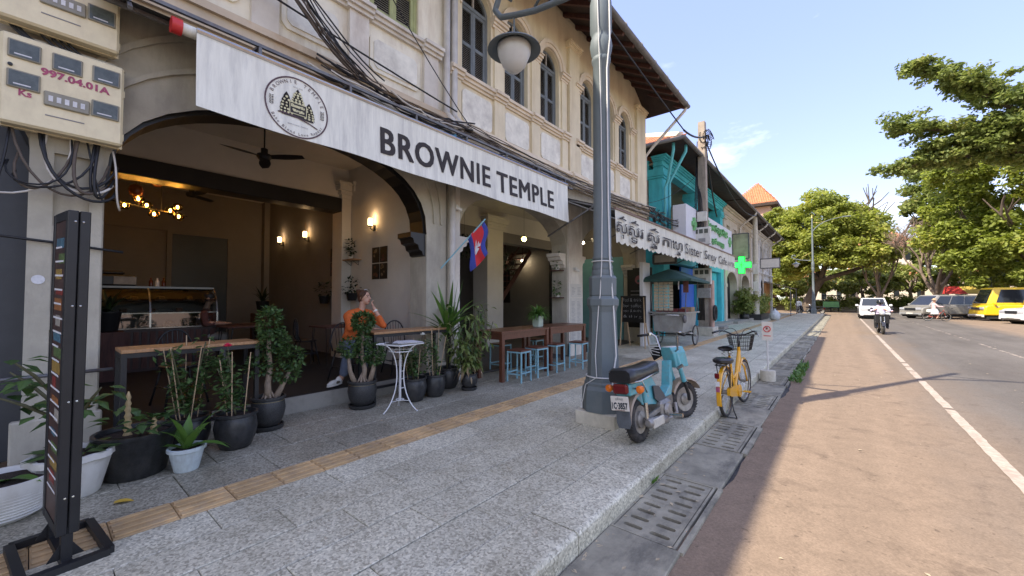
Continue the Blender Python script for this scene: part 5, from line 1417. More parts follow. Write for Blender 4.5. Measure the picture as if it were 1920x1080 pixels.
MB().b(-.18,.18,-.18,.18,0,.74).build('plant_stand', M_wood_dark, loc=(-8.7,.75,CZ)); tag(bpy.data.objects['plant_stand.001'], 'dark stand under the plant by the display case', 'stand')
def ceiling_fan(label, x, y, z, ztop, rz, rad=.62, mat=None):
    mat = mat or M_metal_black
    t = thing('ceiling_fan', label, 'ceiling fan', (x, y, z), rz, 'three bladed ceiling fans')
    MB().tube([(0,0,.05),(0,0,ztop-z)], .012, 7).build('rod', mat, t)
    MB().lathe([(.03,.14),(.05,.13),(.05,.05),(.1,.04),(.11,0),(.08,-.04),(.001,-.05)], 16).build('motor', mat, t, smooth=40)
    for k in range(3):
        m = MB(); n = 8
        for i in range(n):
            x0, x1 = .08+(rad-.08)*i/n, .08+(rad-.08)*(i+1)/n
            w0, w1 = [.035+.05*math.sin(PI*min(1,(q-.08)/(rad-.08))*.85+.3) for q in (x0, x1)]
            m.add([(x0,-w0,.012),(x1,-w1,.012),(x1,w1,-.012),(x0,w0,-.012)], [(0,1,2,3)])
        o = m.build('blade', mat, t, rot=(0,0,2*PI*k/3))
ceiling_fan('black three bladed fan under the cafe arcade ceiling', -7.0, 2.3, 3.7, 4.28, R(40))
ceiling_fan('black three bladed fan in the back room of the cafe', -11.0, 2.2, 3.75, 4.28, R(10))
BX = -4.75; B0, B1 = .96, 7.72
def bx(y, z):
    t = (4.04-z)/.75
    return BX+.10*t*t*.3+t*(.006*math.sin(y*2.3)+.004*math.sin(y*5.1+1))
t = thing('awning_banner', 'long white awning valance printed BROWNIE TEMPLE with round cafe logo', 'banner', (BX, B0, 3.3))
m = MB(); ny, nz = 90, 10
vs_ = []
for i in range(ny+1):
    y = B0+(B1-B0)*i/ny
    zb = 3.30-.10*(i/ny)+.012*math.sin(y*3.1)
    for j in range(nz+1):
        z = 4.04+(zb-4.04)*j/nz; vs_.append((bx(y,z), y, z))
fs_ = [(i*(nz+1)+j, i*(nz+1)+j+1, (i+1)*(nz+1)+j+1, (i+1)*(nz+1)+j) for i in range(ny) for j in range(nz)]
m.add(vs_, fs_); m.build('valance', M_cloth_banner, t, world=True, smooth=True)
m = MB(); m.tube([(BX-.01,B0,4.05),(BX-.01,B1,4.05)], .03, 8); m.build('front_rail', MATS['brushed steel'], t, world=True, smooth=40)
m = MB(); m.tube([(BX-.08,.80,4.05),(BX-.08,B1,4.05)], .055, 12); m.build('fabric_roll', M_cloth_banner, t, world=True, smooth=40)
m = MB(); m.tube([(BX-.08,.78,4.05),(BX-.08,.86,4.05)], .075, 16); m.build('end_cap', M_red_cap, t, world=True, smooth=40)
def on_banner(mb, y, z, name, mat, off=.006, parent=t):
    m = MB().add([(bx(y+a,z+b_)+off+c, y+a, z+b_) for a, b_, c in mb.v], mb.f); return m.build(name, mat, parent, world=True)
def fit(mb, w=None, h=None):
    xs = [v[0] for v in mb.v]; ys = [v[1] for v in mb.v]; x0, y0 = min(xs), min(ys); sx = w/(max(xs)-x0) if w else 1; sy = h/(max(ys)-y0) if h else 1
    mb.v = [((a-x0)*sx, (b_-y0)*sy, c) for a, b_, c in mb.v]; return mb
def heavy(body, t_=.028, sp=1.12):
    o_ = MB(); g_ = text_mb(body, 1, 0, sp); i = 0
    for dx in (-t_,-t_*.33,t_*.33,t_):
        for dy in (-t_*.5,t_*.5): o_.add([(a+dx,b_+dy,.0004*i) for a, b_, c in g_.v], g_.f); i += 1
    return o_
wd = fit(heavy('BROWNIE'), 2.18, .37)
on_banner(wd, 2.94, 3.41, 'lettering', M_ink)
wd = fit(heavy('TEMPLE'), 1.85, .37)
on_banner(wd, 5.285, 3.395, 'lettering', M_ink)
LC = (1.89, 3.63); LR = .345
ring = MB()
for i in range(48):
    a0, a1 = 2*PI*i/48, 2*PI*(i+1)/48
    q = [(r_*math.cos(a), r_*math.sin(a), 0) for r_, a in ((LR,a0),(LR,a1),(LR-.016,a1),(LR-.016,a0))]; ring.add(q, [(0,1,2,3)])
lg = on_banner(ring, *LC, 'logo_ring', M_ink_brown)
def arc_text(s, r_, a_mid, span, size, top=True, bold=0.0):
    out = MB(); n = len(s)
    for i, chr_ in enumerate(s):
        if chr_ == ' ': continue
        t_ = (i/(n-1)-.5)*span
        a = a_mid-t_ if top else a_mid+t_
        g_ = text_mb(chr_, size, bold, align='CENTER'); rot = a-PI/2 if top else a+PI/2
        c_, s_ = math.cos(rot), math.sin(rot)
        out.add([(r_*math.cos(a)+x*c_-y*s_, r_*math.sin(a)+x*s_+y*c_, 0) for x, y, z in g_.v], g_.f)
    return out
on_banner(arc_text('BROWNIE TEMPLE', .275, PI/2, R(135), .055), *LC, 'lettering', M_ink_brown, parent=t)
on_banner(arc_text('Bake Blend Love Repeat', .315, -PI/2, R(120), .045, False), *LC, 'lettering', M_ink_brown, parent=t)
on_banner(fit(text_mb('@BROWNIE_TEMPLE', .03), .22, .016), LC[0]-.11, LC[1]-.215, 'lettering', M_ink_grey, parent=t)
on_banner(fit(text_mb('ESTD 2020', .03), .1, .014), LC[0]-.05, LC[1]+.225, 'lettering', M_ink_grey, parent=t)
def ogive(cx, base, w, h, n=10):
    L_ = []; 
    for i in range(n+1):
        q = i/n; L_.append((cx-w/2*math.cos(q*PI/2)**.75*(1-.12*(i % 2)), base+h*q))
    return L_+[(2*cx-a, b_) for a, b_ in reversed(L_[:-1])]
tw = MB()
for k, (cx, base, w, h) in enumerate(((-.12,-.10,.15,.25),(0,-.10,.19,.32),(.125,-.10,.13,.20))): tw.poly(ogive(cx, base, w, h), .0+.0005*k, .001+.0005*k, 'z')
tw.add([(-.175,-.12,.0025),(.175,-.12,.0025),(.16,-.07,.0025),(-.16,-.07,.0025)], [(0,1,2,3)])
tw.v = [(a, b_, 0) for a, b_, c in tw.v]
on_banner(tw, *LC, 'logo_towers', M_ink, .006)
bl = MB(); g_ = random.Random(4)
for cx, base, w, h in ((-.12,-.10,.15,.25),(0,.02,.17,.2),(.125,-.10,.13,.20)):
    for j in range(6):
        zz = base+h*(.06+.14*j); ww = w*math.cos((zz-base)/h*PI/2)**.75; k = max(1,int(ww/.036))
        for i in range(k):
            cc = cx-ww/2+ww*(i+.5)/k; r_ = .0145*g_.uniform(.8,1.15); bl.add([(cc+r_*math.cos(q*PI/3),zz+r_*.9*math.sin(q*PI/3),0) for q in range(6)], [(0,1,2,3,4,5)])
on_banner(bl, *LC, 'logo_blocks', M_ink_cream, .009)['kind'] = 'stuff'
pq = MB(); pq.add([(-.085,-.075,0),(.09,-.075,0),(.09,.045,0),(-.085,.045,0)], [(0,1,2,3)]); on_banner(pq, *LC, 'logo_plaque', M_ink, .011)
pq = MB()
for q in (((-.092,-.082),(.097,-.074)),((-.092,.044),(.097,.052)),((-.092,-.074),(-.084,.044)),((.089,-.074),(.097,.044))):
    pq.add([(q[0][0],q[0][1],0),(q[1][0],q[0][1],0),(q[1][0],q[1][1],0),(q[0][0],q[1][1],0)], [(0,1,2,3)])
on_banner(pq, *LC, 'logo_plaque_border', M_ink_cream, .012)
on_banner(fit(text_mb('Brownie', .05, .01), .15, .036), LC[0]-.075, LC[1]-.005, 'lettering', M_ink_cream, .0135, t); on_banner(fit(text_mb('Temple', .05, .01), .13, .036), LC[0]-.06, LC[1]-.06, 'lettering', M_ink_cream, .0135, t)
sw_ = MB(); L_ = [(-.21,-.115),(-.1,-.105),(.02,-.125),(.13,-.15),(.22,-.185)]
for (a, b_), (c, d) in zip(L_, L_[1:]): sw_.add([(a,b_,0),(c,d,0),(c,d+.014,0),(a,b_+.014,0)], [(0,1,2,3)])
on_banner(sw_, *LC, 'logo_swoosh', M_ink_brown, .008)
for sg in (-1,1):
    sp = MB()
    for k in range(6):
        for s2 in (-1,1):
            cx, cz = sg*.275, -.05+.018*k; sp.add([(cx,cz,0),(cx+s2*.02,cz+.008,0),(cx+s2*.022,cz+.018,0),(cx+s2*.004,cz+.01,0)], [(0,1,2,3)])
    on_banner(sp, *LC, 'logo_sprig', M_ink, .008)
fr = thing('awning_bracketry', 'rusty grey steel frame holding the long banner to the wall', 'steelwork', (WX+.2, .3, 4.2))
for (x, z) in ((WX+.16,4.28),(WX+.42,4.12),(WX+.50,4.25)): MB().bar((x,.2,z),(x,8.3,z),.035).build('rail', M_steel, fr, world=True)
y = .5; k = 0
while y < 8.2:
    MB().bar((WX+.16,y,4.28),(WX+.50,y,4.25),.03).build('strut', M_steel, fr, world=True); MB().bar((WX+.50,y,4.25),(WX+.50,y,4.12),.03).build('strut', M_steel, fr, world=True)
    MB().bar((WX+.16,y+.05,4.28),(WX+.42,y+.45,4.12),.022).build('strut', M_steel, fr, world=True)
    MB().bar((WX+.5,y,4.13),(BX-.05,y,4.03),.03).build('strut', M_steel, fr, world=True)
    y += 1.05
M_tarp = pm('dark grey tarpaulin', (0.05,0.052,0.055), var=0.2, scale=3, rough=0.8, world_space=True)
m = MB(); m.add([(WX+.02,.3,4.34),(WX+.02,8.0,4.34),(BX-.1,8.0,4.12),(BX-.1,.3,4.12)], [(0,1,2,3)])
m.build('tarp', M_tarp, fr, world=True)
M_lamp_grey = pm('blue grey lamp post paint', (0.125,0.15,0.155), var=0.10, scale=4, rough=0.6, stain=(0.16,0.17,0.175), stain_amt=0.5, stain_scale=(8,8,2))
M_cable_white = pm('white cable', (0.62,0.61,0.58), var=0.08, rough=0.5)
M_cable_black = pm('black cable', (0.012,0.012,0.013), var=0.3, rough=0.55)
M_cable_brown = pm('dusty brown cable', (0.10,0.075,0.055), var=0.3, rough=0.7)
M_frost = pm('frosted lamp globe', (0.60,0.59,0.55), var=0.05, rough=0.35)
M_meter = pm('cream meter box plastic', (0.74,0.64,0.41), var=0.08, scale=5, rough=0.5, stain=(0.5,0.4,0.25), stain_amt=0.5, stain_scale=(5,5,2))
M_meter_win = pm('meter window', (0.09,0.10,0.085), var=0.3, scale=20, rough=0.15)
M_pink_paint = pm('faded purple marker', (0.36,0.08,0.14), var=0.3, scale=30, rough=0.8)
M_teal = pm('faded teal scooter paint', (0.09,0.36,0.41), var=0.15, scale=9, rough=0.4, stain=(0.20,0.17,0.13), stain_amt=0.5, stain_scale=(14,14,14), coat=0.3)
M_chrome = pm('dull chrome', (0.5,0.49,0.46), var=0.15, scale=14, rough=0.22, metal=0.95, stain=(0.25,0.15,0.09), stain_amt=0.5, stain_scale=(20,20,20))
M_alu = pm('dirty cast aluminium', (0.30,0.28,0.25), var=0.3, scale=16, rough=0.5, metal=0.6)
M_tyre = pm('dusty tyre rubber', (0.022,0.021,0.02), var=0.5, scale=14, rough=0.8, stain=(0.13,0.105,0.08), stain_amt=0.5, stain_scale=(9,9,9))
M_vinyl = pm('worn black vinyl', (0.014,0.014,0.015), var=0.3, scale=7, rough=0.33, bump=0.15, bscale=14)
M_red_lens = pm('red lens', (0.13,0.004,0.006), var=0.1, rough=0.15)
M_orange_lens = pm('orange lens', (0.75,0.17,0.01), var=0.1, rough=0.15)
M_plate = pm('white number plate', (0.66,0.62,0.55), var=0.08, rough=0.45)
M_plate_ink = pm('plate blue black ink', (0.02,0.03,0.045), rough=0.5)
M_beige = pm('sand coloured mudguard', (0.36,0.28,0.2), var=0.15, rough=0.5)
M_flap = pm('grey rubber flap', (0.09,0.10,0.11), var=0.25, scale=12, rough=0.7)
M_bike_yellow = pm('yellow bicycle enamel', (0.72,0.36,0.012), var=0.06, rough=0.25, coat=0.5)
def meter_box(label, y0, y1, z0, z1, x0=WX+.055, x1=WX+.25, lines=True):
    t = thing('meter_box', label, 'meter box', (x0, y0, z0), 0, 'electric meter boxes on the near column')
    w, h, d = y1-y0, z1-z0, x1-x0
    MB().b(0,d,0,w,0,h,.018).build('case', M_meter, t)
    MB().b(d*.4,d*.46,-.006,w+.006,-.006,h+.006).build('case_seam', M_meter, t)
    s = w/.7
    def win(a, b_, ww, hh):
        f = MB(); f.b(d-.004,d+.016,a-.012,a+ww+.012,b_-.012,b_+hh+.012,.006); o = f.build('window_rim', pm('yellowed clear plastic', (0.26,0.235,0.17), rough=0.3), t)
        MB().b(d+.0165,d+.0185,a,a+ww,b_,b_+hh).build('window_pane', M_meter_win, o)
        MB().b(d+.0187,d+.0192,a+ww*.15,a+ww*.75,b_+hh*.12,b_+hh*.2).build('meter_label', M_paper, o)
    for a, b_ in ((.05,.58),(.28,.57),(.51,.57),(.05,.32),(.51,.24)): win(a*s, b_*h/.78, .15*s, .13*h/.78)
    f = MB(); f.b(d-.004,d+.02,.23*s,.49*s,.22*h/.78,.35*h/.78,.008); f.build('breaker_cover', MATS['yellowed clear plastic'], t)
    bw = MB()
    for k in range(5): bw.b(d+.02,d+.024,(.255+.045*k)*s,(.28+.045*k)*s,.26*h/.78,.31*h/.78)
    bw.build('breaker_switches', M_paper, t)
    MB().lathe([(.014,0),(.014,.012),(.006,.014)], 12, M=Matrix.Translation((d,.055*s,.50*h/.78)) @ Matrix.Rotation(PI/2,4,'Y')).build('lock', M_metal_black, t)
    hg = MB()
    for z in (.1,.66): hg.b(d*.3,d*.6,w,w+.014,z*h,z*h+.06)
    hg.build('hinge', M_meter, t)
    if lines:
        tx = fit(text_mb('997.04.01A', .1, .004), .40*s, .065); M = FACE(d+.004, .21*s, .485*h/.78) 
        tx.v = [(a, b_-a*.05, c) for a, b_, c in tx.v]
        MB().merge(tx, M).build('lettering', M_pink_paint, t)
        MB().merge(fit(text_mb('Ks', .1, .003), .07, .055), FACE(d+.004,.10*s,.25*h/.78)).build('lettering', M_pink_paint, t)
        MB().b(d,d+.003,.24*s,.46*s,.13*h/.78,.14*h/.78).build('maker_strip', M_ink_grey, t)
    else:
        MB().b(d,d+.003,.24*s,.46*s,.13*h/.78,.14*h/.78).build('maker_strip', M_ink_grey, t)
    return t
meter_box('cream meter box marked 997.04.01A on the near column', -.21, .51, 2.88, 3.62)
meter_box('cream meter box above the one marked 997.04.01A, cut by the top edge', -.25, .47, 3.74, 4.48, lines=False)
def cables(name, label, paths, mats, cat='cables', r=.009, n=6, loc=None):
    t = thing(name, label, cat, loc or paths[0][0])
    for i, p in enumerate(paths):
        rr = r*(.7+.5*((i*37) % 10)/10)
        MB().tube(p, rr, n).build('cable', mats[i % len(mats)], t, world=True, smooth=True)
    return t
cg = random.Random(5)
paths = []
for k in range(13):
    y0 = cg.uniform(-.15,.4); y1 = cg.uniform(.42,.5) if k % 3 else cg.uniform(-.3,-.1)
    paths.append(bez((WX+.12,y0,2.9), (WX+.2+cg.uniform(0,.08),y0+cg.uniform(-.1,.1),2.35-cg.uniform(0,.12)), (WX+.15+cg.uniform(0,.1),y1-.1,2.35-cg.uniform(0,.2)), (WX+.1,y1,2.75-cg.uniform(0,.3)), 12))
paths.append(bez((WX+.1,.46,2.85),(WX+.2,.5,2.6),(WX+.15,.47,2.4),(WX+.08,.52,2.3),10))
paths.append([(WX+.08,-.25,1.98),(WX+.08,.1,1.95),(WX+.08,.55,1.9)])
cables('meter_cables', 'tangle of black and grey cables hanging below the meter box', paths, [M_cable_black,M_cable_black,M_cable_brown,M_pipe,M_cable_black], r=.011)
paths = []
for k in range(9):
    y0 = cg.uniform(0,.4); paths.append(bez((WX+.1,y0-.2,3.78),(WX+.2,y0-.1,3.55),(WX+.18,y0+.1,3.6),(WX+.1,.52,3.68-cg.uniform(0,.3)),10))
cables('meter_cables', 'black cables between the two meter boxes', paths, [M_cable_black], r=.011)
st = MB().lathe([(.001,0),(.04,0),(.04,.002),(.001,.002)], 14, M=Matrix.Translation((WX+.052,.03,1.62)) @ Matrix.Rotation(PI/2,4,'Y')).build('round_sticker', M_paper); tag(st, 'small round sticker on the near column', 'sticker')
rl = MB().tube([(WX+.14,-1.2,.78),(WX+.14,.5,.80)], .016, 8).build('wall_rail', M_steel, smooth=True); tag(rl, 'thin rail crossing the near column at knee height', 'rail')
t = thing('poster_stand', 'tall black poster stand with coloured menu, seen edge on', 'sign', (-3.46, .13, 0), R(9))
b = MB()
for p, q in (((-.24,-.16),(.24,-.16)),((-.24,.16),(.24,.16)),((-.24,-.16),(-.24,.16)),((.24,-.16),(.24,.16)),((-.24,0),(.24,0))):
    b.bar((p[0],p[1],.025), (q[0],q[1],.025), .04)
b.build('base_frame', M_metal_black, t)
for sx in (-1,1):
    MB().b(sx*.17-.022, sx*.17+.022, -.022,.022,.045,.22).build('post', M_metal_black, t)
    g_ = MB(); g_.poly([(-.07,.045),(.07,.045),(.02,.13),(-.02,.13)], sx*.17-.004, sx*.17+.004, 'x'); g_.build('gusset', M_metal_black, t)
fr = MB(); fr.b(.15,.20,-.044,-.002,.18,1.94,.004); fr.b(.15,.20,.002,.044,.18,1.94,.004); fr.b(-.20,-.15,-.044,.044,.18,1.94,.004); fr.b(-.15,.15,-.042,.042,.18,.23); fr.b(-.15,.15,-.042,.042,1.89,1.94)
fr.build('board_frame', M_metal_black, t)
t.rotation_euler = (0, R(2), R(6))
MB().b(-.15,.15,-.038,.038,.23,1.89).build('poster', pm('dark brown menu print', (0.06,0.03,0.022), var=0.4, scale=8, rough=0.45), t)
cols = [('menu print red',(0.22,0.03,0.02)),('menu print yellow',(0.3,0.19,0.04)),('menu print green',(0.09,0.14,0.04)),('menu print blue',(0.06,0.14,0.19)),('menu print cream',(0.33,0.3,0.25)),('menu print orange',(0.28,0.11,0.03))]
for k in range(16):
    z = .42+.088*k; w = cg.uniform(.08,.24); x = cg.uniform(-.14,.14-w); nm, c = cols[k % 6]
    MB().b(x,x+w,-.0392,-.0384,z,z+cg.uniform(.03,.07)).build('menu_picture', pm(nm, c, var=0.4, scale=40, rough=0.5), t)
ml = MB()
for k in range(18): ml.b(-.13,.02+cg.uniform(0,.1),-.0396,-.0386,.38+.08*k,.39+.08*k)
ml.build('menu_text', M_ink_white, t)['kind'] = 'stuff'
bl = MB()
for z in (.38,.9,1.42,1.88):
    for y in (-.015,.015): bl.ell((.2015,y,z), (.003,.006,.006), 8, 5)
bl.build('rivets', M_chrome, t)['kind'] = 'stuff'
lfm = MB(); leaf(lfm, (0,0,0), (.3,1,.05), .11, .06, droop=.3, seg=4); o = lfm.build('fallen_leaf', pm('yellow fallen leaf', (0.55,0.36,0.05), rough=0.6), loc=(-3.98,.40,.012), smooth=True); tag(o, 'yellow fallen leaf beside the dark planter bowl', 'leaf')
def oct_prof(m, prof, ph=PI/8): return m.lathe(prof, 8, ph=ph)
def lamp_post(label, x, y, near=True, base_z=.148):
    t = thing('street_lamp', label, 'street lamp', (x, y, 0), 0, 'tall two armed street lamps')
    if near:
        MB().b(-.25,.25,-.23,.23,-.01,base_z,.008).build('footing', M_plinth, t)
    c = 1/math.cos(PI/8)
    m = MB(); oct_prof(m, [(.235*c,base_z+.002),(.235*c,.20),(.228*c,.40),(.205*c,.44),(.205*c,.47),(.19*c,.49),(.19*c,.52),(.172*c,.55),(.145*c,1.30),(.16*c,1.36),(.172*c,1.38),(.172*c,1.45),(.155*c,1.47),(.14*c,1.49),(.148*c,1.50),(.15*c,1.70),(.135*c,1.73)])
    m.build('base', M_lamp_grey, t)
    m = MB(); m.lathe([(.125,1.73),(.13,1.76),(.118,1.80),(.122,1.81),(.122,1.84),(.112,1.86),(.11,1.92),(.118,1.93),(.118,1.95),(.105,1.97),(.098,4.30),(.112,4.32),(.115,4.36),(.105,4.38),(.122,4.44),(.135,4.52),(.122,4.60),(.112,4.62),(.112,4.66),(.13,4.70),(.13,5.05),(.12,5.1),(.10,5.2),(.09,5.3),(.06,9.2),(.06,9.6)], 24)
    m.build('shaft', M_lamp_grey, t, smooth=35)
    m = MB(); m.lathe([(.07,9.6),(.09,9.65),(.05,9.75),(.001,10.05)], 12); m.build('finial', M_gold, t, smooth=40)
    m = MB(); pts = [(-.1,0,5.35),(-.5,0,5.38),(-1.0,0,5.45),(-1.35,0,5.55),(-1.62,0,5.64),(-1.74,0,5.80),(-1.66,0,5.96),(-1.50,0,5.98),(-1.42,0,5.88),(-1.48,0,5.80)]
    sm_ = []
    for i in range(len(pts)-1):
        for q in range(4): sm_.append(tuple(Vector(pts[i]).lerp(Vector(pts[i+1]), q/4)))
    m.tube(sm_, .042, 10); m.build('arm', M_lamp_grey, t, smooth=True)
    m = MB(); m.tube([(-.1,0,6.2),(-.6,0,5.9),(-1.0,0,5.5)], .02, 8); m.build('arm_brace', M_gold if not near else M_lamp_grey, t, smooth=True)
    hd = MB().lathe([(.012,.55),(.012,.30),(.05,.28),(.09,.24),(.20,.16),(.375,.06),(.385,.04),(.37,.035),(.20,.13),(.001,.14)], 28).build('lamp_shade', M_lamp_grey, t, smooth=50, loc=(-1.37,0,5.0))
    MB().lathe([(.235,.10),(.245,.06),(.235,-.02),(.17,-.18),(.08,-.27),(.001,-.29)], 24).build('lamp_globe', M_frost, hd, smooth=True)
    m = MB(); m.tube(bez((0,0,8.2),(.4,0,8.9),(1.0,0,9.35),(2.5,0,9.45),12), [.05-.002*i for i in range(13)], 10); m.build('road_arm', M_lamp_grey, t, smooth=True)
    m = MB(); m.tube([(0,0,9.2),(.5,0,9.1),(1.3,0,9.2)], .02, 8); m.build('arm_brace', M_gold, t, smooth=True)
    m = MB(); m.b(2.35,3.0,-.12,.12,9.4,9.5,.03); m.build('road_lantern', M_lamp_grey, t)
    return t
lamp_post('tall grey lamp post on concrete block, with white cable, beside the parked moped', -2.20, 4.36)
lamp_post('distant street lamp at the far end of the sidewalk', -2.12, 50.0, near=False, base_z=0.0)
def lamp_cable():
    x, y = -2.20, 4.36
    a, b_ = [], []
    p1 = [(.06,-.20,.19),(-.12,-.22,.30),(.02,-.2,.55),(.0,-.19,.8),(.03,-.165,1.35),(.05,-.16,1.5),(.055,-.125,1.9),(.06,-.115,2.6),(.05,-.11,3.6),(.04,-.12,4.3),(.04,-.14,4.55),(.03,-.14,5.0),(.02,-.11,6.5)]
    p1[0] = (-.20,-.16,.19); p1[1] = (-.13,-.19,.45)
    p2 = [(.16,-.15,.18),(.19,-.12,.6),(.20,-.07,.8),(.17,-.06,1.3),(.12,-.05,1.9),(.105,-.05,2.6),(.1,-.05,4.2),(.14,-.05,4.55),(.135,-.05,5.0),(.1,-.04,6.5)]
    out = []
    for p in (p1, p2):
        q = []
        for i in range(len(p)-1):
            for k in range(5): q.append(tuple(Vector(p[i]).lerp(Vector(p[i+1]), k/5)+Vector((x,y,0))))
        out.append(q)
    for z, r_ in ((.545,.20),(1.90,.125)):
        out.append([(x+r_*math.cos(i*PI/10), y+r_*math.sin(i*PI/10), z) for i in range(21)])
    t = cables('lamp_cable', 'white cable running up the near lamp post', out, [M_cable_white], 'cable', .0085, loc=(x,y,.15))
    for (a_, b2, c_) in ((-.20,-.16,.16),(.16,-.15,.165)):
        MB().tube([(x+a_,y+b2,c_),(x+a_,y+b2,c_+.06)], .013, 8).build('cable_end', M_cable_white, t, world=True)
lamp_cable()
def wheel(name, parent, loc, R_, tr, rimm, tyre=M_tyre, spokes=0, hub=.05, hubw=.08, disc=False, rot=(0,0,0), tread=False):
    """wheel in the local yz plane, axle along x"""
    w = bpy.data.objects.new(name, None); w.empty_display_size = .05; COL.objects.link(w); w.parent = parent; w.location = loc; w.rotation_euler = rot
    m = MB(); m.tube([(0,(R_-tr)*math.cos(2*PI*i/36),(R_-tr)*math.sin(2*PI*i/36)) for i in range(36)], tr, 10, closed=True)
    if tread:
        for i in range(36):
            a = 2*PI*i/36
            for s_ in (-1,1): m.bar((s_*.004,(R_-.004)*math.cos(a),(R_-.004)*math.sin(a)), (s_*tr*.85,(R_-tr*.35)*math.cos(a+.12),(R_-tr*.35)*math.sin(a+.12)), .018, .007)
    m.build('tyre', tyre, w, smooth=50)
    MRX = Matrix.Rotation(PI/2,4,'Y')
    rr = R_-2*tr*.93
    m = MB().lathe([(rr-.012,-tr*.55),(rr+.006,-tr*.6),(rr+.012,0),(rr+.006,tr*.6),(rr-.012,tr*.55),(rr-.016,0)], 32, M=MRX, cap=False); m.f += [(5*32+j, 5*32+(j+1) % 32, (j+1) % 32, j) for j in range(32)]
    m.build('rim', rimm, w, smooth=40)
    MB().lathe([(.001,-hubw/2),(hub*.5,-hubw/2),(hub,-hubw*.35),(hub,hubw*.35),(hub*.5,hubw/2),(.001,hubw/2)], 18, M=MRX).build('hub', M_alu, w, smooth=40)
    if spokes:
        s_ = MB()
        for i in range(spokes):
            a = 2*PI*i/spokes; b2 = a+(.35 if i % 2 else -.35); sx = hubw*.4*(1 if i % 4 < 2 else -1)
            s_.tube([(sx,hub*.9*math.cos(b2),hub*.9*math.sin(b2)),(0,rr*math.cos(a),rr*math.sin(a))], .0016, 4, cap=False)
        s_.build('spokes', M_chrome, w)
    if disc:
        MB().lathe([(.05,-.02),(rr,-.03),(rr,.03),(.05,.02)], 24, M=MRX, cap=False).build('wheel_disc', rimm, w, smooth=40)
    return w
mp = thing('moped', 'faded teal moped with black seat and number plate 1C-3857', 'moped', (-1.60, 3.98, 0))
mp.rotation_euler = (0, R(-6), R(-3))
RW = .225
wheel('rear_wheel', mp, (0,0,RW), RW, .048, M_alu, hub=.085, hubw=.13, disc=True, tread=True)
wheel('front_wheel', mp, (.04,1.17,RW-.005), RW, .044, M_alu, hub=.07, hubw=.1, disc=True, rot=(0,0,R(-20)), tread=True)
st = MB(); n = 14; vs_ = []
for i in range(n+1):
    q = i/n; y = -.30+.76*q; w = .135-.035*q**2+(-.02 if i in (0,n) else 0); zt = .775-.03*math.sin(q*PI)*.7-(.02 if i in (0,n) else 0)+.0*q; zb = .635-.01*q+.03*(q > .6)*(q-.6)
    for (a, b_) in ((-w*.9,zb),(-w,zb+.03),(-w*.96,zt-.03),(-w*.7,zt-.003),(0,zt),(w*.7,zt-.003),(w*.96,zt-.03),(w,zb+.03),(w*.9,zb)): vs_.append((a,y,b_))
st.add(vs_, [(i*9+j, i*9+(j+1) % 9, (i+1)*9+(j+1) % 9, (i+1)*9+j) for i in range(n) for j in range(9)]+[tuple(range(9)), tuple(reversed(range(n*9,n*9+9)))])
st.build('seat', M_vinyl, mp, smooth=60)
rk = MB(); rk.tube([(-.12,.35,.66),(-.145,.1,.655),(-.145,-.16,.635),(-.10,-.245,.63),(.10,-.245,.63),(.145,-.16,.635),(.145,.1,.655),(.12,.35,.66)], .009, 8); rk.tube([(-.145,-.12,.635),(-.13,.0,.50)], .007, 6); rk.tube([(.145,-.12,.635),(.13,.0,.50)], .007, 6)
rk.build('seat_rail', M_chrome, mp, smooth=True)
fb = MB()
prof = [(-.12,.60),(.30,.63),(.42,.50),(.62,.36),(.78,.45),(.87,.72),(.93,.72),(.88,.45),(.74,.24),(.55,.22),(.40,.30),(.25,.33),(.05,.36),(-.08,.46)]
fb.poly(prof, -.05, .05, 'x'); fo = fb.build('frame', M_teal, mp)
bv = fo.modifiers.new('round', 'BEVEL'); bv.width = .025; bv.segments = 3
cv = MB(); cv.poly([(.28,.52),(.42,.50),(.55,.38),(.60,.30),(.45,.29),(.30,.38)], .066, .075, 'x'); cv.poly([(.28,.52),(.42,.50),(.55,.38),(.60,.30),(.45,.29),(.30,.38)], -.075, -.066, 'x'); cv.build('side_cover', pm('dark grey cover', (0.05,0.055,0.06), rough=0.5), mp)
mg = MB(); vs_ = []
for i in range(11):
    a = R(40+12.5*i); y, z = -.27*math.cos(a-PI/2+R(70)) if False else .27*math.cos(a+R(10)), RW+.27*math.sin(a+R(10)); vs_ += [(-.065,y,z-.015),(-.055,y,z+.01),(.055,y,z+.01),(.065,y,z-.015)]
mg.add(vs_, [(i*4+j, i*4+j+1, (i+1)*4+j+1, (i+1)*4+j) for i in range(10) for j in range(3)]); mg.build('rear_mudguard', M_beige, mp, smooth=40)
MB().poly([(-.068,.42),(.068,.42),(.075,.25),(.055,.20),(-.055,.20),(-.075,.25)], -.30, -.29, 'y').build('mud_flap', M_flap, mp)
tb = MB(); tb.b(-.08,.08,-.26,-.10,.50,.62,.012); tb.build('tail_bracket', M_teal, mp)
MB().b(-.085,.075,-.315,-.26,.525,.62,.018).build('tail_light', M_red_lens, mp)
pt = MB().b(-.105,.085,-.325,-.318,.37,.51,.004).build('number_plate', M_plate, mp)
MB().merge(fit(text_mb('1C·3857', .1, .004), .165, .066), ENDF(-.093,-.3275,.385)).build('lettering', M_plate_ink, pt)
MB().merge(fit(text_mb('ភ្នំពេញ', .1, .0), .085, .03), ENDF(-.052,-.3275,.468)).build('lettering', M_plate_ink, pt)
MB().b(-.06,.04,-.3275,-.326,.376,.380).build('plate_strip', M_red_lens, pt)
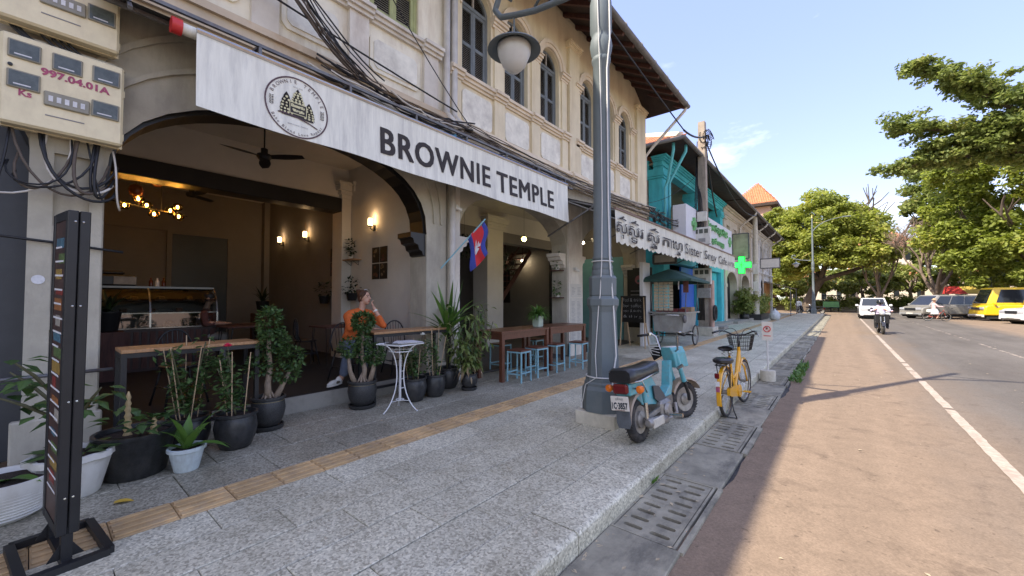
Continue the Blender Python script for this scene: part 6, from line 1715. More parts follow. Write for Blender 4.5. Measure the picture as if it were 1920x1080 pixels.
for s_, mt in ((-1,M_red_lens),(1,M_orange_lens)):
    tl = MB().tube([(s_*.05,-.2,.57),(s_*.15,-.2,.565)], .01, 7).build('indicator', M_chrome, mp)
    MB().lathe([(.02,-.03),(.036,-.015),(.038,.02),(.02,.035)], 14, M=Matrix.Translation((s_*.165,-.215,.565)) @ Matrix.Rotation(PI/2,4,'X')).build('lens', mt if s_ > 0 else M_orange_lens, tl, smooth=40)
for s_ in (-1,1):
    sh = MB(); sh.tube([(s_*.10,-.0,.58),(s_*.105,-.005,.40)], .026, 10); o = sh.build('shock_absorber', M_teal, mp, smooth=40)
    MB().tube([(s_*.105,-.005,.40),(s_*.105,-.01,.22)], .020, 10).build('shock_spring', M_chrome, o, smooth=40)
sa = MB()
for s_ in (-1,1): sa.bar((s_*.075,0,RW),(s_*.085,.42,.27),.02,.045)
sa.build('swing_arm', M_alu, mp)
en = MB(); en.b(-.10,.12,.36,.62,.16,.34,.03); en.lathe([(.06,-.03),(.075,0),(.06,.03)], 14, M=Matrix.Translation((.13,.45,.24)) @ Matrix.Rotation(PI/2,4,'Y')); en.b(-.06,.06,.6,.78,.22,.33,.02)
for k in range(5): en.b(-.07,.07,.615+.035*k,.63+.035*k,.205,.345)
en.build('engine', M_alu, mp)
ex_ = MB(); ex_.tube([(.09,.78,.25),(.12,.72,.15),(.12,.5,.14),(.125,.30,.15)], .02, 9); ex_.tube([(.125,.42,.15),(.125,.38,.155),(.125,-.02,.20),(.125,-.05,.205)], [.022,.048,.05,.03], 14); ex_.build('exhaust', M_alu, mp, smooth=40)
MB().bc((.165,.12,.19), (.02,.26,.09), .008).build('exhaust_shield', M_plinth, mp)
pg = MB(); pg.tube([(-.28,.42,.20),(.28,.42,.20)], .012, 8)
for s_ in (-1,1): pg.tube([(s_*.2,.42,.20),(s_*.30,.42,.20)], .022, 8)
pg.build('footrest', M_chrome, mp, smooth=40)
MB().tube([(-.10,.5,.2),(-.20,.42,.03),(-.27,.40,.012)], .012, 8).build('side_stand', M_chrome, mp, smooth=True)
fe = Matrix.Translation((.0,.98,0)) @ Matrix.Rotation(R(-20),4,'Z')
ff = MB()
for s_ in (-1,1):
    ff.merge(MB().tube([(s_*.075,.03,.80),(s_*.08,.12,.45)], .028, 10), fe)
ff.build('fork', M_teal, mp, smooth=40)
f2 = MB()
for s_ in (-1,1): f2.merge(MB().tube([(s_*.08,.12,.45),(s_*.08,.17,.30),(s_*.055,.20,.22)], .02, 8), fe)
f2.build('fork_leg', M_metal_black, mp, smooth=40)
fm = MB(); vs_ = []
for i in range(9):
    a = R(20+17*i); y, z = .20+.255*math.cos(a), .22+.255*math.sin(a); vs_ += [(-.055,y,z-.015),(-.04,y,z+.012),(.04,y,z+.012),(.055,y,z-.015)]
fm.add(vs_, [(i*4+j, i*4+j+1, (i+1)*4+j+1, (i+1)*4+j) for i in range(8) for j in range(3)])
fm.v = [tuple(fe @ Vector(p)) for p in fm.v]; fm.build('front_mudguard', M_beige, mp, smooth=40)
hb = MB(); hb.v = []; 
bx_ = MB(); bx_.poly([(-.085,.62),(.085,.62),(.095,.80),(.075,.87),(-.075,.87),(-.095,.80)], -.05, .17, 'y'); bx_.v = [tuple(fe @ (Matrix.Translation((0,.0,.0)) @ Vector((a,b_+(.87-c)*.25,c)))) for a, b_, c in bx_.v]
hbx = bx_.build('headlight_box', M_teal, mp); bvm = hbx.modifiers.new('round','BEVEL'); bvm.width = .014; bvm.segments = 2
ins = MB(); ins.bc((0,.06,.868), (.13,.15,.012), .004); ins.v = [tuple(fe @ Vector(p)) for p in ins.v]; ins.build('gauge_cover', M_plate, mp)
hl = MB().lathe([(.001,.0),(.06,.0),(.07,.02)], 18, M=fe @ Matrix.Translation((0,.19,.72)) @ Matrix.Rotation(-PI/2,4,'X')).build('headlight', M_frost, mp, smooth=40)
for s_ in (-1,1):
    h = MB(); h.tube([tuple(fe @ Vector(p)) for p in ((s_*.05,.03,.80),(s_*.13,.01,.84),(s_*.16,-.01,1.0),(s_*.20,-.03,1.035),(s_*.25,-.07,1.03))], .012, 8); h.build('handlebar', M_chrome, mp, smooth=True)
    h = MB(); h.tube([tuple(fe @ Vector(p)) for p in ((s_*.24,-.065,1.03),(s_*.36,-.12,1.02))], .017, 9); h.build('grip', M_metal_black, mp, smooth=True)
    h = MB(); h.tube([tuple(fe @ Vector(p)) for p in ((s_*.24,-.02,1.04),(s_*.39,-.02,1.03))], .006, 6); h.build('brake_lever', M_chrome, mp, smooth=True)
    h = MB(); h.merge(MB().bc((s_*.225,-.045,1.035), (.05,.045,.045), .008), fe); h.build('switch_block', M_chrome, mp)
wr = MB()
for k in range(4):
    a = .05+.03*k; wr.tube([tuple(fe @ Vector(p)) for p in ((-.12,-.02,.80+.04*k),(-.26,-.05,.84+.02*k),(-.24,-.02,.78),(-.05,.06,.74))], .005, 6)
wr.build('brake_cables', M_cable_white, mp, smooth=True)
dp = MB(); dp.merge(MB().bc((-.20,.02,.80), (.20,.012,.14), .004, Matrix.Rotation(R(-25),3,'Y')), fe); dp.build('front_flap', M_black_cloth, mp)
MB().tube([(.10,.93,.62),(.17,.93,.66)], .02, 8).build('ignition_lock', M_chrome, mp)
bk = thing('bicycle', 'yellow step through city bicycle with wire basket standing in the gutter', 'bicycle', (-1.21, 6.0, -.13))
bk.rotation_euler = (0, R(-2), R(-2))
WR = .325
wheel('rear_wheel', bk, (0,0,WR), WR, .021, M_chrome, spokes=32, hub=.03, hubw=.09)
wheel('front_wheel', bk, (.0,1.03,WR), WR, .021, M_chrome, spokes=32, hub=.022, hubw=.08, rot=(0,0,R(-5)))
fr = MB()
fr.tube([(0,.86,.80),(0,.80,.72),(0,.62,.48),(0,.50,.33),(0,.44,.29)], .026, 12)       # low down tube
fr.tube([(0,.87,.72),(0,.70,.52),(0,.46,.46),(0,.38,.46)], .018, 10)
fr.tube([(0,.44,.28),(0,.28,.78)], .019, 10)                       # seat tube
for s_ in (-1,1):
    fr.tube([(s_*.012,.44,.28),(s_*.055,.0,WR)], .012, 8); fr.tube([(s_*.012,.32,.62),(s_*.055,.0,WR)], .010, 8)
fr.tube([(0,.875,.62),(0,.84,.86)], .022, 10)
fr.build('frame', M_bike_yellow, bk, smooth=50)
fk = MB()
for s_ in (-1,1): fk.tube([(s_*.02,.88,.62),(s_*.05,.90,.55),(s_*.052,1.03,WR)], .013, 8)
fk.build('fork', M_bike_yellow, bk, smooth=True)
for nm, cy, a0, a1 in (('rear_mudguard',0,35,200),('front_mudguard',1.03,20,150)):
    g_ = MB(); vs_ = []; n = 16
    for i in range(n+1):
        a = R(a0+(a1-a0)*i/n); rr = WR+.022; vs_ += [(-.03,cy+rr*math.cos(a)-.0,WR+rr*math.sin(a)-.008),(-.02,cy+(rr+.012)*math.cos(a),WR+(rr+.012)*math.sin(a)),(.02,cy+(rr+.012)*math.cos(a),WR+(rr+.012)*math.sin(a)),(.03,cy+rr*math.cos(a),WR+rr*math.sin(a)-.008)]
    g_.add(vs_, [(i*4+j,i*4+j+1,(i+1)*4+j+1,(i+1)*4+j) for i in range(n) for j in range(3)]); g_.build(nm, M_bike_yellow, bk, smooth=40)
cg_ = MB(); cg_.poly([(-.06,WR+.06),(.02,WR+.07),(.45,.36),(.52,.28),(.45,.20),(.02,WR-.055),(-.06,WR-.03)], .03, .07, 'x'); cg_.build('chain_guard', M_bike_yellow, bk)
rkb = MB()
for s_ in (-1,1): rkb.tube([(s_*.055,.25,.72),(s_*.06,-.22,.71),(s_*.0,-.28,.71)], .006, 6); rkb.tube([(s_*.06,.0,WR+.01),(s_*.06,-.16,.71)], .006, 6); rkb.tube([(s_*.06,.0,WR+.01),(s_*.06,.02,.71)], .006, 6)
for k in range(5): rkb.tube([(-.06,-.2+.1*k,.712),(.06,-.2+.1*k,.712)], .005, 5)
rkb.build('carrier', M_metal_black, bk, smooth=True)
def saddle(m, y, z, w, l, h):
    n = 10; vs_ = []
    for i in range(n+1):
        q = i/n; ww = w*(1-.72*q**1.3) if q < .98 else w*.15
        yy = y-l/2+l*q; hh = h*(1-.35*q)
        if i == 0: ww *= .8
        for a in range(10):
            g_ = 2*PI*a/10; vs_.append((ww/2*math.cos(g_), yy, z+hh/2*math.sin(g_)))
    m.add(vs_, [(i*10+j, i*10+(j+1) % 10, (i+1)*10+(j+1) % 10, (i+1)*10+j) for i in range(n) for j in range(10)]+[tuple(range(10)), tuple(reversed(range(n*10,n*10+10)))])
m = MB(); saddle(m, .24, .90, .23, .29, .075); m.build('saddle', M_vinyl, bk, smooth=True)
m = MB(); m.tube([(0,.28,.78),(0,.26,.87)], .013, 8)
for s_ in (-1,1): m.tube([(s_*.05+.02*math.cos(i*1.2),.17+.02*math.sin(i*1.2),.80+.008*i) for i in range(9)], .004, 5)
m.build('seat_post', M_chrome, bk, smooth=True)
m = MB(); m.lathe([(.001,-.035),(.10,-.035),(.125,-.015),(.125,.015),(.10,.035),(.001,.03)], 20, (0,-.05,.755), sx=1.0, sy=1.25); m.build('rear_cushion', M_vinyl, bk, smooth=50)
MB().b(-.028,.028,-.39,-.372,.56,.63,.01).build('reflector', M_red_lens, bk)
for k, (z, mt) in enumerate(((.49,M_ink_white),(.42,M_pink_paint))): MB().b(-.022,.022,-.366-.006*k,-.358,z-.03,z+.03).build('sticker', mt, bk)
hbm = MB(); hbm.tube([(0,.84,.86),(0,.82,.98),(0,.86,1.03)], .012, 8)
for s_ in (-1,1): hbm.tube(bez((0,.86,1.03),(s_*.10,.90,1.02),(s_*.16,.92,1.10),(s_*.24,.80,1.10),8)+[(s_*.27,.70,1.09)], .011, 8)
hbm.build('handlebar', M_metal_black, bk, smooth=True)
for s_ in (-1,1):
    MB().tube([(s_*.258,.745,1.095),(s_*.285,.60,1.08)], .017, 8).build('grip', M_metal_black, bk, smooth=True)
    MB().tube([(s_*.22,.84,1.09),(s_*.27,.80,1.06),(s_*.30,.66,1.04)], .006, 6).build('brake_lever', M_chrome, bk, smooth=True)
    MB().tube(bez((s_*.2,.86,1.09),(s_*.1,1.0,1.2),(0,1.0,1.1),(0,.9,.85),10), .004, 5).build('brake_cable', M_cable_black, bk, smooth=True)
bsk = MB(); bw0, bw1 = .13, .17
for i in range(12):
    for j, z in enumerate((.80,.86,.92,.98,1.03)): pass
for z, w_, l_ in ((.80,.12,.10),(.86,.135,.112),(.92,.148,.122),(.98,.158,.13),(1.03,.165,.135)):
    bsk.tube([(-w_,1.02-l_,z),(w_,1.02-l_,z),(w_,1.02+l_,z),(-w_,1.02+l_,z)], .0035 if z < 1 else .006, 5, closed=True)
for k in range(12):
    q = -1+2*k/11
    for s_ in (-1,1):
        bsk.tube([(q*.12,1.02+s_*.10,.80),(q*.165,1.02+s_*.135,1.03)], .0022, 4); bsk.tube([(s_*.12,1.02+q*.10,.80),(s_*.165,1.02+q*.135,1.03)], .0022, 4)
    bsk.tube([(q*.12,.92,.80),(q*.12,1.12,.80)], .0022, 4)
bsk.build('basket', M_metal_black, bk)
pd = MB(); pd.tube([(-.06,.44,.28),(.085,.44,.28)], .012, 8)
for s_ in (-1,1): pd.bar((s_*.08,.44,.28),(s_*.085,.44+s_*.15,.25),.02,.012)
pd.build('crank', M_chrome, bk)
for s_ in (-1,1): MB().b(s_*.085+(0 if s_ > 0 else -.1),s_*.085+(.1 if s_ > 0 else 0),.41+s_*.15,.47+s_*.15,.24,.26,.004).build('pedal', M_bike_yellow if s_ > 0 else M_metal_black, bk)
MB().lathe([(.001,-.01),(.085,-.01),(.09,0),(.085,.01),(.001,.01)], 20, M=Matrix.Translation((.075,.44,.28)) @ Matrix.Rotation(PI/2,4,'Y')).build('chain_ring', M_bike_yellow, bk, smooth=30)
kk = MB()
for s_ in (-1,1): kk.tube([(s_*.05,.03,WR-.05),(s_*.09,-.02,.10),(s_*.13,-.05,.01)], .008, 7)
kk.tube([(-.13,-.05,.01),(.13,-.05,.01)], .007, 6); kk.build('kickstand', M_metal_black, bk, smooth=True)
t = thing('no_parking_sign', 'small red no parking sign on a pole in a concrete tin, in the gutter', 'sign', (-1.12, 9.15, -.13))
MB().lathe([(.13,0),(.13,.19),(.125,.20),(.001,.20)], 20).build('concrete_tin', M_plinth, t, smooth=40)
MB().tube([(0,0,.18),(0,0,1.1)], .014, 8).build('pole', M_cable_white, t)
sb = MB().b(-.09,.09,-.02,-.014,.78,1.14,.002).build('sign_plate', M_plate, t)
rr_ = MB(); rr_.tube([(.055*math.cos(i*PI/12),-.023,1.0+.055*math.sin(i*PI/12)) for i in range(24)], .009, 6, closed=True); rr_.bar((-.04,-.023,1.04),(.04,-.023,.96),.012,.006); rr_.build('prohibition_ring', M_red_cap, sb)
MB().merge(fit(text_mb('P', .1, .01), .04, .06), ENDF(-.02,-.0225,.97)).build('lettering', M_ink, sb)
MB().b(-.06,.06,-.0225,-.021,.86,.875).build('sign_strip', M_red_cap, sb)
M_aw = pm('cream white awning vinyl', (0.66,0.64,0.53), var=0.10, scale=2.5, rough=0.75, stretch=(1,6,0.8), world_space=True, stain=(0.3,0.28,0.24), stain_amt=0.5, stain_scale=(4,4,0.7))
AX, A0, A1 = -3.65, 7.82, 20.1
t = thing('cafe_awning', 'cream awning with scalloped edge lettered Sister Srey Cafe in Khmer and English', 'awning', (AX, A0, 3.3))
m = MB(); n = 246; vs_ = []
def ax_(y, k): return AX+.02*k*math.sin(y*4.2)+.012*k*math.sin(y*9.1+.5)
for i in range(n+1):
    y = A0+(A1-A0)*i/n; zb = 2.68+.05*abs(math.sin(y*PI/.3))-.0
    zb = 2.64+.055*(1-abs(math.sin(y*PI/.32)))
    for k in range(5):
        q = k/4; vs_.append((ax_(y,q), y, 3.36+(zb-3.36)*q))
m.add(vs_, [(i*5+j, i*5+j+1, (i+1)*5+j+1, (i+1)*5+j) for i in range(n) for j in range(4)]); m.build('valance', M_aw, t, world=True, smooth=True)
m = MB(); m.add([(AX,A0,3.37),(AX,A1,3.37),(WX+.02,A1,3.98),(WX+.02,A0,3.98)], [(0,1,2,3)]); m.build('canopy', M_tarp, t, world=True)
m = MB(); m.bar((AX,A0,3.375),(AX,A1,3.375),.05,.04); m.build('front_rail', pm('rusty brown rail', (0.2,0.13,0.1), rough=0.7), t, world=True)
y = A0+.02
while y < A1:
    m = MB(); m.bar((AX,y,3.34),(WX+.05,y,3.92),.035); m.bar((AX-.5,y,3.5),(WX+.02,y,2.95),.03); m.build('arm', M_steel, t, world=True); y += 2.4
def on_aw(mb, y, z, h, w, mat=M_ink):
    mb = fit(mb, w, h); m = MB().add([(AX+.04, y+a, z+b_) for a, b_, c in mb.v], mb.f); return m.build('lettering', mat, t, world=True)
def khm(base, sub=None, top=None, low=None):
    """one Khmer cluster: base letter, small subscript below, vowel marks above and below"""
    m = text_mb(base, 1, .006); 
    xs = [v[0] for v in m.v]; x0, x1 = min(xs), max(xs)
    def put(ch, cx, y, w, h):
        g_ = fit(text_mb(ch, 1, .006), w, h); m.add([(a+cx-w/2, b_+y, c) for a, b_, c in g_.v], g_.f)
    if sub: put(sub, (x0+x1)/2, -.42, (x1-x0)*.62, .34)
    if top: put(top, (x0+x1)/2+.05, .72, (x1-x0)*.8, .26)
    if low: put(low, (x0+x1)/2+.08, -.32, .12, .24)
    return m
clusters = [(7.83,.52,khm('ស',None,'៌','ុ')),(8.44,.62,khm('ស','ទ','៌')),(9.1,.2,khm('រ')),(9.58,.82,khm('ស','រ','៌')),(10.67,.48,khm('ក')),(11.16,.18,khm('ា')),(11.4,.2,khm('េ')),(11.62,.74,khm('ហ','វ'))]
for y, w, mb in clusters:
    ys = [v[1] for v in mb.v]; lo, hi = min(ys), max(ys)
    zlo = 2.88 + (lo if lo < -.1 else 0)*.38
    on_aw(mb, y, zlo, (hi-lo)*.38, w)
for s_, y, w, z, h in (('Sister',12.62,1.85,2.84,.32),('Srey',14.85,1.7,2.76,.4),('Cafe',16.9,1.4,2.84,.3),('ANYTIME',18.5,1.45,2.84,.2)):
    on_aw(text_mb(s_, 1), y, z, h, w)
M_cart = pm('dull galvanised sheet', (0.33,0.325,0.3), var=0.2, scale=5, rough=0.5, metal=0.35, stain=(0.22,0.15,0.1), stain_amt=0.5, stain_scale=(5,5,3))
M_green_tarp = pm('dark green canopy cloth', (0.03,0.075,0.06), var=0.25, scale=4, rough=0.8)
t = thing('vendor_cart', 'silver snack cart with dark green canopy and bicycle wheels under the cream awning', 'cart', (-4.1, 13.0, 0))
b = MB(); b.poly([(-.42,.45),(.42,.45),(.48,1.02),(-.48,1.02)], -.55, .75, 'y'); b.build('box', M_cart, t)
MB().b(-.56,.56,-.62,.85,1.02,1.06).build('counter', M_cart, t)
for s_ in (-1,1): wheel('wheel', t, (s_*.55,.32,.32), .32, .022, M_chrome, spokes=20, hub=.035, hubw=.08)
MB().tube([(-.55,.32,.32),(.55,.32,.32)], .018, 8).build('axle', M_metal_black, t)
for s_ in (-1,1): MB().tube([(s_*.3,-.5,.45),(s_*.3,-.55,.02)], .02, 7).build('prop_leg', M_steel, t)
ha = MB(); ha.tube([(-.4,-.55,.95),(-.4,-.95,.98),(.4,-.95,.98),(.4,-.55,.95)], .018, 8); ha.build('handle', M_chrome, t, smooth=True)
for sx in (-1,1):
    for sy in (-.5,.7): MB().tube([(sx*.5,sy,1.06),(sx*.55,sy,2.12)], .014, 7).build('post', M_steel, t)
cn = MB(); cn.add([(-.8,-.95,2.05),(.8,-.95,2.05),(.8,1.15,2.02),(-.8,1.15,2.02),(0,-.45,2.38),(0,.75,2.38)], [(0,1,4),(1,2,5,4),(2,3,5),(3,0,4,5)])
for (p, q) in (((-.8,-.95,2.05),(.8,-.95,2.05)),((.8,-.95,2.05),(.8,1.15,2.02)),((-.8,1.15,2.02),(.8,1.15,2.02)),((-.8,-.95,2.05),(-.8,1.15,2.02))):
    cn.add([p, q, (q[0],q[1],q[2]-.07), (p[0],p[1],p[2]-.07)], [(0,1,2,3)])
cn.build('canopy', M_green_tarp, t)
hp = MB()
for i in range(4):
    for j in range(9): hp.b(-.45+.15*i,-.45+.15*i+.13,-.48,-.46,1.1+.1*j,1.1+.1*j+.085)
hp.build('hanging_packets', pm('pale snack packets', (0.48,0.40,0.28), var=0.3, scale=25, rough=0.6), t)['kind'] = 'stuff'
for k in range(4): MB().b(-.4+.24*k,-.22+.24*k,-.45,-.2,1.06,1.16).build('tray', pm('dark red tray', (0.13,0.02,0.02), var=0.2, rough=0.5), t)
MB().b(.2,.5,.1,.5,1.06,1.2).build('cardboard_box', pm('brown cardboard', (0.3,0.2,0.11), var=0.2, rough=0.8), t)
MB().b(.3,.33,-.52,-.5,1.75,2.0).build('price_card', M_paper, t); MB().b(.45,.6,-.53,-.5,1.65,2.0).build('striped_cloth', M_rust_cloth, t)
MB().ell((.5,-.58,.86),(.06,.1,.13)).build('hanging_pan', M_steel, t, smooth=True)
t = thing('utility_pole', 'weathered square concrete utility pole with meter boxes beside the snack cart', 'pole', (-4.3, 17.5, 0))
p = MB(); vs_ = []
for z, w in ((0,.26),(.35,.26),(.36,.19),(8.75,.125)): vs_ += [(-w,-w,z),(w,-w,z),(w,w,z),(-w,w,z)]
p.add(vs_, [(i*4+j,i*4+(j+1) % 4,(i+1)*4+(j+1) % 4,(i+1)*4+j) for i in range(3) for j in range(4)]+[(12,13,14,15)])
p.build('shaft', pm('weathered pole concrete', (0.33,0.28,0.22), var=0.25, scale=3, rough=0.9, bump=0.2, bscale=40, stain=(0.13,0.11,0.09), stain_amt=0.7, stain_scale=(4,4,0.8)), t)
MB().b(-.42,.42,-.42,.42,-.01,.34,.02).build('footing', M_plinth, t)
for z0, z1, y in ((3.65,4.35,-.36),(2.05,2.7,-.36)):
    o = MB().b(-.34,.34,y,y+.18,z0,z1,.015).build('meter_box', M_pot_white, t)
    for k in range(3): MB().b(-.26+.19*k,-.12+.19*k,y-.012,y,z1-.25,z1-.08).build('window', M_meter_win, o)
    MB().b(-.1,.16,y-.01,y,z0+.1,z0+.25).build('breaker_cover', M_grey_cloth, o)
MB().b(-.16,.2,-.3,-.19,4.6,5.0,.01).build('junction_box', M_pot_white, t)
MB().b(-.2,.3,-.31,-.2,1.5,1.9,.01).build('junction_box', M_grey_cloth, t)
MB().tube([(.3,-.05,.0),(.3,-.05,2.2)], .09, 10).build('conduit', pm('faded pink pipe', (0.5,0.33,0.26), var=0.15, rough=0.7), t, smooth=40)
m = MB(); m.tube([(.38,-.15+.2*math.cos(i*PI/12),1.1+.27*math.sin(i*PI/12)) for i in range(24)], .05, 8, closed=True); m.v = [(a+.05,b_,c-.2) for a, b_, c in m.v]; m.build('hung_tyre', M_tyre, t, smooth=True)
cbs = MB()
for k in range(6): cbs.tube([(-.2+.05*k,-.2,.6),(-.22+.05*k,-.22,2.0),(-.2+.06*k,-.2,3.7),(-.25+.05*k,-.21,5.5),(-.19,.0,8.0-.3*k)], .018, 6)
cbs.build('riser_cables', M_cable_black, t, smooth=True)['kind'] = 'stuff'
cl = MB()
for k in range(9):
    a = .08+.03*k; cl.tube([(.15+a*math.cos(i*PI/9)*.8, .0+.2*math.sin(i*1.3+k), 8.0+a*1.3*math.sin(i*PI/9)) for i in range(19)], .012, 5)
cl.build('cable_loops', M_cable_black, t, smooth=True)['kind'] = 'stuff'
t = thing('utility_pole', 'pale concrete utility pole in front of the cream row house, beyond the green cross', 'pole', (-4.6, 32.6, 0))
MB().lathe([(.2,0),(.14,7.6),(.001,7.6)], 10).build('shaft', M_plinth, t, smooth=40); MB().b(-.12,.2,-.36,-.18,2.0,2.7,.01).build('meter_box', M_pot_white, t); MB().b(-.12,.2,-.36,-.18,3.2,3.9,.01).build('meter_box', M_pot_white, t)
wr = random.Random(9)
def strand(p, q, drop, wob, n=22):
    out = []
    for i, pt in enumerate(sag(p, q, drop, n)):
        out.append((pt[0]+wr.uniform(-wob,wob), pt[1], pt[2]+wr.uniform(-wob,wob)))
    return out
P_ = []
for k in range(16):
    P_.append(strand((WX+.35+wr.uniform(0,.2), 1.2, 6.2+wr.uniform(-.2,.2)), (WX+.40+wr.uniform(0,.15), 2.9+wr.uniform(-.3,.3), 4.40+wr.uniform(-.05,.1)), .25, .015, 12))
cables('facade_cables', 'black cable bundle sagging down across the white upper wall to the banner frame', P_, [M_cable_black,M_cable_brown], r=.010)
P_ = []
for k in range(16): P_.append(strand((WX+.40+wr.uniform(-.1,.15), 2.6+wr.uniform(-.6,.6), 4.42+wr.uniform(-.1,.08)), (WX+.30+wr.uniform(-.1,.1), 5.0, 4.48+wr.uniform(-.12,.12)), .1, .02, 16))
cables('facade_cables', 'dense cable bundle lying along the banner frame', P_, [M_cable_black,M_cable_brown,M_cable_black,M_pipe], r=.012)
P_ = []
for k in range(14):
    P_.append(strand((WX+.28+wr.uniform(-.05,.1), 4.9, 4.50+wr.uniform(-.15,.1)), (WX+.22+wr.uniform(-.02,.1), 14.3, 4.55+wr.uniform(-.15,.2)), .10+wr.uniform(-.05,.15), .012, 40))
cables('facade_cables', 'thin cables strung along the yellow house cornice', P_, [M_cable_brown,M_cable_black,M_cable_brown,M_pipe], r=.009)
P_ = [strand((WX+.3,2.2,7.2),(WX+.35,4.9,4.55),.15,.002), strand((WX+.2,.6,5.25),(WX+.25,4.7,4.75),.03,.002)]
cables('facade_cables', 'two single wires slanting across the white upper wall', P_, [M_cable_black], r=.012)
P_ = [strand((-3.9,2.0,8.3),(-3.98,13.9,7.15),.1,0), strand((-3.98,13.9,7.15),(-4.2,17.4,8.1),.12,0), strand((-4.2,17.6,8.0),(-4.15,30,6.9),.9,0), strand((-4.15,30,6.9),(-4.2,48,6.7),.5,0), strand((-4.2,17.6,7.9),(-5.2,24,6.0),.3,0)]
cables('overhead_cable', 'thick overhead cable passing the eaves to the utility pole and down the row', P_, [M_cable_black], r=.032)
P_ = [strand((WX+.05,14.0,4.9),(-4.45,17.35,6.6),.25,0), strand((WX+.1,14.05,4.8),(-4.4,17.3,4.5),.2,.01)]
for k in range(20):
    q0 = [(WX+.2+wr.uniform(-.2,.3), 14.2+wr.uniform(-.5,1.3), 4.4+wr.uniform(-.3,.35)) for _ in range(4)]; P_.append(bez(*q0, 12))
cables('cable_tangle', 'messy tangle of black cables beside the turquoise corner above the cream awning', P_, [M_cable_black,M_cable_brown], r=.014)
P_ = []
for k in range(6): P_.append(strand((-4.5,17.3,4.6+.15*k),(WX+.3,14.6,4.5+wr.uniform(-.2,.2)),.35,.01))
cables('cable_tangle', 'slack cables between the cable tangle and the utility pole', P_, [M_cable_black], r=.013)
t = thing('pharmacy_sign', 'white box sign with green Khmer letters on the turquoise house', 'sign', (-5.0, 15.9, 3.75))
MB().b(-5.02,-4.5,15.9,24.1,3.75,5.12,.02).build('sign_box', pm('white sign panel', (0.66,0.66,0.68), var=0.05, rough=0.5), t, world=True)
M_gl = pm('green sign letters', (0.16,0.42,0.16), var=0.2, scale=4, rough=0.4)
for s_, y, w, z, h in (('ឱសថស្ថាន',18.6,4.2,4.45,.5),('ភ្នំពេញ',19.6,2.4,3.95,.35)):
    mb = fit(text_mb(s_, 1, .02, ext=.03), w, h); MB().merge(mb, FACE(-4.46,y,z)).build('lettering', M_gl, t, world=True)
for y in (16.8, 23.4):
    for (dx, dz) in ((.18,.5),(.5,.18)): MB().b(-4.5,-4.42 if dx < .3 else -4.425,y-dx/2,y+dx/2,4.45-dz/2,4.45+dz/2).build('cross', M_gl, t, world=True)
t = thing('green_cross', 'lit green pharmacy cross projecting over the sidewalk', 'sign', (-4.45, 26.5, 3.45))
M_gc = pm('lit green cross', (0.02,0.4,0.05), rough=0.4, emis=(0.02,0.8,0.06), estr=1.1)
c = MB(); a, w = .5, .17
c.poly([(-w,-a),(w,-a),(w,-w),(a,-w),(a,w),(w,w),(w,a),(-w,a),(-w,w),(-a,w),(-a,-w),(-w,-w)], -.07, .07, 'y'); c.build('cross_body', M_gc, t)
c = MB()
ol = [(-w,-a),(w,-a),(w,-w),(a,-w),(a,w),(w,w),(w,a),(-w,a),(-w,w),(-a,w),(-a,-w),(-w,-w)]
for i in range(12):
    p, q = ol[i], ol[(i+1) % 12]; c.bar((p[0],-.08,p[1]),(q[0],-.08,q[1]),.035,.03)
c.build('cross_rim', pm('dark green metal', (0.01,0.12,0.03), rough=0.4), t)
c = MB(); c.tube([(0,-.085,-.2),(0,-.085,.2)], .012, 6)
for k in range(5): c.tube([(0,-.085,0),(.14*math.cos(k*1.26),-.085,.14*math.sin(k*1.26))], .014, 5)
c.build('snake_emblem', M_gl, t); MB().tube([(-.4,0,0),(-1.0,0,0)], .03, 7).build('bracket', M_steel, t)
def board(name, label, x0, x1, y, z0, z1, mat, txt=None, group='small shop signs along the row', inkm=None):
    t = thing(name, label, 'sign', (x0, y, z0), 0, group)
    MB().b(0,x1-x0,-.03,.03,0,z1-z0).build('panel', mat, t)
    fr = MB()
    for (p, q) in (((0,0),(x1-x0,0)),((0,z1-z0),(x1-x0,z1-z0)),((0,0),(0,z1-z0)),((x1-x0,0),(x1-x0,z1-z0))): fr.bar((p[0],-.02,p[1]),(q[0],-.02,q[1]),.04,.08)
    fr.build('frame', M_steel, t)
    if txt:
        for i, s_ in enumerate(txt):
            hh = (z1-z0)/(len(txt)+1); MB().merge(fit(text_mb(s_, .1, .003), (x1-x0)*.75, hh*.55), ENDF((x1-x0)*.12,-.034,(z1-z0)-hh*(i+1.0))).build('lettering', inkm or M_plate_ink, t)
board('hanging_sign', 'brown and white hanging sign on the cream row house', WX+.1, WX+1.0, 28.6, 4.0, 5.6, pm('two tone sign', (0.33,0.32,0.22), var=0.5, scale=1.1, rough=0.5), None)
board('hanging_sign', 'white hanging sign with blue lettering on the white row house', WX+.1, WX+1.5, 40, 4.1, 4.9, M_plate, None)
board('hanging_sign', 'small white and blue sign behind the scalloped awning', WX+.1, WX+.9, 14.6, 2.75, 3.1, M_plate, None)
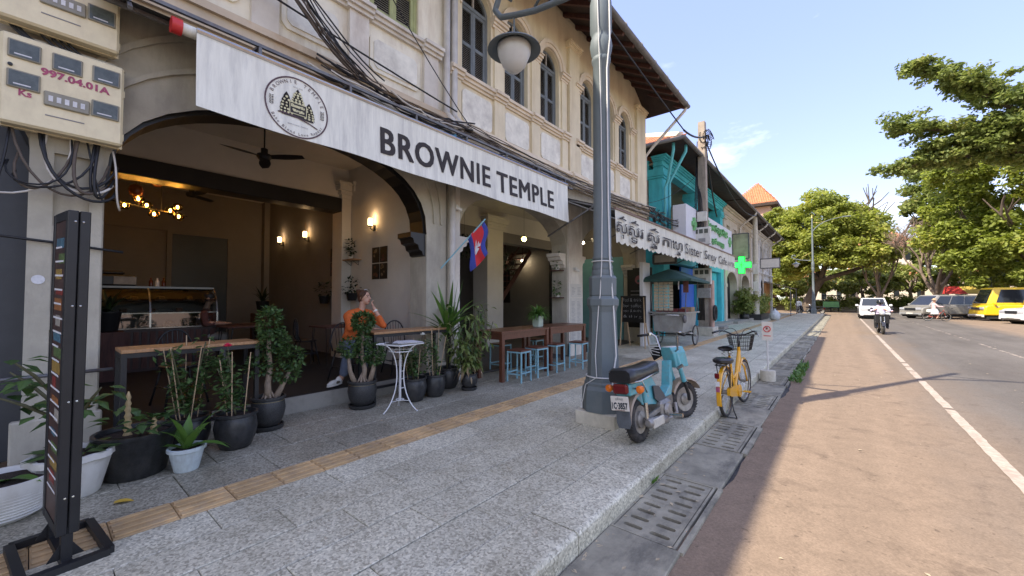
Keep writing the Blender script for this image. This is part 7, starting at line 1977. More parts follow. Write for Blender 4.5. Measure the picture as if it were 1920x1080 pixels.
def wood_table(label, y0, y1, x0=-5.2, x1=-4.55, h=.885):
    t = thing('wooden_table', label, 'table', ((x0+x1)/2, (y0+y1)/2, 0), 0, 'red brown wooden tables')
    w, l = x1-x0, y1-y0
    for k in range(4): MB().b(-w/2+w*k/4+.001,-w/2+w*(k+1)/4-.001,-l/2,l/2,h-.04,h,.003).build('plank', M_table_brown, t)
    for sx in (-1,1):
        for sy in (-1,1): MB().b(sx*(w/2-.04)-.035,sx*(w/2-.04)+.035,sy*(l/2-.05)-.035,sy*(l/2-.05)+.035,0,h-.041).build('leg', M_table_brown, t)
        MB().b(sx*(w/2-.04)-.015,sx*(w/2-.04)+.015,-l/2+.09,l/2-.09,h-.15,h-.042).build('apron', M_table_brown, t)
    for sy in (-1,1): MB().b(-w/2+.08,w/2-.08,sy*(l/2-.05)-.015,sy*(l/2-.05)+.015,h-.15,h-.042).build('apron', M_table_brown, t)
wood_table('red brown wooden table nearer the variegated plant', 5.22, 6.68); wood_table('red brown wooden table nearer the lamp post', 6.72, 8.18)
def make_stool():
    t = thing('metal_stool', 'pale blue metal stool with wooden seat', 'stool', (0,0,0), 0, 'pale blue metal stools')
    MB().b(-.16,.16,-.16,.16,.535,.56,.006).build('seat', M_table_brown, t)
    for sx in (-1,1):
        for sy in (-1,1): MB().tube([(sx*.145,sy*.145,.535),(sx*.15,sy*.15,0)], .016, 8).build('leg', M_stool_blue, t)
    r_ = MB()
    for s_ in (-1,1): r_.bar((-.148,s_*.148,.14),(.148,s_*.148,.14),.022); r_.bar((s_*.148,-.148,.16),(s_*.148,.148,.16),.022); r_.bar((-.148,s_*.145,.52),(.148,s_*.145,.52),.025); r_.bar((s_*.145,-.148,.52),(s_*.145,.148,.52),.025)
    r_.build('stretcher', M_stool_blue, t)
    return t
s0 = make_stool()
for i, (x, y, rz, lab) in enumerate(((-4.43,5.55,4,'blue stool nearest the camera, half under the first brown table'),(-4.46,6.12,-3,'second blue stool along the brown tables'),(-4.50,6.78,2,'third blue stool along the brown tables'),(-4.30,7.42,6,'blue stool pulled out at the far end, beside the lamp post'),(-5.35,6.1,0,'blue stool on the inner side of the first brown table'),(-5.38,7.3,0,'blue stool on the inner side of the second brown table'))):
    o = s0 if i == 0 else copy_tree(s0)
    o.location = (x,y,0); o.rotation_euler = (0,0,R(rz)); o['label'] = lab
t = thing('table_plant', 'drooping fern in a square pale green pot on the brown tables', 'plant', (-4.85, 6.70, .886))
MB().poly([(-.07,0),(.07,0),(.085,.22),(-.085,.22)], -.08, .08, 'y').build('pot', M_pot_green, t)
lm = MB(); g_ = random.Random(41)
for k in range(150):
    a = g_.uniform(0,2*PI); e = g_.uniform(.2,1.4); leaf(lm, (.03*math.cos(a),.03*math.sin(a),.22), (math.cos(a)*math.cos(e),math.sin(a)*math.cos(e),math.sin(e)), g_.uniform(.2,.36), .03, droop=1.3, seg=5)
lm.build('foliage', M_leaf_lt, t)['kind'] = 'stuff'
t = thing('flag', 'blue and red flag with white temple emblem on a slanting blue pole', 'flag', (-5.30, 4.50, 2.05), 0)
fp0, fp1 = Vector((-5.30,4.48,1.98)), Vector((-4.80,5.06,2.86))
MB().tube([tuple(fp0),tuple(fp1)], .013, 8).build('pole', M_stool_blue, t, world=True)
M_fb = pm('flag blue', (0.03,0.045,0.24), var=0.1, rough=0.8); M_fr = pm('flag red', (0.52,0.025,0.03), var=0.1, rough=0.8)
def fpt(u, v):       # u along the pole downwards, v out from it
    p = fp1.lerp(fp0, .04+u*.38)+Vector((.02*math.sin(v*7+u*3), .04*math.sin(v*6), 0))
    return p+Vector((0.03*v, .10*v, -.56*v))+Vector((.02*math.sin(u*9),.025*math.sin(u*7+v*4),0))
for (u0, u1, mt) in ((0,.25,M_fb),(.25,.75,M_fr),(.75,1,M_fb)):
    m = MB(); vs_ = []; nu, nv = 6, 12
    for i in range(nu+1):
        for j in range(nv+1): vs_.append(tuple(fpt(u0+(u1-u0)*i/nu, j/nv)))
    m.add(vs_, [(i*(nv+1)+j,i*(nv+1)+j+1,(i+1)*(nv+1)+j+1,(i+1)*(nv+1)+j) for i in range(nu) for j in range(nv)]); m.build('stripe', mt, t, world=True, smooth=True)
em = MB()
for cu, cv, su, sv in ((.5,.62,.18,.06),(.5,.52,.10,.08),(.38,.5,.04,.10),(.5,.44,.05,.16),(.62,.5,.04,.10),(.3,.56,.04,.06),(.7,.56,.04,.06)):
    q = [fpt(cu-su,cv+sv),fpt(cu+su,cv+sv),fpt(cu+su*.5,cv-sv*.3),fpt(cu,cv-sv),fpt(cu-su*.5,cv-sv*.3)]
    em.add([(p.x+.012,p.y-.012,p.z) for p in q], [(0,1,2,3,4)])
em.build('emblem', M_ink_white, t, world=True)
for z0, z1, ya, yb, lab in ((1.50,1.85,8.82,9.38,'smaller menu sheet on the pier'),(.30,1.48,8.80,9.42,'tall white menu sheet below it on the pier')):
    o = thing('menu_poster', lab, 'poster', (WX+.05, ya, z0), 0, 'menus on the pier')
    MB().b(0,.008,0,yb-ya,0,z1-z0).build('sheet', pm('cream menu paper', (0.52,0.49,0.42), var=0.06, rough=0.7), o)
    ln = MB(); z = z1-z0-.1
    while z > .05: 
        for c_ in (.05,.33): ln.b(.0085,.0095,c_,c_+.2*wr.uniform(.5,1),z,z+.008)
        z -= .035
    ln.build('menu_text', M_ink_grey, o)['kind'] = 'stuff'
def cctv(label, x, y, z):
    t = thing('security_camera', label, 'camera', (x,y,z), 0, 'security cameras')
    MB().tube([(0,0,0),(.08,0,0)], .03, 10).build('mount', M_pot_white, t, smooth=40); MB().tube([(.08,-.05,-.03),(.10,.08,-.06)], .03, 10).build('camera_body', M_pot_white, t, smooth=40)
cctv('security camera on the column above the flag', WX+.05, 4.83, 3.12); cctv('security camera on the pier above the menus', WX+.05, 9.0, 2.25)
indoor_plant('pier_plant', 'bushy plant on the upper pier shelf', -5.65, 8.66, 2.2, .08, .12, M_pot_white, 'bush', 51, M_leaf)
indoor_plant('pier_plant', 'trailing plant on the lower pier shelf', -5.65, 8.66, 1.5, .08, .10, M_pot_white, 'bush', 52, M_leaf)
for z in (2.2, 1.5): 
    o = MB().b(-5.82,-5.48,8.55,8.72,z-.02,z).build('pier_shelf', M_wood_dark); tag(o, 'wooden shelf on the pier side carrying the %s plant' % ('bushy' if z > 2 else 'trailing'), 'shelf', 'shelves on the pier')
for k, (x, y, z) in enumerate(((-8.0,7.6,3.0),(-9.6,11.2,2.9),(-10.4,12.6,2.85),(-9.3,10.1,3.0))):
    h_ = indoor_plant('hanging_plant', ('hanging plant above the dracaena','hanging plant left of the stair','hanging plant deepest in the second cafe','hanging plant by the inner column')[k], x, y, z, .12, .15, M_pot_black, 'hang', 60+k, group='hanging plants in the second cafe')
    MB().tube([(0,0,.1),(0,0,4.22-z)], .004, 4).build('cord', M_metal_black, h_)
def bulb(label, x, y, z, ztop, mat, e, r=.05):
    t = thing('pendant_bulb', label, 'pendant lamp', (x,y,z), 0, 'bare bulbs in the second cafe')
    MB().ell((0,0,0),(r,r,r),12,8).build('bulb', mat, t, smooth=True); MB().lathe([(.018,r*.8),(.018,r+.06)], 8).build('socket', M_metal_black, t); MB().tube([(0,0,r+.05),(0,0,ztop-z)], .004, 4).build('cord', M_metal_black, t)
    point(t, (0,0,-r-.05), e, (1,.8,.5))
bulb('yellow bulb on a long cord in the second cafe', -7.0, 9.0, 3.18, 4.22, M_bulb_yellow, 1, .07)
bulb('white bulb left of the yellow one', -9.2, 10.2, 3.25, 4.22, M_bulb_white, 1); bulb('white bulb below the yellow one', -10.2, 13.0, 3.05, 4.22, M_bulb_white, 1); bulb('white bulb over the teal door', -6.9, 12.2, 3.42, 4.22, M_bulb_white, 1.5)
ceiling_fan('pale ceiling fan above the flag', -6.6, 5.5, 3.45, 4.22, R(15), .6, M_pot_white); ceiling_fan('pale ceiling fan near the teal door', -6.8, 12.9, 3.55, 4.22, R(50), .6, M_pot_white)
t = thing('staircase', 'dark steel staircase inside the second cafe', 'staircase', (-10.4, 10.2, .03))
for k in range(14): MB().b(-.45,.45,.22*k,.22*k+.25,.24*k+.2,.24*k+.24).build('tread', M_wood_dark, t)
for s_ in (-1,1):
    MB().bar((s_*.46,0,.1),(s_*.46,3.0,3.4),.04,.18).build('stringer', M_wood_dark, t); MB().bar((s_*.46,0,1.0),(s_*.46,2.6,3.9),.04).build('handrail', M_wood_dark, t)
    for k in range(6): MB().bar((s_*.46,.5*k,.55*k+.1),(s_*.46,.5*k,.55*k+1.0),.02).build('baluster', M_wood_dark, t)
t = thing('chalkboard', 'black chalkboard on the back wall of the second cafe', 'chalkboard', (-11.5, 13.28, 1.3))
MB().b(-.4,.4,-.03,0,0,1.4).build('board', M_black_paint, t)
t = thing('chalk_easel', 'black chalkboard easel with white handwriting beside the vendor cart', 'chalkboard', (-4.85, 11.6, 0), R(-8))
MB().b(-.42,.42,-.015,.015,.75,1.55).build('board', M_black_paint, t)
for s_ in (-1,1): MB().bar((s_*.36,0,1.5),(s_*.42,-.06,0),.03).build('leg', M_bamboo, t); MB().bar((s_*.3,.02,1.4),(s_*.32,.35,0),.03).build('leg', M_bamboo, t)
for i, s_ in enumerate(("Feel & drink","bon coffee","open & do the","& thing")): MB().merge(fit(text_mb(s_, .1, -.003), .6, .1), ENDF(-.32,-.0185,1.38-.17*i)).build('lettering', M_ink_white, t)
t = thing('menu_board', 'tall black menu board leaning inside the far arch behind the chalk easel', 'sign', (-5.2, 13.0, 0), R(0))
MB().b(-.42,.42,-.03,.03,.5,2.5).build('panel', M_black_paint, t); MB().b(-.42,.42,-.04,.04,.0,.5).build('foot', M_grey_plaster, t)
MB().ell((0,-.033,2.1),(.15,.006,.15)).build('cup_picture', pm('dusty pink print', (0.25,0.08,0.09), var=0.3, rough=0.6), t)
ln = MB()
for k in range(8): ln.b(-.3,-.3+wr.uniform(.3,.6),-.0325,-.031,.8+.13*k,.83+.13*k)
ln.build('menu_text', M_ink_grey, t)['kind'] = 'stuff'
t = thing('bollard_post', 'white leaning board beside the vendor cart', 'board', (-4.75, 12.3, 0)); MB().b(-.05,.05,-.3,.3,0,2.6).build('panel', M_whitewall, t)
indoor_plant('cart_plant', 'green bush in a pot beside the vendor cart', -4.7, 12.75, 0.0, .2, .3, M_pot_blue, 'bush', 71, M_leaf)
def skinned(name, m, mat, parent, voxel=.014, smooth_it=4):
    """union of overlapping limbs turned into one continuous surface"""
    me = m.mesh(name, mat)
    o = bpy.data.objects.new(name, me); COL.objects.link(o)
    r_ = o.modifiers.new('union', 'REMESH'); r_.mode = 'VOXEL'; r_.voxel_size = voxel
    s_ = o.modifiers.new('soften', 'SMOOTH'); s_.factor = .5; s_.iterations = smooth_it
    dg = bpy.context.evaluated_depsgraph_get()
    me2 = bpy.data.meshes.new_from_object(o.evaluated_get(dg))
    o.modifiers.clear(); o.data = me2
    if not me2.materials: me2.materials.append(mat)
    me2.polygons.foreach_set('use_smooth', [True]*len(me2.polygons))
    bpy.data.meshes.remove(me)
    o.name = name
    if parent is not None: o.parent = parent
    return o
def limb(m, pts, rr, n=12):
    """tapered limb with round ends"""
    m.tube(pts, rr, n)
    for p, r_ in zip(pts, rr): m.ell(p, (r_,r_,r_), 12, 8)
def hand(m, palm, dirv, side, curl=.5, s=1.0):
    """palm and five separate bent fingers"""
    d = Vector(dirv).normalized(); s_ = Vector(side).normalized(); n_ = d.cross(s_)
    p = Vector(palm)
    Mx = Matrix((s_, d, n_)).transposed()
    m.ell(tuple(p), (.040*s,.048*s,.016*s), 12, 8, Mx)
    for k, (off, L_) in enumerate(((-.028,.062),(-.010,.074),(.010,.070),(.027,.055))):
        b_ = p+s_*off*s+d*.038*s; q = b_+(d*.55+n_*curl*.5)*L_*.6*s; t_ = q+(d*.25+n_*curl)*L_*.5*s
        m.tube([tuple(b_),tuple(q),tuple(t_)], [.0088*s,.0085*s,.0065*s], 7)
    b_ = p-s_*.034*s-d*.012*s; m.tube([tuple(b_),tuple(b_-s_*.026*s+d*.02*s),tuple(b_-s_*.034*s+d*.05*s+n_*.012*s)], [.011*s,.0095*s,.007*s], 7)
def head_parts(m, c, fwd, h=.235, up=(0,0,1)):
    """skull, jaw, nose, ears along the facing direction; returns a frame"""
    f = Vector(fwd).normalized(); u = Vector(up).normalized(); s_ = f.cross(u).normalized(); u = s_.cross(f)
    Mx = Matrix((s_, f, u)).transposed(); c = Vector(c); k = h/.235
    m.ell(tuple(c+u*.022*k-f*.006), (.074*k,.094*k,.092*k), 16, 11, Mx)
    m.ell(tuple(c-u*.045*k+f*.026*k), (.056*k,.062*k,.070*k), 14, 9, Mx)
    m.ell(tuple(c-u*.092*k+f*.055*k), (.026*k,.024*k,.022*k), 10, 7, Mx)
    m.tube([tuple(c+u*.02*k+f*.085*k), tuple(c-u*.022*k+f*.108*k), tuple(c-u*.03*k+f*.09*k)], [.009*k,.015*k,.012*k], 8)
    for q in (-1,1): m.ell(tuple(c+s_*q*.074*k-f*.01-u*.008), (.012*k,.022*k,.032*k), 8, 6, Mx)
    return c, f, u, s_, Mx, k
def face_marks(parent, fr, hairm, lips=(0.32,0.06,0.06)):
    c, f, u, s_, Mx, k = fr
    e = MB(); b_ = MB(); l_ = MB()
    for q in (-1,1):
        e.ell(tuple(c+s_*q*.031*k+f*.080*k+u*.012*k), (.013*k,.008*k,.007*k), 10, 6, Mx)
        b_.tube([tuple(c+s_*q*.014*k+f*.088*k+u*.034*k), tuple(c+s_*q*.034*k+f*.083*k+u*.039*k), tuple(c+s_*q*.052*k+f*.068*k+u*.033*k)], .0042*k, 5)
    l_.ell(tuple(c+f*.086*k-u*.060*k), (.023*k,.009*k,.009*k), 10, 6, Mx)
    e.build('eyes', pm('dark eyes', (0.02,0.014,0.012), rough=0.2), parent, world=True, smooth=True)
    b_.build('eyebrows', hairm, parent, world=True, smooth=True)
    l_.build('lips', pm('lips', lips, rough=0.4), parent, world=True, smooth=True)
def shift(o, parent):
    w = wloc(parent); me = o.data
    co = np.empty(len(me.vertices)*3, dtype=np.float32); me.vertices.foreach_get('co', co); co = co.reshape(-1,3)-np.array(w, dtype=np.float32)
    me.vertices.foreach_set('co', co.ravel()); me.update(); o.parent = parent
    return o
wo = thing('person', 'woman in orange knit top and jeans seated at the bar table, chin on hand', 'person', (-5.84, 3.14, FZ))
sk = MB()
fr_ = head_parts(sk, (-5.66,3.27,1.475), (.90,.44,.02), .225)
limb(sk, [(-5.70,3.24,1.26),(-5.69,3.25,1.33),(-5.675,3.255,1.40)], [.056,.05,.05])
limb(sk, [(-5.43,3.44,1.08),(-5.49,3.40,1.20),(-5.535,3.36,1.31)], [.036,.033,.027])
hand(sk, (-5.555,3.35,1.355), (-.35,-.25,.75), (.75,-.6,.1), .9, .95)
limb(sk, [(-5.50,3.02,1.03),(-5.40,3.10,1.03),(-5.31,3.18,1.025)], [.036,.032,.026])
hand(sk, (-5.265,3.215,1.02), (.75,.6,-.05), (.6,-.75,0), -.2, .95)
limb(sk, [(-5.56,2.90,.40),(-5.585,2.87,.30)], [.042,.038])
limb(sk, [(-5.48,3.15,.40),(-5.49,3.13,.30)], [.042,.038])
limb(sk, [(-5.70,3.24,1.27),(-5.80,3.16,1.0),(-5.83,3.15,.78)], [.06,.08,.08])
for q_ in (((-5.72,3.38,1.19),(-5.42,3.45,1.06)),((-5.74,3.08,1.19),(-5.55,2.99,1.03))): limb(sk, [(-5.71,3.24,1.2),q_[0],q_[1]], [.04,.035,.034])
for q_ in (((-5.46,2.93,.75),(-5.56,2.90,.40)),((-5.46,3.16,.72),(-5.48,3.15,.40))): limb(sk, [(-5.82,3.15,.76),q_[0],q_[1]], [.05,.042,.042])
body = skinned('body', sk, M_skin, None, .0085, 2); shift(body, wo)
face_marks(wo, fr_, M_hair)
sh = MB()
sh.lathe([(.155,0),(.165,.08),(.15,.2),(.155,.30),(.165,.40),(.15,.47),(.09,.53),(.06,.55)], 20, sx=.72, sy=1.05, M=Matrix.Translation((-5.84,3.15,.74)) @ Matrix.Shear('XY',4,(.26,.14)))
for sy_, sh0, el in ((1,(-5.72,3.41,1.19),(-5.42,3.45,1.05)),(-1,(-5.74,3.05,1.19),(-5.56,2.99,1.02))):
    limb(sh, [sh0, tuple(Vector(sh0).lerp(Vector(el),.5)), el], [.072,.06,.052])
limb(sh, [(-5.43,3.445,1.06),(-5.47,3.41,1.17)], [.05,.043]); limb(sh, [(-5.56,2.99,1.03),(-5.44,3.07,1.035)], [.05,.042])
limb(sh, [(-5.73,3.08,1.22),(-5.71,3.23,1.25),(-5.71,3.38,1.22)], [.07,.075,.07])
o = skinned('knit_top', sh, M_orange, None, .012, 5); shift(o, wo)
jn = MB()
jn.ell((-5.83,3.15,.76), (.17,.185,.13), 16, 10)
limb(jn, [(-5.80,3.08,.73),(-5.60,2.98,.76),(-5.44,2.93,.76)], [.098,.085,.068]); limb(jn, [(-5.44,2.93,.75),(-5.52,2.91,.55),(-5.565,2.90,.38)], [.068,.066,.06])
limb(jn, [(-5.80,3.22,.73),(-5.60,3.18,.73),(-5.44,3.16,.72)], [.098,.085,.068]); limb(jn, [(-5.44,3.16,.72),(-5.47,3.15,.55),(-5.48,3.15,.38)], [.068,.066,.06])
o = skinned('jeans', jn, M_jeans, None, .013, 4); shift(o, wo)
def shoe(parent, heel, toe, s=1.0):
    h, t_ = Vector(heel), Vector(toe); d = (t_-h).normalized()
    m = MB(); u = Vector((0,0,1)); side = d.cross(u)
    Mx = Matrix((side, d, side.cross(d))).transposed()
    m.ell(tuple(h.lerp(t_,.22)+u*.035), (.040,.062,.058), 12, 8, Mx); m.ell(tuple(h.lerp(t_,.62)+u*.018), (.044,.09,.038), 12, 8, Mx); m.ell(tuple(h.lerp(t_,.85)+u*.008), (.040,.055,.026), 12, 8, Mx)
    o = skinned('shoe', m, M_shoe, None, .008, 2); shift(o, parent)
    k = MB(); k.ell(tuple(h.lerp(t_,.55)-u*.016), (.047,.142,.018), 14, 6, Mx); k.build('sole', M_shoe, o, smooth=True); 
    for v in k.v: pass
    sw2 = MB(); sw2.ell(tuple(h.lerp(t_,.45)+u*.018+side*.03), (.016,.05,.02), 10, 6, Mx); sw2.ell(tuple(h.lerp(t_,.45)+u*.018-side*.03), (.016,.05,.02), 10, 6, Mx)
    w = wloc(parent); 
    for mm_ in (sw2,): mm_.v = [(a-w.x,b_-w.y,c-w.z) for a,b_,c in mm_.v]
    sw2.build('shoe_panel', M_shoe_dark, o, smooth=True)
    so_ = [c for c in o.children if c.name.startswith('sole')][0]
    me = so_.data
    for v in me.vertices: v.co -= w
shoe(wo, (-5.60,2.90,.255), (-5.53,2.66,.245)); shoe(wo, (-5.50,3.16,.25), (-5.36,3.10,.24))
c, f, u, s_, Mx, k = fr_
hr = MB()
hr.ell(tuple(c+u*.040-f*.022), (.082,.092,.085), 16, 11, Mx); hr.ell(tuple(c-f*.055-u*.005), (.070,.050,.085), 14, 9, Mx)
hr.ell(tuple(c-f*.10+u*.095), (.042,.042,.04), 12, 8, Mx)
for q in (-1,1): hr.tube([tuple(c+s_*q*.06+f*.05+u*.07),tuple(c+s_*q*.078+f*.01+u*.02),tuple(c+s_*q*.07-f*.02-u*.06)], [.016,.014,.008], 7)
o = skinned('hair', hr, M_hair, None, .009, 2); shift(o, wo)
sg = MB(); sg.tube([tuple(c+u*.115+f*.045-s_*.07),tuple(c+u*.125+f*.06),tuple(c+u*.115+f*.045+s_*.07)], .007, 6); sg.build('sunglasses', M_chrome, wo, world=True, smooth=True)
wt = MB(); wt.lathe([(.033,-.012),(.036,0),(.033,.012)], 14, M=Matrix.Translation((-5.52,3.375,1.275)) @ Vector((-.35,-.35,.85)).to_track_quat('Z','X').to_matrix().to_4x4()); wt.build('wristwatch', M_petal_white, wo, world=True, smooth=True)
def seated_figure(label, x, y, z, face, top, legm, hairm, skin=M_skin, group=None, seat=.47, lean=.12, voxel=.02):
    t = thing('person', label, 'person', (x, y, z), math.atan2(face[1], face[0]), group)
    b_ = MB(); fr = head_parts(b_, (lean+.05,0,seat+.79), (1,0,-.35), .225)
    limb(b_, [(lean,0,seat+.58),(lean+.03,0,seat+.70)], [.055,.05])
    for s_ in (-1,1):
        limb(b_, [(lean+.12,s_*.24,seat+.32),(lean+.30,s_*.12,seat+.30)], [.038,.028]); hand(b_, (lean+.35,s_*.09,seat+.30), (1,-s_*.3,0), (0,-s_,0), .3)
    limb(b_, [(lean,0,seat+.6),(.02,0,seat+.1)], [.05,.07])
    for s_ in (-1,1): limb(b_, [(lean,0,seat+.5),(lean+.03,s_*.22,seat+.31),(lean+.12,s_*.24,seat+.32)], [.035,.035,.035])
    o = skinned('body', b_, skin, t, .015, 2)
    m = MB(); m.lathe([(.15,0),(.16,.1),(.15,.25),(.17,.42),(.15,.52),(.07,.6)], 16, sx=.7, sy=1.05, M=Matrix.Translation((0,0,seat)) @ Matrix.Shear('XY',4,(lean/.55,0)))
    for s_ in (-1,1): limb(m, [(lean,s_*.19,seat+.50),(lean+.03,s_*.24,seat+.30),(lean+.14,s_*.23,seat+.31)], [.07,.055,.045])
    skinned('shirt', m, top, t, voxel, 4)
    m = MB(); m.ell((0,0,seat+.06),(.16,.18,.12))
    for s_ in (-1,1): limb(m, [(0,s_*.09,seat+.07),(.42,s_*.10,seat+.06)], [.095,.065]); limb(m, [(.42,s_*.10,seat+.06),(.40,s_*.10,.08)], [.065,.05]); m.ell((.46,s_*.10,.04),(.11,.045,.04))
    skinned('trousers', m, legm, t, voxel, 3)
    m = MB(); c, f, u, s_, Mx, k = fr; m.ell(tuple(c+u*.035-f*.02), (.082,.1,.09), 14, 9, Mx); m.ell(tuple(c-f*.06-u*.06), (.075,.045,.12), 12, 8, Mx); m.build('hair', hairm, t, smooth=True)
    return t
seated_figure('customer in rust top and pale trousers bent over a table at the back', -9.55, 2.05, CZ, (.35,.95), M_rust_cloth, M_grey_cloth, M_hair_black)
o = copy_tree(bpy.data.objects['cafe_table']); o.location = (-8.9,2.62,CZ); o['label'] = 'small dark table behind the left ficus, deep in the cafe'
seated_figure('dark haired guest in grey shirt seated in the second cafe', -8.9, 9.75, .03, (.2,-1), M_grey_cloth, M_black_cloth, M_hair_black)
o = copy_tree(ch0); o.location = (-9.0,9.95,.03); o.rotation_euler = (0,0,R(-80)); o['label'] = 'black hoop back chair under the guest in the second cafe'
o = copy_tree(ch0); o.location = (-9.55,1.98,CZ); o.rotation_euler = (0,0,R(70)); o['label'] = 'black hoop back chair under the customer in rust top'
def standing_figure(label, x, y, z, rz, top, legm, hat=None, h=1.62, group=None):
    t = thing('person', label, 'person', (x,y,z), rz, group); k = h/1.7
    b_ = MB(); fr = head_parts(b_, (0,0,1.58*k), (1,0,-.05), .225*k); limb(b_, [(0,0,1.38*k),(0,0,1.48*k)], [.055,.05])
    for s_ in (-1,1): limb(b_, [(.02,s_*.25*k,1.0*k),(.1,s_*.25*k,.85*k)], [.035,.027]); hand(b_, (.13,s_*.25*k,.80*k), (.3,0,-1), (0,-s_,0), .4)
    limb(b_, [(0,0,1.4*k),(0,0,.9*k)], [.05,.07])
    for s_ in (-1,1): limb(b_, [(0,0,1.36*k),(0,s_*.23,1.2*k),(.02,s_*.25*k,1.0*k)], [.035,.035,.035])
    skinned('body', b_, M_skin, t, .016, 2)
    m = MB(); m.lathe([(.16,.82*k),(.16,1.0*k),(.15,1.1*k),(.18,1.3*k),(.15,1.40*k),(.07,1.46*k)], 14, sx=.68, sy=1.05)
    for s_ in (-1,1): limb(m, [(0,s_*.19,1.36*k),(0,s_*.24,1.15*k),(.03,s_*.25,1.0*k)], [.065,.055,.045])
    skinned('shirt', m, top, t, .022, 3)
    m = MB(); m.ell((0,0,.88*k),(.13,.17,.12))
    for s_ in (-1,1): limb(m, [(0,s_*.09,.85*k),(.04*s_,s_*.1,.46*k),(.06*s_,s_*.1,.08)], [.09,.065,.05]); m.ell((.06*s_+.05,s_*.1,.04),(.12,.045,.04))
    skinned('trousers', m, legm, t, .022, 3)
    m = MB(); c, f, u, s_, Mx, kk = fr; m.ell(tuple(c+u*.035-f*.015), (.084,.1,.09), 12, 8, Mx); m.build('hair', hat or M_hair_black, t, smooth=True)
    return t
M_car_white = pm('white car paint', (0.66,0.66,0.67), var=0.04, rough=0.25, coat=0.6, stain=(0.5,0.46,0.4), stain_amt=0.4)
M_car_grey = pm('olive grey car paint', (0.26,0.245,0.215), var=0.06, rough=0.3, metal=0.15, coat=0.5)
M_car_silver = pm('silver lower paint', (0.38,0.38,0.37), var=0.06, rough=0.3, metal=0.4, coat=0.5)
M_bus_yellow = pm('yellow bus paint', (0.72,0.47,0.015), var=0.05, rough=0.3, coat=0.5)
M_carglass = pm('tinted car glass', (0.018,0.022,0.026), var=0.1, rough=0.08, spec=0.7)
M_lens = pm('headlight lens', (0.55,0.56,0.58), var=0.1, rough=0.12, metal=0.4)
M_black_trim = pm('black plastic trim', (0.02,0.02,0.021), var=0.2, rough=0.5)
M_chassis = pm('dark underside', (0.015,0.015,0.015), rough=0.9)
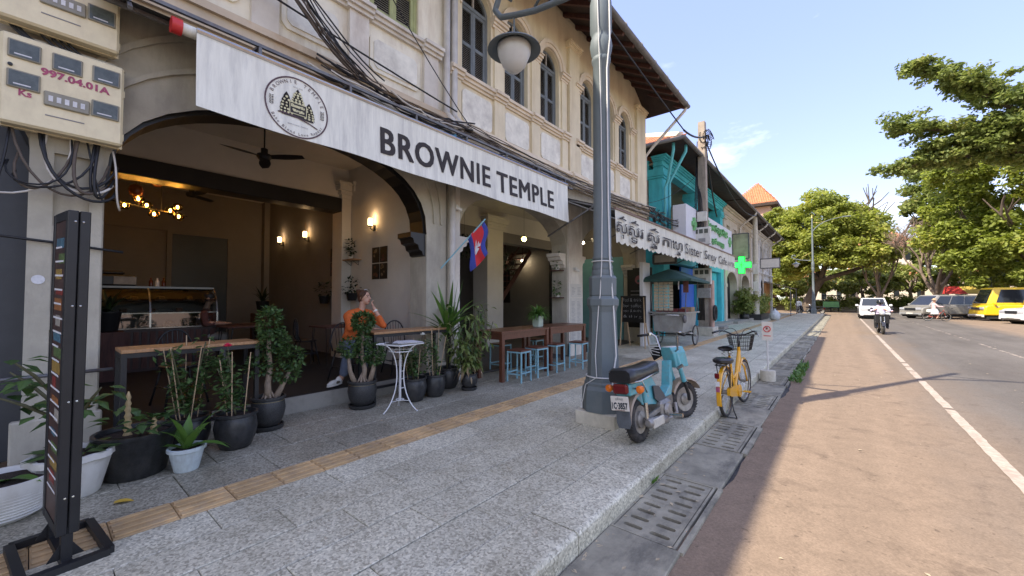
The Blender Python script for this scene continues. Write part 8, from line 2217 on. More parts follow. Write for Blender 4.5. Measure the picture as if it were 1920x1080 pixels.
def vehicle(name, label, cat, loc, heading, L_, W, H_, belt, side, cab, paint, wheels, wr=.34, low=None, side_wins=3, group=None, grille=True):
    """side: lower body outline [(y,z)] ; cab: (base y0, base y1, top y0, top y1); faces +y, heading = angle of forward from +y"""
    t = thing(name, label, cat, loc, heading, group)
    b_ = MB().poly(side, -W/2, W/2, 'x').build('body', paint, t); bv = b_.modifiers.new('round','BEVEL'); bv.width = .09; bv.segments = 3; bv.limit_method = 'ANGLE'
    b_.data.polygons.foreach_set('use_smooth', [True]*len(b_.data.polygons)); b_.data.set_sharp_from_angle(angle=R(40))
    y0, y1, t0, t1 = cab; hw, ht = W/2-.04, W/2-.20
    c = MB().add([(-hw,y0,belt-.03),(hw,y0,belt-.03),(hw,y1,belt-.03),(-hw,y1,belt-.03),(-ht,t0,H_),(ht,t0,H_),(ht,t1,H_),(-ht,t1,H_)], [(0,3,2,1),(4,5,6,7),(0,1,5,4),(1,2,6,5),(2,3,7,6),(3,0,4,7)])
    cb_ = c.build('cabin', paint, t); bv = cb_.modifiers.new('round','BEVEL'); bv.width = .07; bv.segments = 3
    cb_.data.polygons.foreach_set('use_smooth', [True]*6)
    def face_panel(a, b2, c2, d, u0, u1, v0, v1, off, name, mat):
        a, b2, c2, d = map(Vector, (a,b2,c2,d)); n_ = (b2-a).cross(d-a).normalized()
        def P(u, v): return (a.lerp(b2,u)).lerp(d.lerp(c2,u), v)+n_*off
        m = MB().add([tuple(P(u0,v0)),tuple(P(u1,v0)),tuple(P(u1,v1)),tuple(P(u0,v1))]+[tuple(P(u0,v0)-n_*.02),tuple(P(u1,v0)-n_*.02),tuple(P(u1,v1)-n_*.02),tuple(P(u0,v1)-n_*.02)], [(0,1,2,3),(0,4,5,1),(1,5,6,2),(2,6,7,3),(3,7,4,0)]); return m.build(name, mat, t)
    v = c.v
    face_panel(v[2],v[3],v[7],v[6],.07,.93,.08,.9,.008,'windscreen',M_carglass)
    face_panel(v[0],v[1],v[5],v[4],.08,.92,.15,.88,.008,'rear_window',M_carglass)
    for sgn, q in ((1,(v[1],v[2],v[6],v[5])),(-1,(v[3],v[0],v[4],v[7]))):
        for k in range(side_wins):
            u0, u1 = .05+.9*k/side_wins+.012, .05+.9*(k+1)/side_wins-.012
            face_panel(*q, u0, u1, .14, .88, .008, 'side_window', M_carglass)
        dl = MB()
        for k in range(1, side_wins):
            yy = y0+(y1-y0)*(.05+.9*k/side_wins); yy = yy if sgn > 0 else y1-(yy-y0); dl.b(sgn*(W/2+.001)-.003, sgn*(W/2+.001)+.003, yy-.006, yy+.006, .4, belt-.05)
        if dl.v: dl.build('door_gap', M_black_trim, t)
        for k in range(max(1,side_wins-1)): MB().b(sgn*(W/2+.012)-.012,sgn*(W/2+.012)+.012,y0+(y1-y0)*(.25+.33*k),y0+(y1-y0)*(.25+.33*k)+.16,belt-.18,belt-.14).build('door_handle', low or paint, t)
    for wy in wheels:
        for s_ in (-1,1):
            wheel('wheel', t, (s_*(W/2-.10),wy,wr), wr, .085, M_car_silver, hub=.05, hubw=.16, disc=True)
            MB().lathe([(.001,-.11),(wr+.06,-.11),(wr+.06,.108),(.001,.108)], 24, M=Matrix.Translation((s_*(W/2-.10),wy,wr+.01)) @ Matrix.Rotation(PI/2,4,'Y')).build('wheel_arch', M_chassis, t)
    F = L_/2
    for s_ in (-1,1):
        MB().b(s_*(W/2-.50),s_*(W/2-.08),F-.08,F+.012,belt-.36,belt-.18,.02).build('headlight', M_lens, t)
        MB().b(s_*(W/2-.30),s_*(W/2-.06),-F-.012,-F+.05,belt-.40,belt-.08,.02).build('tail_light', M_red_lens, t)
        m = MB(); m.bc((s_*(W/2+.11),y1-.35,belt+.08),(.2,.1,.16),.03); m.build('mirror', paint, t)
    if grille:
        MB().b(-W/2+.52,W/2-.52,F-.05,F+.014,belt-.38,belt-.2).build('grille', M_black_trim, t)
    MB().b(-W/2+.06,W/2-.06,F-.06,F+.03,.28,.46,.02).build('front_bumper', low or paint, t); MB().b(-W/2+.25,W/2-.25,F-.03,F+.034,.30,.36).build('air_intake', M_black_trim, t)
    MB().b(-.26,.26,F+.03,F+.045,.38,.49).build('number_plate', M_plate, t)
    MB().b(-W/2+.1,W/2-.1,-F+.2,F-.2,.16,.34).build('underbody', M_chassis, t)
    return t
RZ = -.15
vehicle('car', 'white sport utility car coming up the left lane behind the motorbike rider', 'car', (2.05, 45.2, RZ), R(180), 4.6, 1.85, 1.70, 1.02,
        [(-2.3,.30),(-2.3,1.0),(-2.2,1.04),(1.1,1.03),(2.0,.95),(2.28,.85),(2.3,.35)], (-2.15,1.25,-1.85,.35), M_car_white, (-1.4,1.42), .36)
vehicle('van', 'olive grey people carrier van turning across the road behind the cyclist', 'van', (6.35, 48.35, RZ), R(130), 5.1, 1.92, 1.95, 1.08,
        [(-2.55,.32),(-2.55,1.1),(1.3,1.12),(2.1,1.0),(2.5,.82),(2.55,.38)], (-2.5,1.85,-2.35,.9), M_car_grey, (-1.6,1.55), .34, low=M_car_silver, side_wins=3)
vehicle('minibus', 'bright yellow minibus parked on the right verge', 'minibus', (11.2, 46.2, RZ), R(103), 7.0, 2.05, 2.45, 1.2,
        [(-3.5,.38),(-3.5,1.2),(3.2,1.2),(3.42,1.05),(3.5,.42)], (-3.45,3.3,-3.35,2.85), M_bus_yellow, (-1.9,2.05), .38, low=M_plate, side_wins=4)
vehicle('car', 'white car cut by the right edge, parked before the yellow minibus', 'car', (10.6, 41.2, RZ), R(112), 4.7, 1.9, 1.75, 1.05,
        [(-2.35,.34),(-2.35,1.05),(1.1,1.05),(2.05,.97),(2.33,.82),(2.35,.38)], (-2.2,1.25,-1.9,.35), M_car_white, (-1.4,1.45), .38)
vehicle('car', 'dark car parked between the van and the yellow minibus', 'car', (10.0, 52.0, RZ), R(100), 4.3, 1.75, 1.5, .92,
        [(-2.15,.3),(-2.15,.9),(.9,.92),(1.8,.85),(2.12,.7),(2.15,.34)], (-1.9,1.1,-1.4,.2), pm('dark red car paint', (0.06,0.012,0.014), rough=0.3, coat=0.5), (-1.3,1.35), .32)
t = thing('tuk_tuk', 'dark green roofed motor trailer taxi standing at the far crossing', 'tuk-tuk', (-1.0, 66.0, RZ), R(180))
MB().b(-.85,.85,-1.2,1.0,.45,1.0,.05).build('tub', pm('dark green tub paint', (0.02,0.06,0.04), rough=0.4), t); MB().b(-.95,.95,-1.4,1.2,2.0,2.12,.05).build('roof', M_black_trim, t)
for sx in (-1,1):
    for sy in (-1.15,.95): MB().b(sx*.82-.025,sx*.82+.025,sy-.025,sy+.025,1.0,2.0).build('post', M_black_trim, t)
    wheel('wheel', t, (sx*.75,0,.3), .3, .06, M_car_silver, disc=True)
MB().b(-.7,.7,-1.0,-.4,.9,1.35,.05).build('bench', M_vinyl, t); MB().b(-.8,.8,.98,1.02,.6,1.3).build('front_panel', M_gl, t)
MB().b(-.05,.05,1.0,2.2,.5,.6).build('hitch', M_black_trim, t)
wheel('wheel', t, (0,2.6,.3), .3, .05, M_car_silver, disc=True)
def scooter(name, label, loc, rz, paint, group=None):
    t = thing(name, label, 'motorbike', loc, rz, group)
    wheel('front_wheel', t, (0,.62,.28), .28, .05, M_alu, disc=True, hub=.05); wheel('rear_wheel', t, (0,-.62,.28), .28, .055, M_alu, disc=True, hub=.05)
    o = MB().poly([(-.75,.55),(-.3,.50),(-.1,.32),(.25,.32),(.42,.90),(.55,.95),(.50,.55),(.36,.25),(-.35,.22),(-.6,.4)], -.13, .13, 'x').build('body', paint, t); bv = o.modifiers.new('round','BEVEL'); bv.width = .05; bv.segments = 2
    o = MB().poly([(.38,.55),(.46,.92),(.54,.92),(.50,.5)], -.24, .24, 'x').build('leg_shield', paint, t)
    MB().b(-.14,.14,-.8,.0,.68,.78,.04).build('seat', M_vinyl, t)
    for s_ in (-1,1): MB().tube([(s_*.06,.5,.85),(s_*.07,.62,.28)], .025, 8).build('fork_leg', M_chrome, t)
    MB().tube([(-.36,.36,1.02),(-.1,.46,1.0),(.1,.46,1.0),(.36,.36,1.02)], .017, 8).build('handlebar', M_black_trim, t, smooth=True)
    MB().ell((0,.52,.95),(.12,.1,.1)).build('headlight', M_lens, t, smooth=True); MB().b(-.09,.09,-.86,-.80,.5,.62).build('tail_light', M_red_lens, t)
    for s_ in (-1,1):
        MB().tube([(s_*.28,.42,1.03),(s_*.34,.44,1.15)], .007, 6).build('mirror_stem', M_black_trim, t); MB().ell((s_*.35,.44,1.18),(.06,.015,.04)).build('mirror', M_black_trim, t, smooth=True)
    m = MB(); vs_ = []
    for i in range(7):
        a = R(20+22*i); vs_ += [(-.065,.62+.32*math.cos(a),.28+.32*math.sin(a)),(.065,.62+.32*math.cos(a),.28+.32*math.sin(a))]
    m.add(vs_, [(2*i,2*i+1,2*i+3,2*i+2) for i in range(6)]); m.build('front_mudguard', paint, t)
    return t
M_blk_paint = pm('black scooter paint', (0.015,0.015,0.017), var=0.2, rough=0.25, coat=0.5)
sc_ = scooter('motorbike', 'black scooter ridden towards the camera beside the edge line', (1.40, 25.3, RZ), R(184), M_blk_paint)
t = thing('person', 'motorbike rider in black helmet and pale lilac jacket', 'person', (1.41, 25.62, RZ), R(-86))
b_ = MB()
for s_ in (-1,1): hand(b_, (.60,s_*.33,1.06), (.9,0,-.2), (0,-s_,0), 1.0)
limb(b_, [(.04,0,1.28),(.05,0,1.36)], [.055,.05]); b_.ell((.07,0,1.42),(.085,.075,.10)); limb(b_, [(.04,0,1.3),(0,0,.85)], [.05,.07])
for s_ in (-1,1): limb(b_, [(.03,0,1.22),(.22,s_*.33,1.02),(.58,s_*.33,1.06)], [.035,.033,.028])
skinned('body', b_, M_skin, t, .016, 2)
m = MB(); m.lathe([(.17,.72),(.18,.9),(.19,1.08),(.19,1.2),(.14,1.28),(.08,1.32)], 14, sx=.72, sy=1.08)
for s_ in (-1,1): limb(m, [(.03,s_*.21,1.2),(.22,s_*.33,1.02),(.56,s_*.33,1.06)], [.08,.065,.05])
skinned('jacket', m, pm('pale lilac cloth', (0.55,0.47,0.62), var=0.12, scale=8, rough=0.9), t, .022, 3)
m = MB(); m.ell((0,0,.80),(.17,.19,.13))
for s_ in (-1,1): limb(m, [(0,s_*.1,.80),(.36,s_*.20,.74),(.28,s_*.20,.32)], [.1,.075,.06]); m.ell((.34,s_*.20,.27),(.13,.05,.045))
skinned('trousers', m, M_black_cloth, t, .022, 3)
m = MB(); m.ell((.06,0,1.46),(.15,.13,.15)); hm = m.build('helmet', M_blk_paint, t, smooth=True)
m = MB(); m.ell((.10,0,1.45),(.122,.108,.075)); m.build('visor', M_carglass, hm, smooth=True)
bk2 = thing('bicycle', 'red bicycle ridden across the road before the grey van', 'bicycle', (5.35, 42.2, RZ), R(-70), 'bicycles on the street')
wheel('rear_wheel', bk2, (0,-.5,.32), .32, .025, M_chrome, spokes=16); wheel('front_wheel', bk2, (0,.52,.32), .32, .025, M_chrome, spokes=16)
m = MB(); m.tube([(0,.42,.78),(0,-.05,.30),(0,-.5,.32)], .02, 8); m.tube([(0,-.05,.30),(0,-.18,.80)], .018, 8); m.tube([(0,-.14,.65),(0,-.5,.32)], .014, 8); m.tube([(0,.40,.82),(0,.52,.32)], .018, 8); m.build('frame', pm('red frame paint', (0.4,0.05,0.03), rough=0.35), bk2, smooth=True)
m = MB(); saddle(m, -.2, .84, .2, .26, .06); m.build('saddle', M_vinyl, bk2, smooth=True); MB().tube([(-.27,.25,1.02),(0,.38,1.0),(.27,.25,1.02)], .012, 7).build('handlebar', M_chrome, bk2, smooth=True)
t = thing('person', 'cyclist in pale pink top, white skirt and straw hat', 'person', (5.35, 42.2, RZ), R(20))
b_ = MB(); fr = head_parts(b_, (-.10,0,1.48), (1,0,0), .22); limb(b_, [(-.14,0,1.3),(-.12,0,1.4)], [.05,.048])
for s_ in (-1,1): hand(b_, (.26,s_*.25,1.05), (1,0,-.2), (0,-s_,0), .8); limb(b_, [(.1,s_*.11,.55),(.06+.1*s_,s_*.11,.22)], [.055,.04])
limb(b_, [(-.14,0,1.3),(-.16,0,.85)], [.05,.07])
for s_ in (-1,1): limb(b_, [(-.14,0,1.22),(.0,s_*.24,1.06),(.24,s_*.25,1.05)], [.034,.032,.027]); limb(b_, [(-.16,0,.88),(.1,s_*.11,.55)], [.05,.05])
skinned('body', b_, M_skin, t, .016, 2)
m = MB(); m.lathe([(.14,.86),(.15,1.0),(.16,1.2),(.13,1.28),(.06,1.33)], 12, sx=.7, sy=1.05, M=Matrix.Translation((-.2,0,0)) @ Matrix.Shear('XY',4,(.06,0)))
for s_ in (-1,1): limb(m, [(-.13,s_*.18,1.22),(.0,s_*.24,1.06),(.24,s_*.25,1.05)], [.06,.05,.042])
skinned('top', m, pm('pale pink cloth', (0.62,0.44,0.42), var=0.1, rough=0.9), t, .022, 3)
m = MB(); m.lathe([(.26,.50),(.24,.7),(.18,.84),(.13,.9)], 14, M=Matrix.Translation((-.12,0,0))); skinned('skirt', m, pm('white cloth', (0.65,0.64,0.62), var=0.1, rough=0.9), t, .022, 3)
c, f, u, s_, Mx, k = fr
MB().lathe([(.17,.0),(.165,.015),(.095,.03),(.09,.10),(.05,.13),(.001,.135)], 16, tuple(c+u*.06)).build('straw_hat', M_bamboo, t, smooth=40)
MB().b(-.52,-.3,-.14,.14,.62,.86,.05).build('carrier_bag', M_petal_white, t)
standing_figure('person in white standing by the parked motorbikes at the corner', -3.6, 54.0, RZ, R(-100), M_petal_white, M_grey_cloth)
scooter('motorbike', 'parked dark motorbike nearest the far lamp post', (-2.9,53.2,RZ), R(70), M_blk_paint, 'parked motorbikes at the corner'); scooter('motorbike', 'second parked motorbike behind it at the corner', (-2.2,55.2,RZ), R(75), M_blk_paint, 'parked motorbikes at the corner')
M_bark_dark = pm('dark tree bark', (0.10,0.075,0.055), var=0.35, scale=3, rough=0.95, bump=0.4, bscale=12, world_space=True)
M_bark_grey = pm('pale grey brown bark', (0.22,0.165,0.125), var=0.3, scale=3, rough=0.95, bump=0.3, bscale=12, world_space=True)
M_crown_a = leaf_mat('rain tree foliage', (0.13,0.165,0.028), (0.37,0.40,0.09), 0.55, 0.45, 0.35)
M_crown_b = leaf_mat('olive canopy foliage', (0.105,0.14,0.022), (0.31,0.35,0.07), 0.55, 0.45, 0.3)
M_crown_c = leaf_mat('dark broad foliage', (0.08,0.115,0.028), (0.27,0.31,0.09), 0.5, 0.4, 0.4)
M_crown_d = leaf_mat('yellow green shrubbery', (0.10,0.135,0.025), (0.30,0.33,0.09), 0.6, 0.35, 0.4)
def foliage(name, clumps, per, size, mat, parent, seed, flat=.55, aspect=.55):
    """clumps (N,4): centre and radius -> leaf faces spread through each clump"""
    g_ = np.random.default_rng(seed); C = np.array(clumps, dtype=float)
    n = len(C)*per; c = np.repeat(C, per, axis=0)
    v = g_.normal(size=(n,3)); v /= np.linalg.norm(v,axis=1,keepdims=True)
    rr = (g_.random(n)**.45)[:,None]; p = c[:,:3]+v*rr*c[:,3:4]*np.array([1,1,flat])
    nrm = v*.5+g_.normal(size=(n,3))*.5+np.array([0,0,.75]); nrm /= np.linalg.norm(nrm,axis=1,keepdims=True)
    a = np.cross(nrm, g_.normal(size=(n,3))); a /= np.linalg.norm(a,axis=1,keepdims=True); b_ = np.cross(nrm, a)
    s = size*(.6+.8*g_.random(n))[:,None]
    V = np.empty((n,4,3)); V[:,0] = p-a*s*.5; V[:,1] = p+b_*s*aspect*.5-a*s*.02; V[:,2] = p+a*s*.5-nrm*s*.1; V[:,3] = p-b_*s*aspect*.5-a*s*.02
    w = np.array(wloc(parent)) if parent is not None else 0
    o = np_mesh(name, V.reshape(-1,3)-w, np.arange(n*4).reshape(-1,4), mat, parent)
    return o
def limbs(m, p0, d, L_, r_, depth, g_, tips, spread=.6, up=.15, shrink=.72, kids=(2,3), seg=4):
    pts = [Vector(p0)]; d = Vector(d).normalized()
    for i in range(seg):
        d = (d+Vector((g_.uniform(-.16,.16),g_.uniform(-.16,.16),g_.uniform(-.08,.14)+up*.2))).normalized(); pts.append(pts[-1]+d*L_/seg)
    m.tube([tuple(p) for p in pts], [r_*(1-.45*i/seg) for i in range(seg+1)], 7 if r_ > .05 else 5, cap=False)
    tips.append((tuple(pts[-1]), depth))
    if depth == 0: return
    if depth <= 2: tips.append((tuple(pts[2]), depth))
    for k in range(g_.randint(*kids)):
        a = g_.uniform(0,2*PI); o_ = d.orthogonal().normalized(); q = Matrix.Rotation(a,3,d) @ o_
        nd = (d+q*g_.uniform(.5,1.0)*spread*1.6+Vector((0,0,up))).normalized()
        limbs(m, pts[-1] if k else pts[-1], nd, L_*g_.uniform(.62,.85), r_*.6, depth-1, g_, tips, spread, up, shrink, kids, seg)
tg = random.Random(77)
t = thing('rain_tree', 'huge umbrella shaped rain tree closing the street behind the far lamp', 'tree', (-3.2, 62, RZ))
m = MB()
trunk = [(-3.4,62,-.2),(-3.1,62,1.2),(-2.6,62,2.6),(-1.9,62,3.8)]
m.tube(trunk, [.75,.6,.5,.45], 10, cap=False)
tips = []
for d, L_, r_ in (((.9,.1,.35),4.2,.34),((-.4,.3,1.1),4.2,.30),((.25,-.5,1.0),4.0,.28),((.4,.6,.9),4.2,.28),((-.9,-.1,.75),3.6,.24),((-.2,.9,.8),3.5,.22)): limbs(m, trunk[-1], d, L_, r_, 3, tg, tips, .5, .12)
m.build('trunk', M_bark_dark, t, world=True, smooth=True)
cl = []
def dome(cl, c, R3, n, g_, rad=(0.9,1.5), low=-.25):
    for _ in range(n):
        while True:
            v = Vector((g_.gauss(0,1),g_.gauss(0,1),g_.gauss(0,1))).normalized()
            if v.z > low: break
        k = g_.uniform(.80,1.0); bump_ = 1+.10*math.sin(v.x*7+1)+.08*math.sin(v.y*9)
        cl.append((c[0]+v.x*R3[0]*k*bump_, c[1]+v.y*R3[1]*k*bump_, c[2]+v.z*R3[2]*k*bump_, g_.uniform(*rad)))
dome(cl, (-1.8,62,8.0), (5.6,6.0,6.4), 150, tg, (.8,1.5), -.42)
dome(cl, (1.6,61.5,6.8), (3.0,3.6,2.8), 40, tg, (.7,1.2), -.5)
dome(cl, (-5.4,61.5,6.6), (2.4,3.0,3.6), 44, tg, (.7,1.2), -.8); dome(cl, (-2.2,60,6.4), (3.2,2.0,2.6), 34, tg, (.6,1.1), -.8); dome(cl, (-6.3,60,9.2), (1.9,2.0,3.6), 40, tg, (.6,1.1), -.8)
for _ in range(75): cl.append((-1.8+tg.uniform(-4.4,4.4),62+tg.uniform(-4,4),8.3+tg.uniform(-2.2,4.2),tg.uniform(.8,1.3)))
foliage('crown', cl, 230, .36, M_crown_a, t, 1)['kind'] = 'stuff'
t = thing('street_tree', 'large olive green tree whose layered boughs reach in from the right edge', 'tree', (13.5, 40, RZ))
m = MB(); trunk = [(13.5,40,-.2),(13.3,40,4),(13.0,40,8.0),(12.6,40,11.0)]; m.tube(trunk, [.6,.5,.42,.36], 10, cap=False); tips = []
boughs = [((3.9,36.5,16.6),.20),((3.1,37.5,13.2),.22),((3.0,38,10.4),.2),((4.6,38,11.4),.2),((5.6,37,15.2),.16),((9,36,11.5),.2),((10,37,12.0),.2),((15,36,13),.2),((6.5,38,12.2),.18)]
cl = []
for (e, r_) in boughs:
    p0 = Vector(trunk[2]).lerp(Vector(trunk[3]), tg.random()); e = Vector(e); midp = p0.lerp(e,.5)+Vector((0,0,.3))
    pts = bez(tuple(p0), tuple(p0.lerp(midp,.6)+Vector((0,0,.8))), tuple(midp.lerp(e,.5)+Vector((0,0,.6))), tuple(e), 10)
    m.tube(pts, [r_*(1-.8*i/10)+.02 for i in range(11)], 7, cap=False)
    for i in range(4, 11):
        q = Vector(pts[i]); w = 1.5*(1.25-i/10*.8)
        for _ in range(10): cl.append((q.x+tg.gauss(0,.45*w),q.y+tg.gauss(0,.7*w),q.z+tg.gauss(.1,.32*w),tg.uniform(.35,.8)))
m.build('trunk', M_bark_dark, t, world=True, smooth=True)
foliage('crown', cl, 75, .27, M_crown_c, t, 2, .5)['kind'] = 'stuff'
t = thing('street_tree', 'feathery yellow green tree below the layered boughs at the right edge', 'tree', (12.5, 52, RZ))
m = MB(); m.tube([(12.5,52,-.2),(12.3,52,2.5),(12,52,4.5)], [.45,.36,.3], 9, cap=False); tips = []
for k in range(6): limbs(m, (12,52,4.5), (math.cos(k)*.9,math.sin(k)*.9,.7), 3.2, .2, 2, tg, tips, .5, .1)
m.build('trunk', M_bark_dark, t, world=True, smooth=True)
cl = []
for cx, cz, rx, rz_ in ((15.0,15.2,3.2,2.0),(12.0,15.0,2.2,1.3),(9.6,13.6,2.0,1.2),(8.6,9.8,2.6,1.6),(10.8,11.8,3.0,2.0),(13.5,13.0,3.2,2.2),(7.4,7.2,1.7,1.1),(10.0,7.4,2.6,1.4),(12.8,9.2,3.0,1.8),(15.5,10,3,2),(9.0,5.0,2.0,1.1),(12.0,5.8,2.6,1.4),(14.8,6.4,2.6,1.5),(11,3.4,2.2,.9),(14.2,3.6,2.4,1.0),(8.0,12.0,1.6,1.0),(16,13.5,3,2)): dome(cl, (cx,52+tg.uniform(-1.5,1),cz), (rx,2.8,rz_), 27, tg, (.55,1.05), -.7)
foliage('crown', cl, 165, .34, M_crown_b, t, 3, .75)['kind'] = 'stuff'
t = thing('street_tree', 'dark broad leaved tree standing behind the bare tree', 'tree', (9.2, 66, RZ))
m = MB(); m.tube([(9.2,66,-.2),(9.0,66,3),(8.8,66,6)], [.4,.33,.28], 9, cap=False); tips = []
for k in range(5): limbs(m, (8.8,66,6), (math.cos(k*1.3)*.7,math.sin(k*1.3)*.7,.9), 3, .18, 2, tg, tips, .5, .15)
m.build('trunk', M_bark_dark, t, world=True, smooth=True)
cl = []; dome(cl, (8.7,66,13.0), (2.6,3.0,4.2), 80, tg, (.7,1.2), -.8); dome(cl, (11.0,66,9.0), (2.6,3.0,4.2), 50, tg, (.7,1.1), -.8); dome(cl, (9.5,66,6.2), (2.8,2.4,2.4), 40, tg, (.6,1.0), -.8)
foliage('crown', cl, 150, .38, M_crown_c, t, 4, .7)['kind'] = 'stuff'
def bare(label, x, y, hgt, seed, spread=.55, r0=.3):
    g_ = random.Random(seed); t = thing('bare_tree', label, 'tree', (x,y,RZ), 0, 'leafless trees by the crossing'); m = MB(); tips = []
    m.tube([(x,y,-.2),(x+.1,y,hgt*.1),(x-.05,y,hgt*.2)], [r0*1.25,r0,r0*.9], 9, cap=False)
    for k in range(4):
        a = k*PI/2+g_.uniform(-.4,.4); limbs(m, (x-.05,y,hgt*.2), (math.cos(a)*.5,math.sin(a)*.4,1.0), hgt*.25, r0*.6, 4, g_, tips, spread*.7, .22, kids=(2,3), seg=3)
    m.build('trunk', M_bark_grey, t, world=True, smooth=True)
    tw = MB()
    for p, d in tips:
        if d <= 1:
            for _ in range(3):
                v = Vector((g_.uniform(-1,1),g_.uniform(-1,1),g_.uniform(-.1,1))).normalized(); q = Vector(p)
                tw.tube([tuple(q),tuple(q+v*.5),tuple(q+v*.9+Vector((g_.uniform(-.2,.2),g_.uniform(-.2,.2),.1)))], [.014,.011,.006], 3, cap=False)
    tw.build('twigs', pm('reddish twigs', (0.27,0.19,0.15), var=0.25, rough=0.9), t, world=True)['kind'] = 'stuff'
    return t
bare('leafless pale tree with forked trunk behind the grey van', 7.3, 57.0, 9.5, 5, .55, .33)
bare('smaller leafless tree beside the white car', 3.4, 61.5, 8.5, 6, .6, .26)
def bush_tree(label, x, y, h_, rx, rz_, seed, mat, n=40, name='park_tree', group='trees beyond the crossing', size=.4):
    g_ = random.Random(seed); t = thing(name, label, 'tree', (x,y,RZ), 0, group); m = MB(); tips = []
    m.tube([(x,y,-.2),(x+.1,y,h_*.35),(x,y,h_*.55)], [.25,.2,.15], 8, cap=False)
    for k in range(4): limbs(m, (x,y,h_*.5), (math.cos(k*1.6)*.7,math.sin(k*1.6)*.7,.8), h_*.25, .1, 1, g_, tips, .5, .1)
    m.build('trunk', M_bark_grey, t, world=True, smooth=True)
    cl = []; dome(cl, (x,y,h_-rz_*.6), (rx,rx,rz_), n, g_, (.6,1.1), -.6); foliage('crown', cl, 120, size, mat, t, seed, .55)['kind'] = 'stuff'
bush_tree('low spreading tree behind the tuk-tuk', 0.6, 78, 5.4, 3.6, 2.0, 21, M_crown_d); bush_tree('yellow green tree right of the tuk-tuk', 4.6, 82, 6.2, 3.4, 2.2, 22, M_crown_d)
bush_tree('green tree behind the smaller leafless tree', 8.8, 80, 8.0, 3.8, 3.0, 23, M_crown_b); bush_tree('tall green tree behind the grey van', 14.5, 76, 9.5, 4.2, 3.4, 24, M_crown_b); bush_tree('green tree behind the right hand lamp', 20.5, 74, 9.0, 4.5, 3.4, 25, M_crown_c)
bush_tree('dark green tree behind the yellow minibus', 17.0, 60, 8.0, 4.0, 3.0, 26, M_crown_c, 50); bush_tree('pale tree at the left of the crossing', -6.5, 80, 7, 3.6, 2.6, 27, M_crown_d)
for k, (x_, h2) in enumerate(((-9.5,4.6),(-6.3,4.4),(-3.5,4.2),(2.2,4.6),(6.8,5.0),(11.2,4.8),(15.8,5.2),(20,5))): bush_tree('%s of the eight yellow green shrubs behind the hedge, counted from the left' % ('first','second','third','fourth','fifth','sixth','seventh','eighth')[k], x_, 71.8, h2, 2.6, 2.0, 40+k, M_crown_d, 30, 'tall_shrub', 'shrubs behind the far hedge')
bush_tree('green tree far behind the minibus', 24.0, 62, 9.0, 4.5, 3.6, 28, M_crown_c, 50); bush_tree('dark tree filling the gap above the minibus', 14.2, 58.5, 6.5, 3.2, 2.4, 29, M_crown_c, 45)
hd = []
for k in range(260): hd.append((-14+tg.uniform(0,46),71+tg.uniform(-1.2,1.2),.35+tg.uniform(0,1.3),tg.uniform(.4,.8)))
h_ = foliage('hedge', hd, 110, .24, M_crown_d, None, 9, .8); tag(h_, 'low clipped hedge along the far side of the crossing', 'hedge', kind='stuff')
wl = thing('temple_wall', 'cream boundary wall with piers beyond the crossing', 'wall', (10, 73, RZ))
MB().b(-20,42,72.9,73.15,-.15,1.35).build('wall_panel', M_creamwall, wl, world=True)
for k in range(20): MB().b(-20+3.1*k-.18,-20+3.1*k+.18,72.8,73.25,-.15,1.75).build('pier', M_creamwall, wl, world=True)
def far_house(label, x, y, w, d, h_, rh, wallm, roofm, tiers=1):
    t = thing('far_house', label, 'building', (x,y,RZ), 0, 'red roofed buildings beyond the trees')
    z = 0
    for k in range(tiers):
        s_ = 1-.28*k
        MB().b(x-w/2*s_,x+w/2*s_,y-d/2*s_,y+d/2*s_,z-.2,z+h_*s_).build('wall', wallm, t, world=True)
        zz = z+h_*s_
        m = MB().add([(x-w*.58*s_,y-d*.58*s_,zz-.2),(x+w*.58*s_,y-d*.58*s_,zz-.2),(x+w*.58*s_,y+d*.58*s_,zz-.2),(x-w*.58*s_,y+d*.58*s_,zz-.2),(x-w*.2*s_,y,zz+rh*s_),(x+w*.2*s_,y,zz+rh*s_)], [(0,1,5,4),(1,2,5),(2,3,4,5),(3,0,4)])
        m.build('roof', roofm, t, world=True)
        for q in range(4):
            xx = x-w*.36*s_+w*.24*s_*q; o = MB().b(xx-.35,xx+.35,y-d/2*s_-.04,y-d/2*s_+.02,z+h_*s_*.35,z+h_*s_*.75).build('window', M_carglass, t, world=True)
        z = zz+rh*s_*.35
M_salmon = MATS['salmon plaster']
far_house('red roofed hall seen between the leafless trees', 6.0, 100, 12, 8, 5.5, 4.0, M_creamwall, M_tile, 2); far_house('low red roofed house left of the hall', -3.5, 96, 9, 7, 4, 3, M_creamwall, M_tile); far_house('red roofed pavilion right of the hall', 18, 98, 10, 8, 5, 3.6, M_creamwall, M_tile, 2); far_house('salmon house behind the minibus', 27, 92, 12, 9, 6, 3, M_salmon, M_tile)
t = thing('market_canopy', 'red and yellow market canopy behind the grey van', 'canopy', (9.5, 62, RZ))
m = MB().add([(8.2,61,2.0),(10.0,61,2.0),(9.6,62.5,2.8),(8.6,62.5,2.8)], [(0,1,2,3)]); m.build('red_panel', pm('red canopy cloth', (0.42,0.03,0.02), rough=0.8), t, world=True)
m = MB().add([(10.0,61,2.0),(11.4,61,2.0),(10.6,62.5,2.8),(9.6,62.5,2.8)], [(0,1,2,3)]); m.build('yellow_panel', pm('yellow canopy cloth', (0.5,0.36,0.06), rough=0.8), t, world=True)
m = MB().add([(8.2,64,2.0),(11.4,64,2.0),(10.6,62.5,2.8),(8.6,62.5,2.8)], [(0,1,2,3)]); m.build('rear_panel', pm('white canopy cloth', (0.5,0.5,0.48), rough=0.8), t, world=True)
for x in (8.3,11.3):
    for y in (61.1,63.9): MB().tube([(x,y,-.15),(x,y,2.03)], .04, 7).build('post', M_steel, t, world=True)
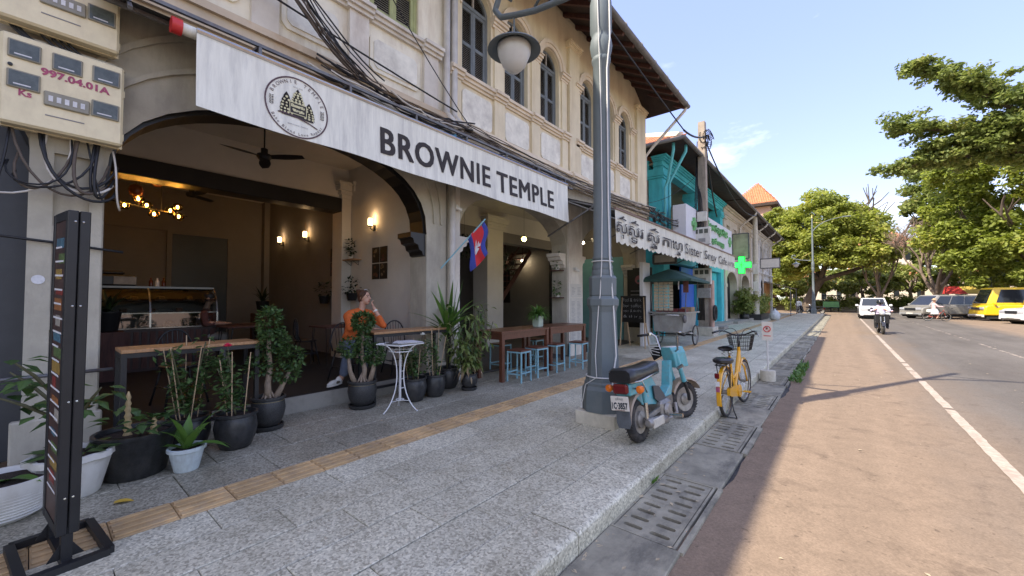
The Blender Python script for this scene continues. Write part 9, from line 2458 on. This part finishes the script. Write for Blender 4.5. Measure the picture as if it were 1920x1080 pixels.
t = thing('street_lamp', 'shorter green lamp post with curled arm behind the yellow minibus', 'street lamp', (10.4, 55.2, RZ)); M_lg = pm('grey green lamp paint', (0.16,0.2,0.17), rough=0.5)
MB().lathe([(.2,0),(.2,.6),(.13,.7),(.11,5.4),(.13,5.45),(.001,5.5)], 12).build('shaft', M_lg, t, smooth=40)
MB().tube([(0,0,4.0),(.5,0,4.0),(.95,0,4.0),(1.1,0,4.15),(1.0,0,4.3),(.85,0,4.25)], .045, 8).build('arm', M_lg, t, smooth=True); MB().tube([(0,0,4.5),(.4,0,4.1)], .03, 7).build('arm_brace', M_gold, t)
o = MB().lathe([(.01,.35),(.05,.3),(.3,.06),(.3,.04),(.001,.05)], 16, (.9,0,3.6)).build('lamp_shade', M_lg, t, smooth=40); MB().ell((.9,0,3.6),(.17,.17,.17)).build('lamp_globe', M_frost, o, smooth=True)
t = thing('planter_group', 'leafy shrubs growing in a planter box before the cream row house', 'planter', (-4.75, 33.6, 0)); MB().b(-.5,.5,-1.6,2.2,0,.4).build('box', M_black_trim, t)
cl = [(-4.75+tg.uniform(-.4,.4),32.2+tg.uniform(0,3.6),.5+tg.uniform(0,1.1),tg.uniform(.3,.5)) for _ in range(42)]; foliage('foliage', cl, 110, .17, M_crown_c, t, 12, .9)['kind'] = 'stuff'
t = thing('potted_shrub', 'tall shrub beside the planter box against the cream row house', 'plant', (-5.0, 30.4, 0)); MB().lathe(pot_prof('belly',.3,.5),16).build('pot', M_pot_black, t, smooth=40)
cl = [(-5.0+tg.uniform(-.4,.4),30.4+tg.uniform(-.6,.6),.6+tg.uniform(0,1.5),tg.uniform(.25,.45)) for _ in range(26)]; foliage('foliage', cl, 110, .16, M_crown_c, t, 13, .9)['kind'] = 'stuff'
o = MB().lathe([(.2,0),(.32,.12),(.33,.4),(.2,.62),(.06,.72),(.1,.8)], 12).build('rubbish_bag', pm('pale translucent bag', (0.5,0.52,0.53), var=0.2, scale=9, rough=0.4, bump=0.6, bscale=12), loc=(-3.55,32.8,0), smooth=True); tag(o, 'pale knotted rubbish bag beside the planter box', 'bag')
for k, (x, y, w) in enumerate(((-4.5,18.8,.8),(-4.6,21.5,.9))):
    o = MB().b(-.3,.3,-w/2,w/2,0,.14,.01).build('loose_step', M_step, loc=(x,y,0)); tag(o, ('loose concrete step at the blue door','loose concrete step at the turquoise folding doors')[k], 'step')
t = thing('tin_awning', 'brown sheet awning with timber front at the far corner of the row', 'awning', (-4.6, 43, 2.6))
m = MB().add([(WX+.05,41.5,3.1),(WX+.05,47.5,3.1),(-3.3,47.5,2.45),(-3.3,41.5,2.45),(WX+.05,41.5,3.05),(WX+.05,47.5,3.05),(-3.3,47.5,2.4),(-3.3,41.5,2.4)], [(0,1,2,3),(7,6,5,4),(0,3,7,4),(3,2,6,7)]); m.build('sheet', pm('rusty tin sheet', (0.2,0.15,0.11), var=0.3, scale=2, rough=0.7, world_space=True), t, world=True)
for y in (41.6,47.4): MB().tube([(-3.35,y,0),(-3.35,y,2.45)], .03, 7).build('post', M_steel, t, world=True)
MB().b(WX+.1,WX+.25,41.6,44.2,.1,2.9).build('timber_front', pm('orange timber front', (0.38,0.17,0.05), var=0.25, scale=4, rough=0.6, stretch=(3,9,1)), t, world=True)
pd_m = pm('standing water', (0.03,0.028,0.026), var=0.1, rough=0.12, spec=0.5)
def puddle(label, x, y, rx, ry, seed):
    g_ = random.Random(seed); pts = [(x+rx*math.cos(2*PI*i/18)*(1+.18*math.sin(3*PI*i/9+seed)), y+ry*math.sin(2*PI*i/18)*(1+.1*math.cos(i+seed))) for i in range(18)]
    o = MB().poly(pts, -.1482, -.1475, 'z').build('puddle', pd_m); tag(o, label, kind='structure')
wm_ = MB(); g_ = random.Random(8)
for k in range(260):
    y = 9.3+g_.random()*2.8; x = -.72+g_.uniform(-.08,.10); d = (g_.uniform(-.6,.6),g_.uniform(-.6,.6),1); leaf(wm_, (x,y,-.15), d, g_.uniform(.05,.16), .04, droop=.6)
o = wm_.build('gutter_weeds', M_leaf_lt); tag(o, kind='stuff')
wm_ = MB()
for k in range(8): leaf(wm_, (-1.272,3.45+g_.uniform(-.04,.04),-.13), (.4,g_.uniform(-.8,.8),1), g_.uniform(.05,.1), .03)
o = wm_.build('gutter_weeds', M_leaf_lt); tag(o, kind='stuff')
lt = MB()
for k in range(230):
    if k < 80: x, y, z = -1.26+abs(g_.gauss(0,.03)), g_.uniform(1.5,12), -.128
    elif k < 130: x, y, z = g_.uniform(-1.25,-.85), g_.uniform(1.5,14), -.126
    else: x, y, z = g_.uniform(-.75,6), g_.uniform(2,26), -.144
    s_ = g_.uniform(.012,.035); a = g_.uniform(0,6); lt.add([(x+s_*math.cos(a),y+s_*math.sin(a),z),(x+s_*.5*math.cos(a+1.6),y+s_*.5*math.sin(a+1.6),z+.004),(x-s_*math.cos(a),y-s_*math.sin(a),z+.002),(x+s_*.5*math.cos(a-1.6),y+s_*.5*math.sin(a-1.6),z+.003)], [(0,1,2,3)])
o = lt.build('leaf_litter', pm('pale dry litter', (0.42,0.34,0.22), var=0.4, scale=9, rough=0.8, world_space=True)); tag(o, kind='stuff')
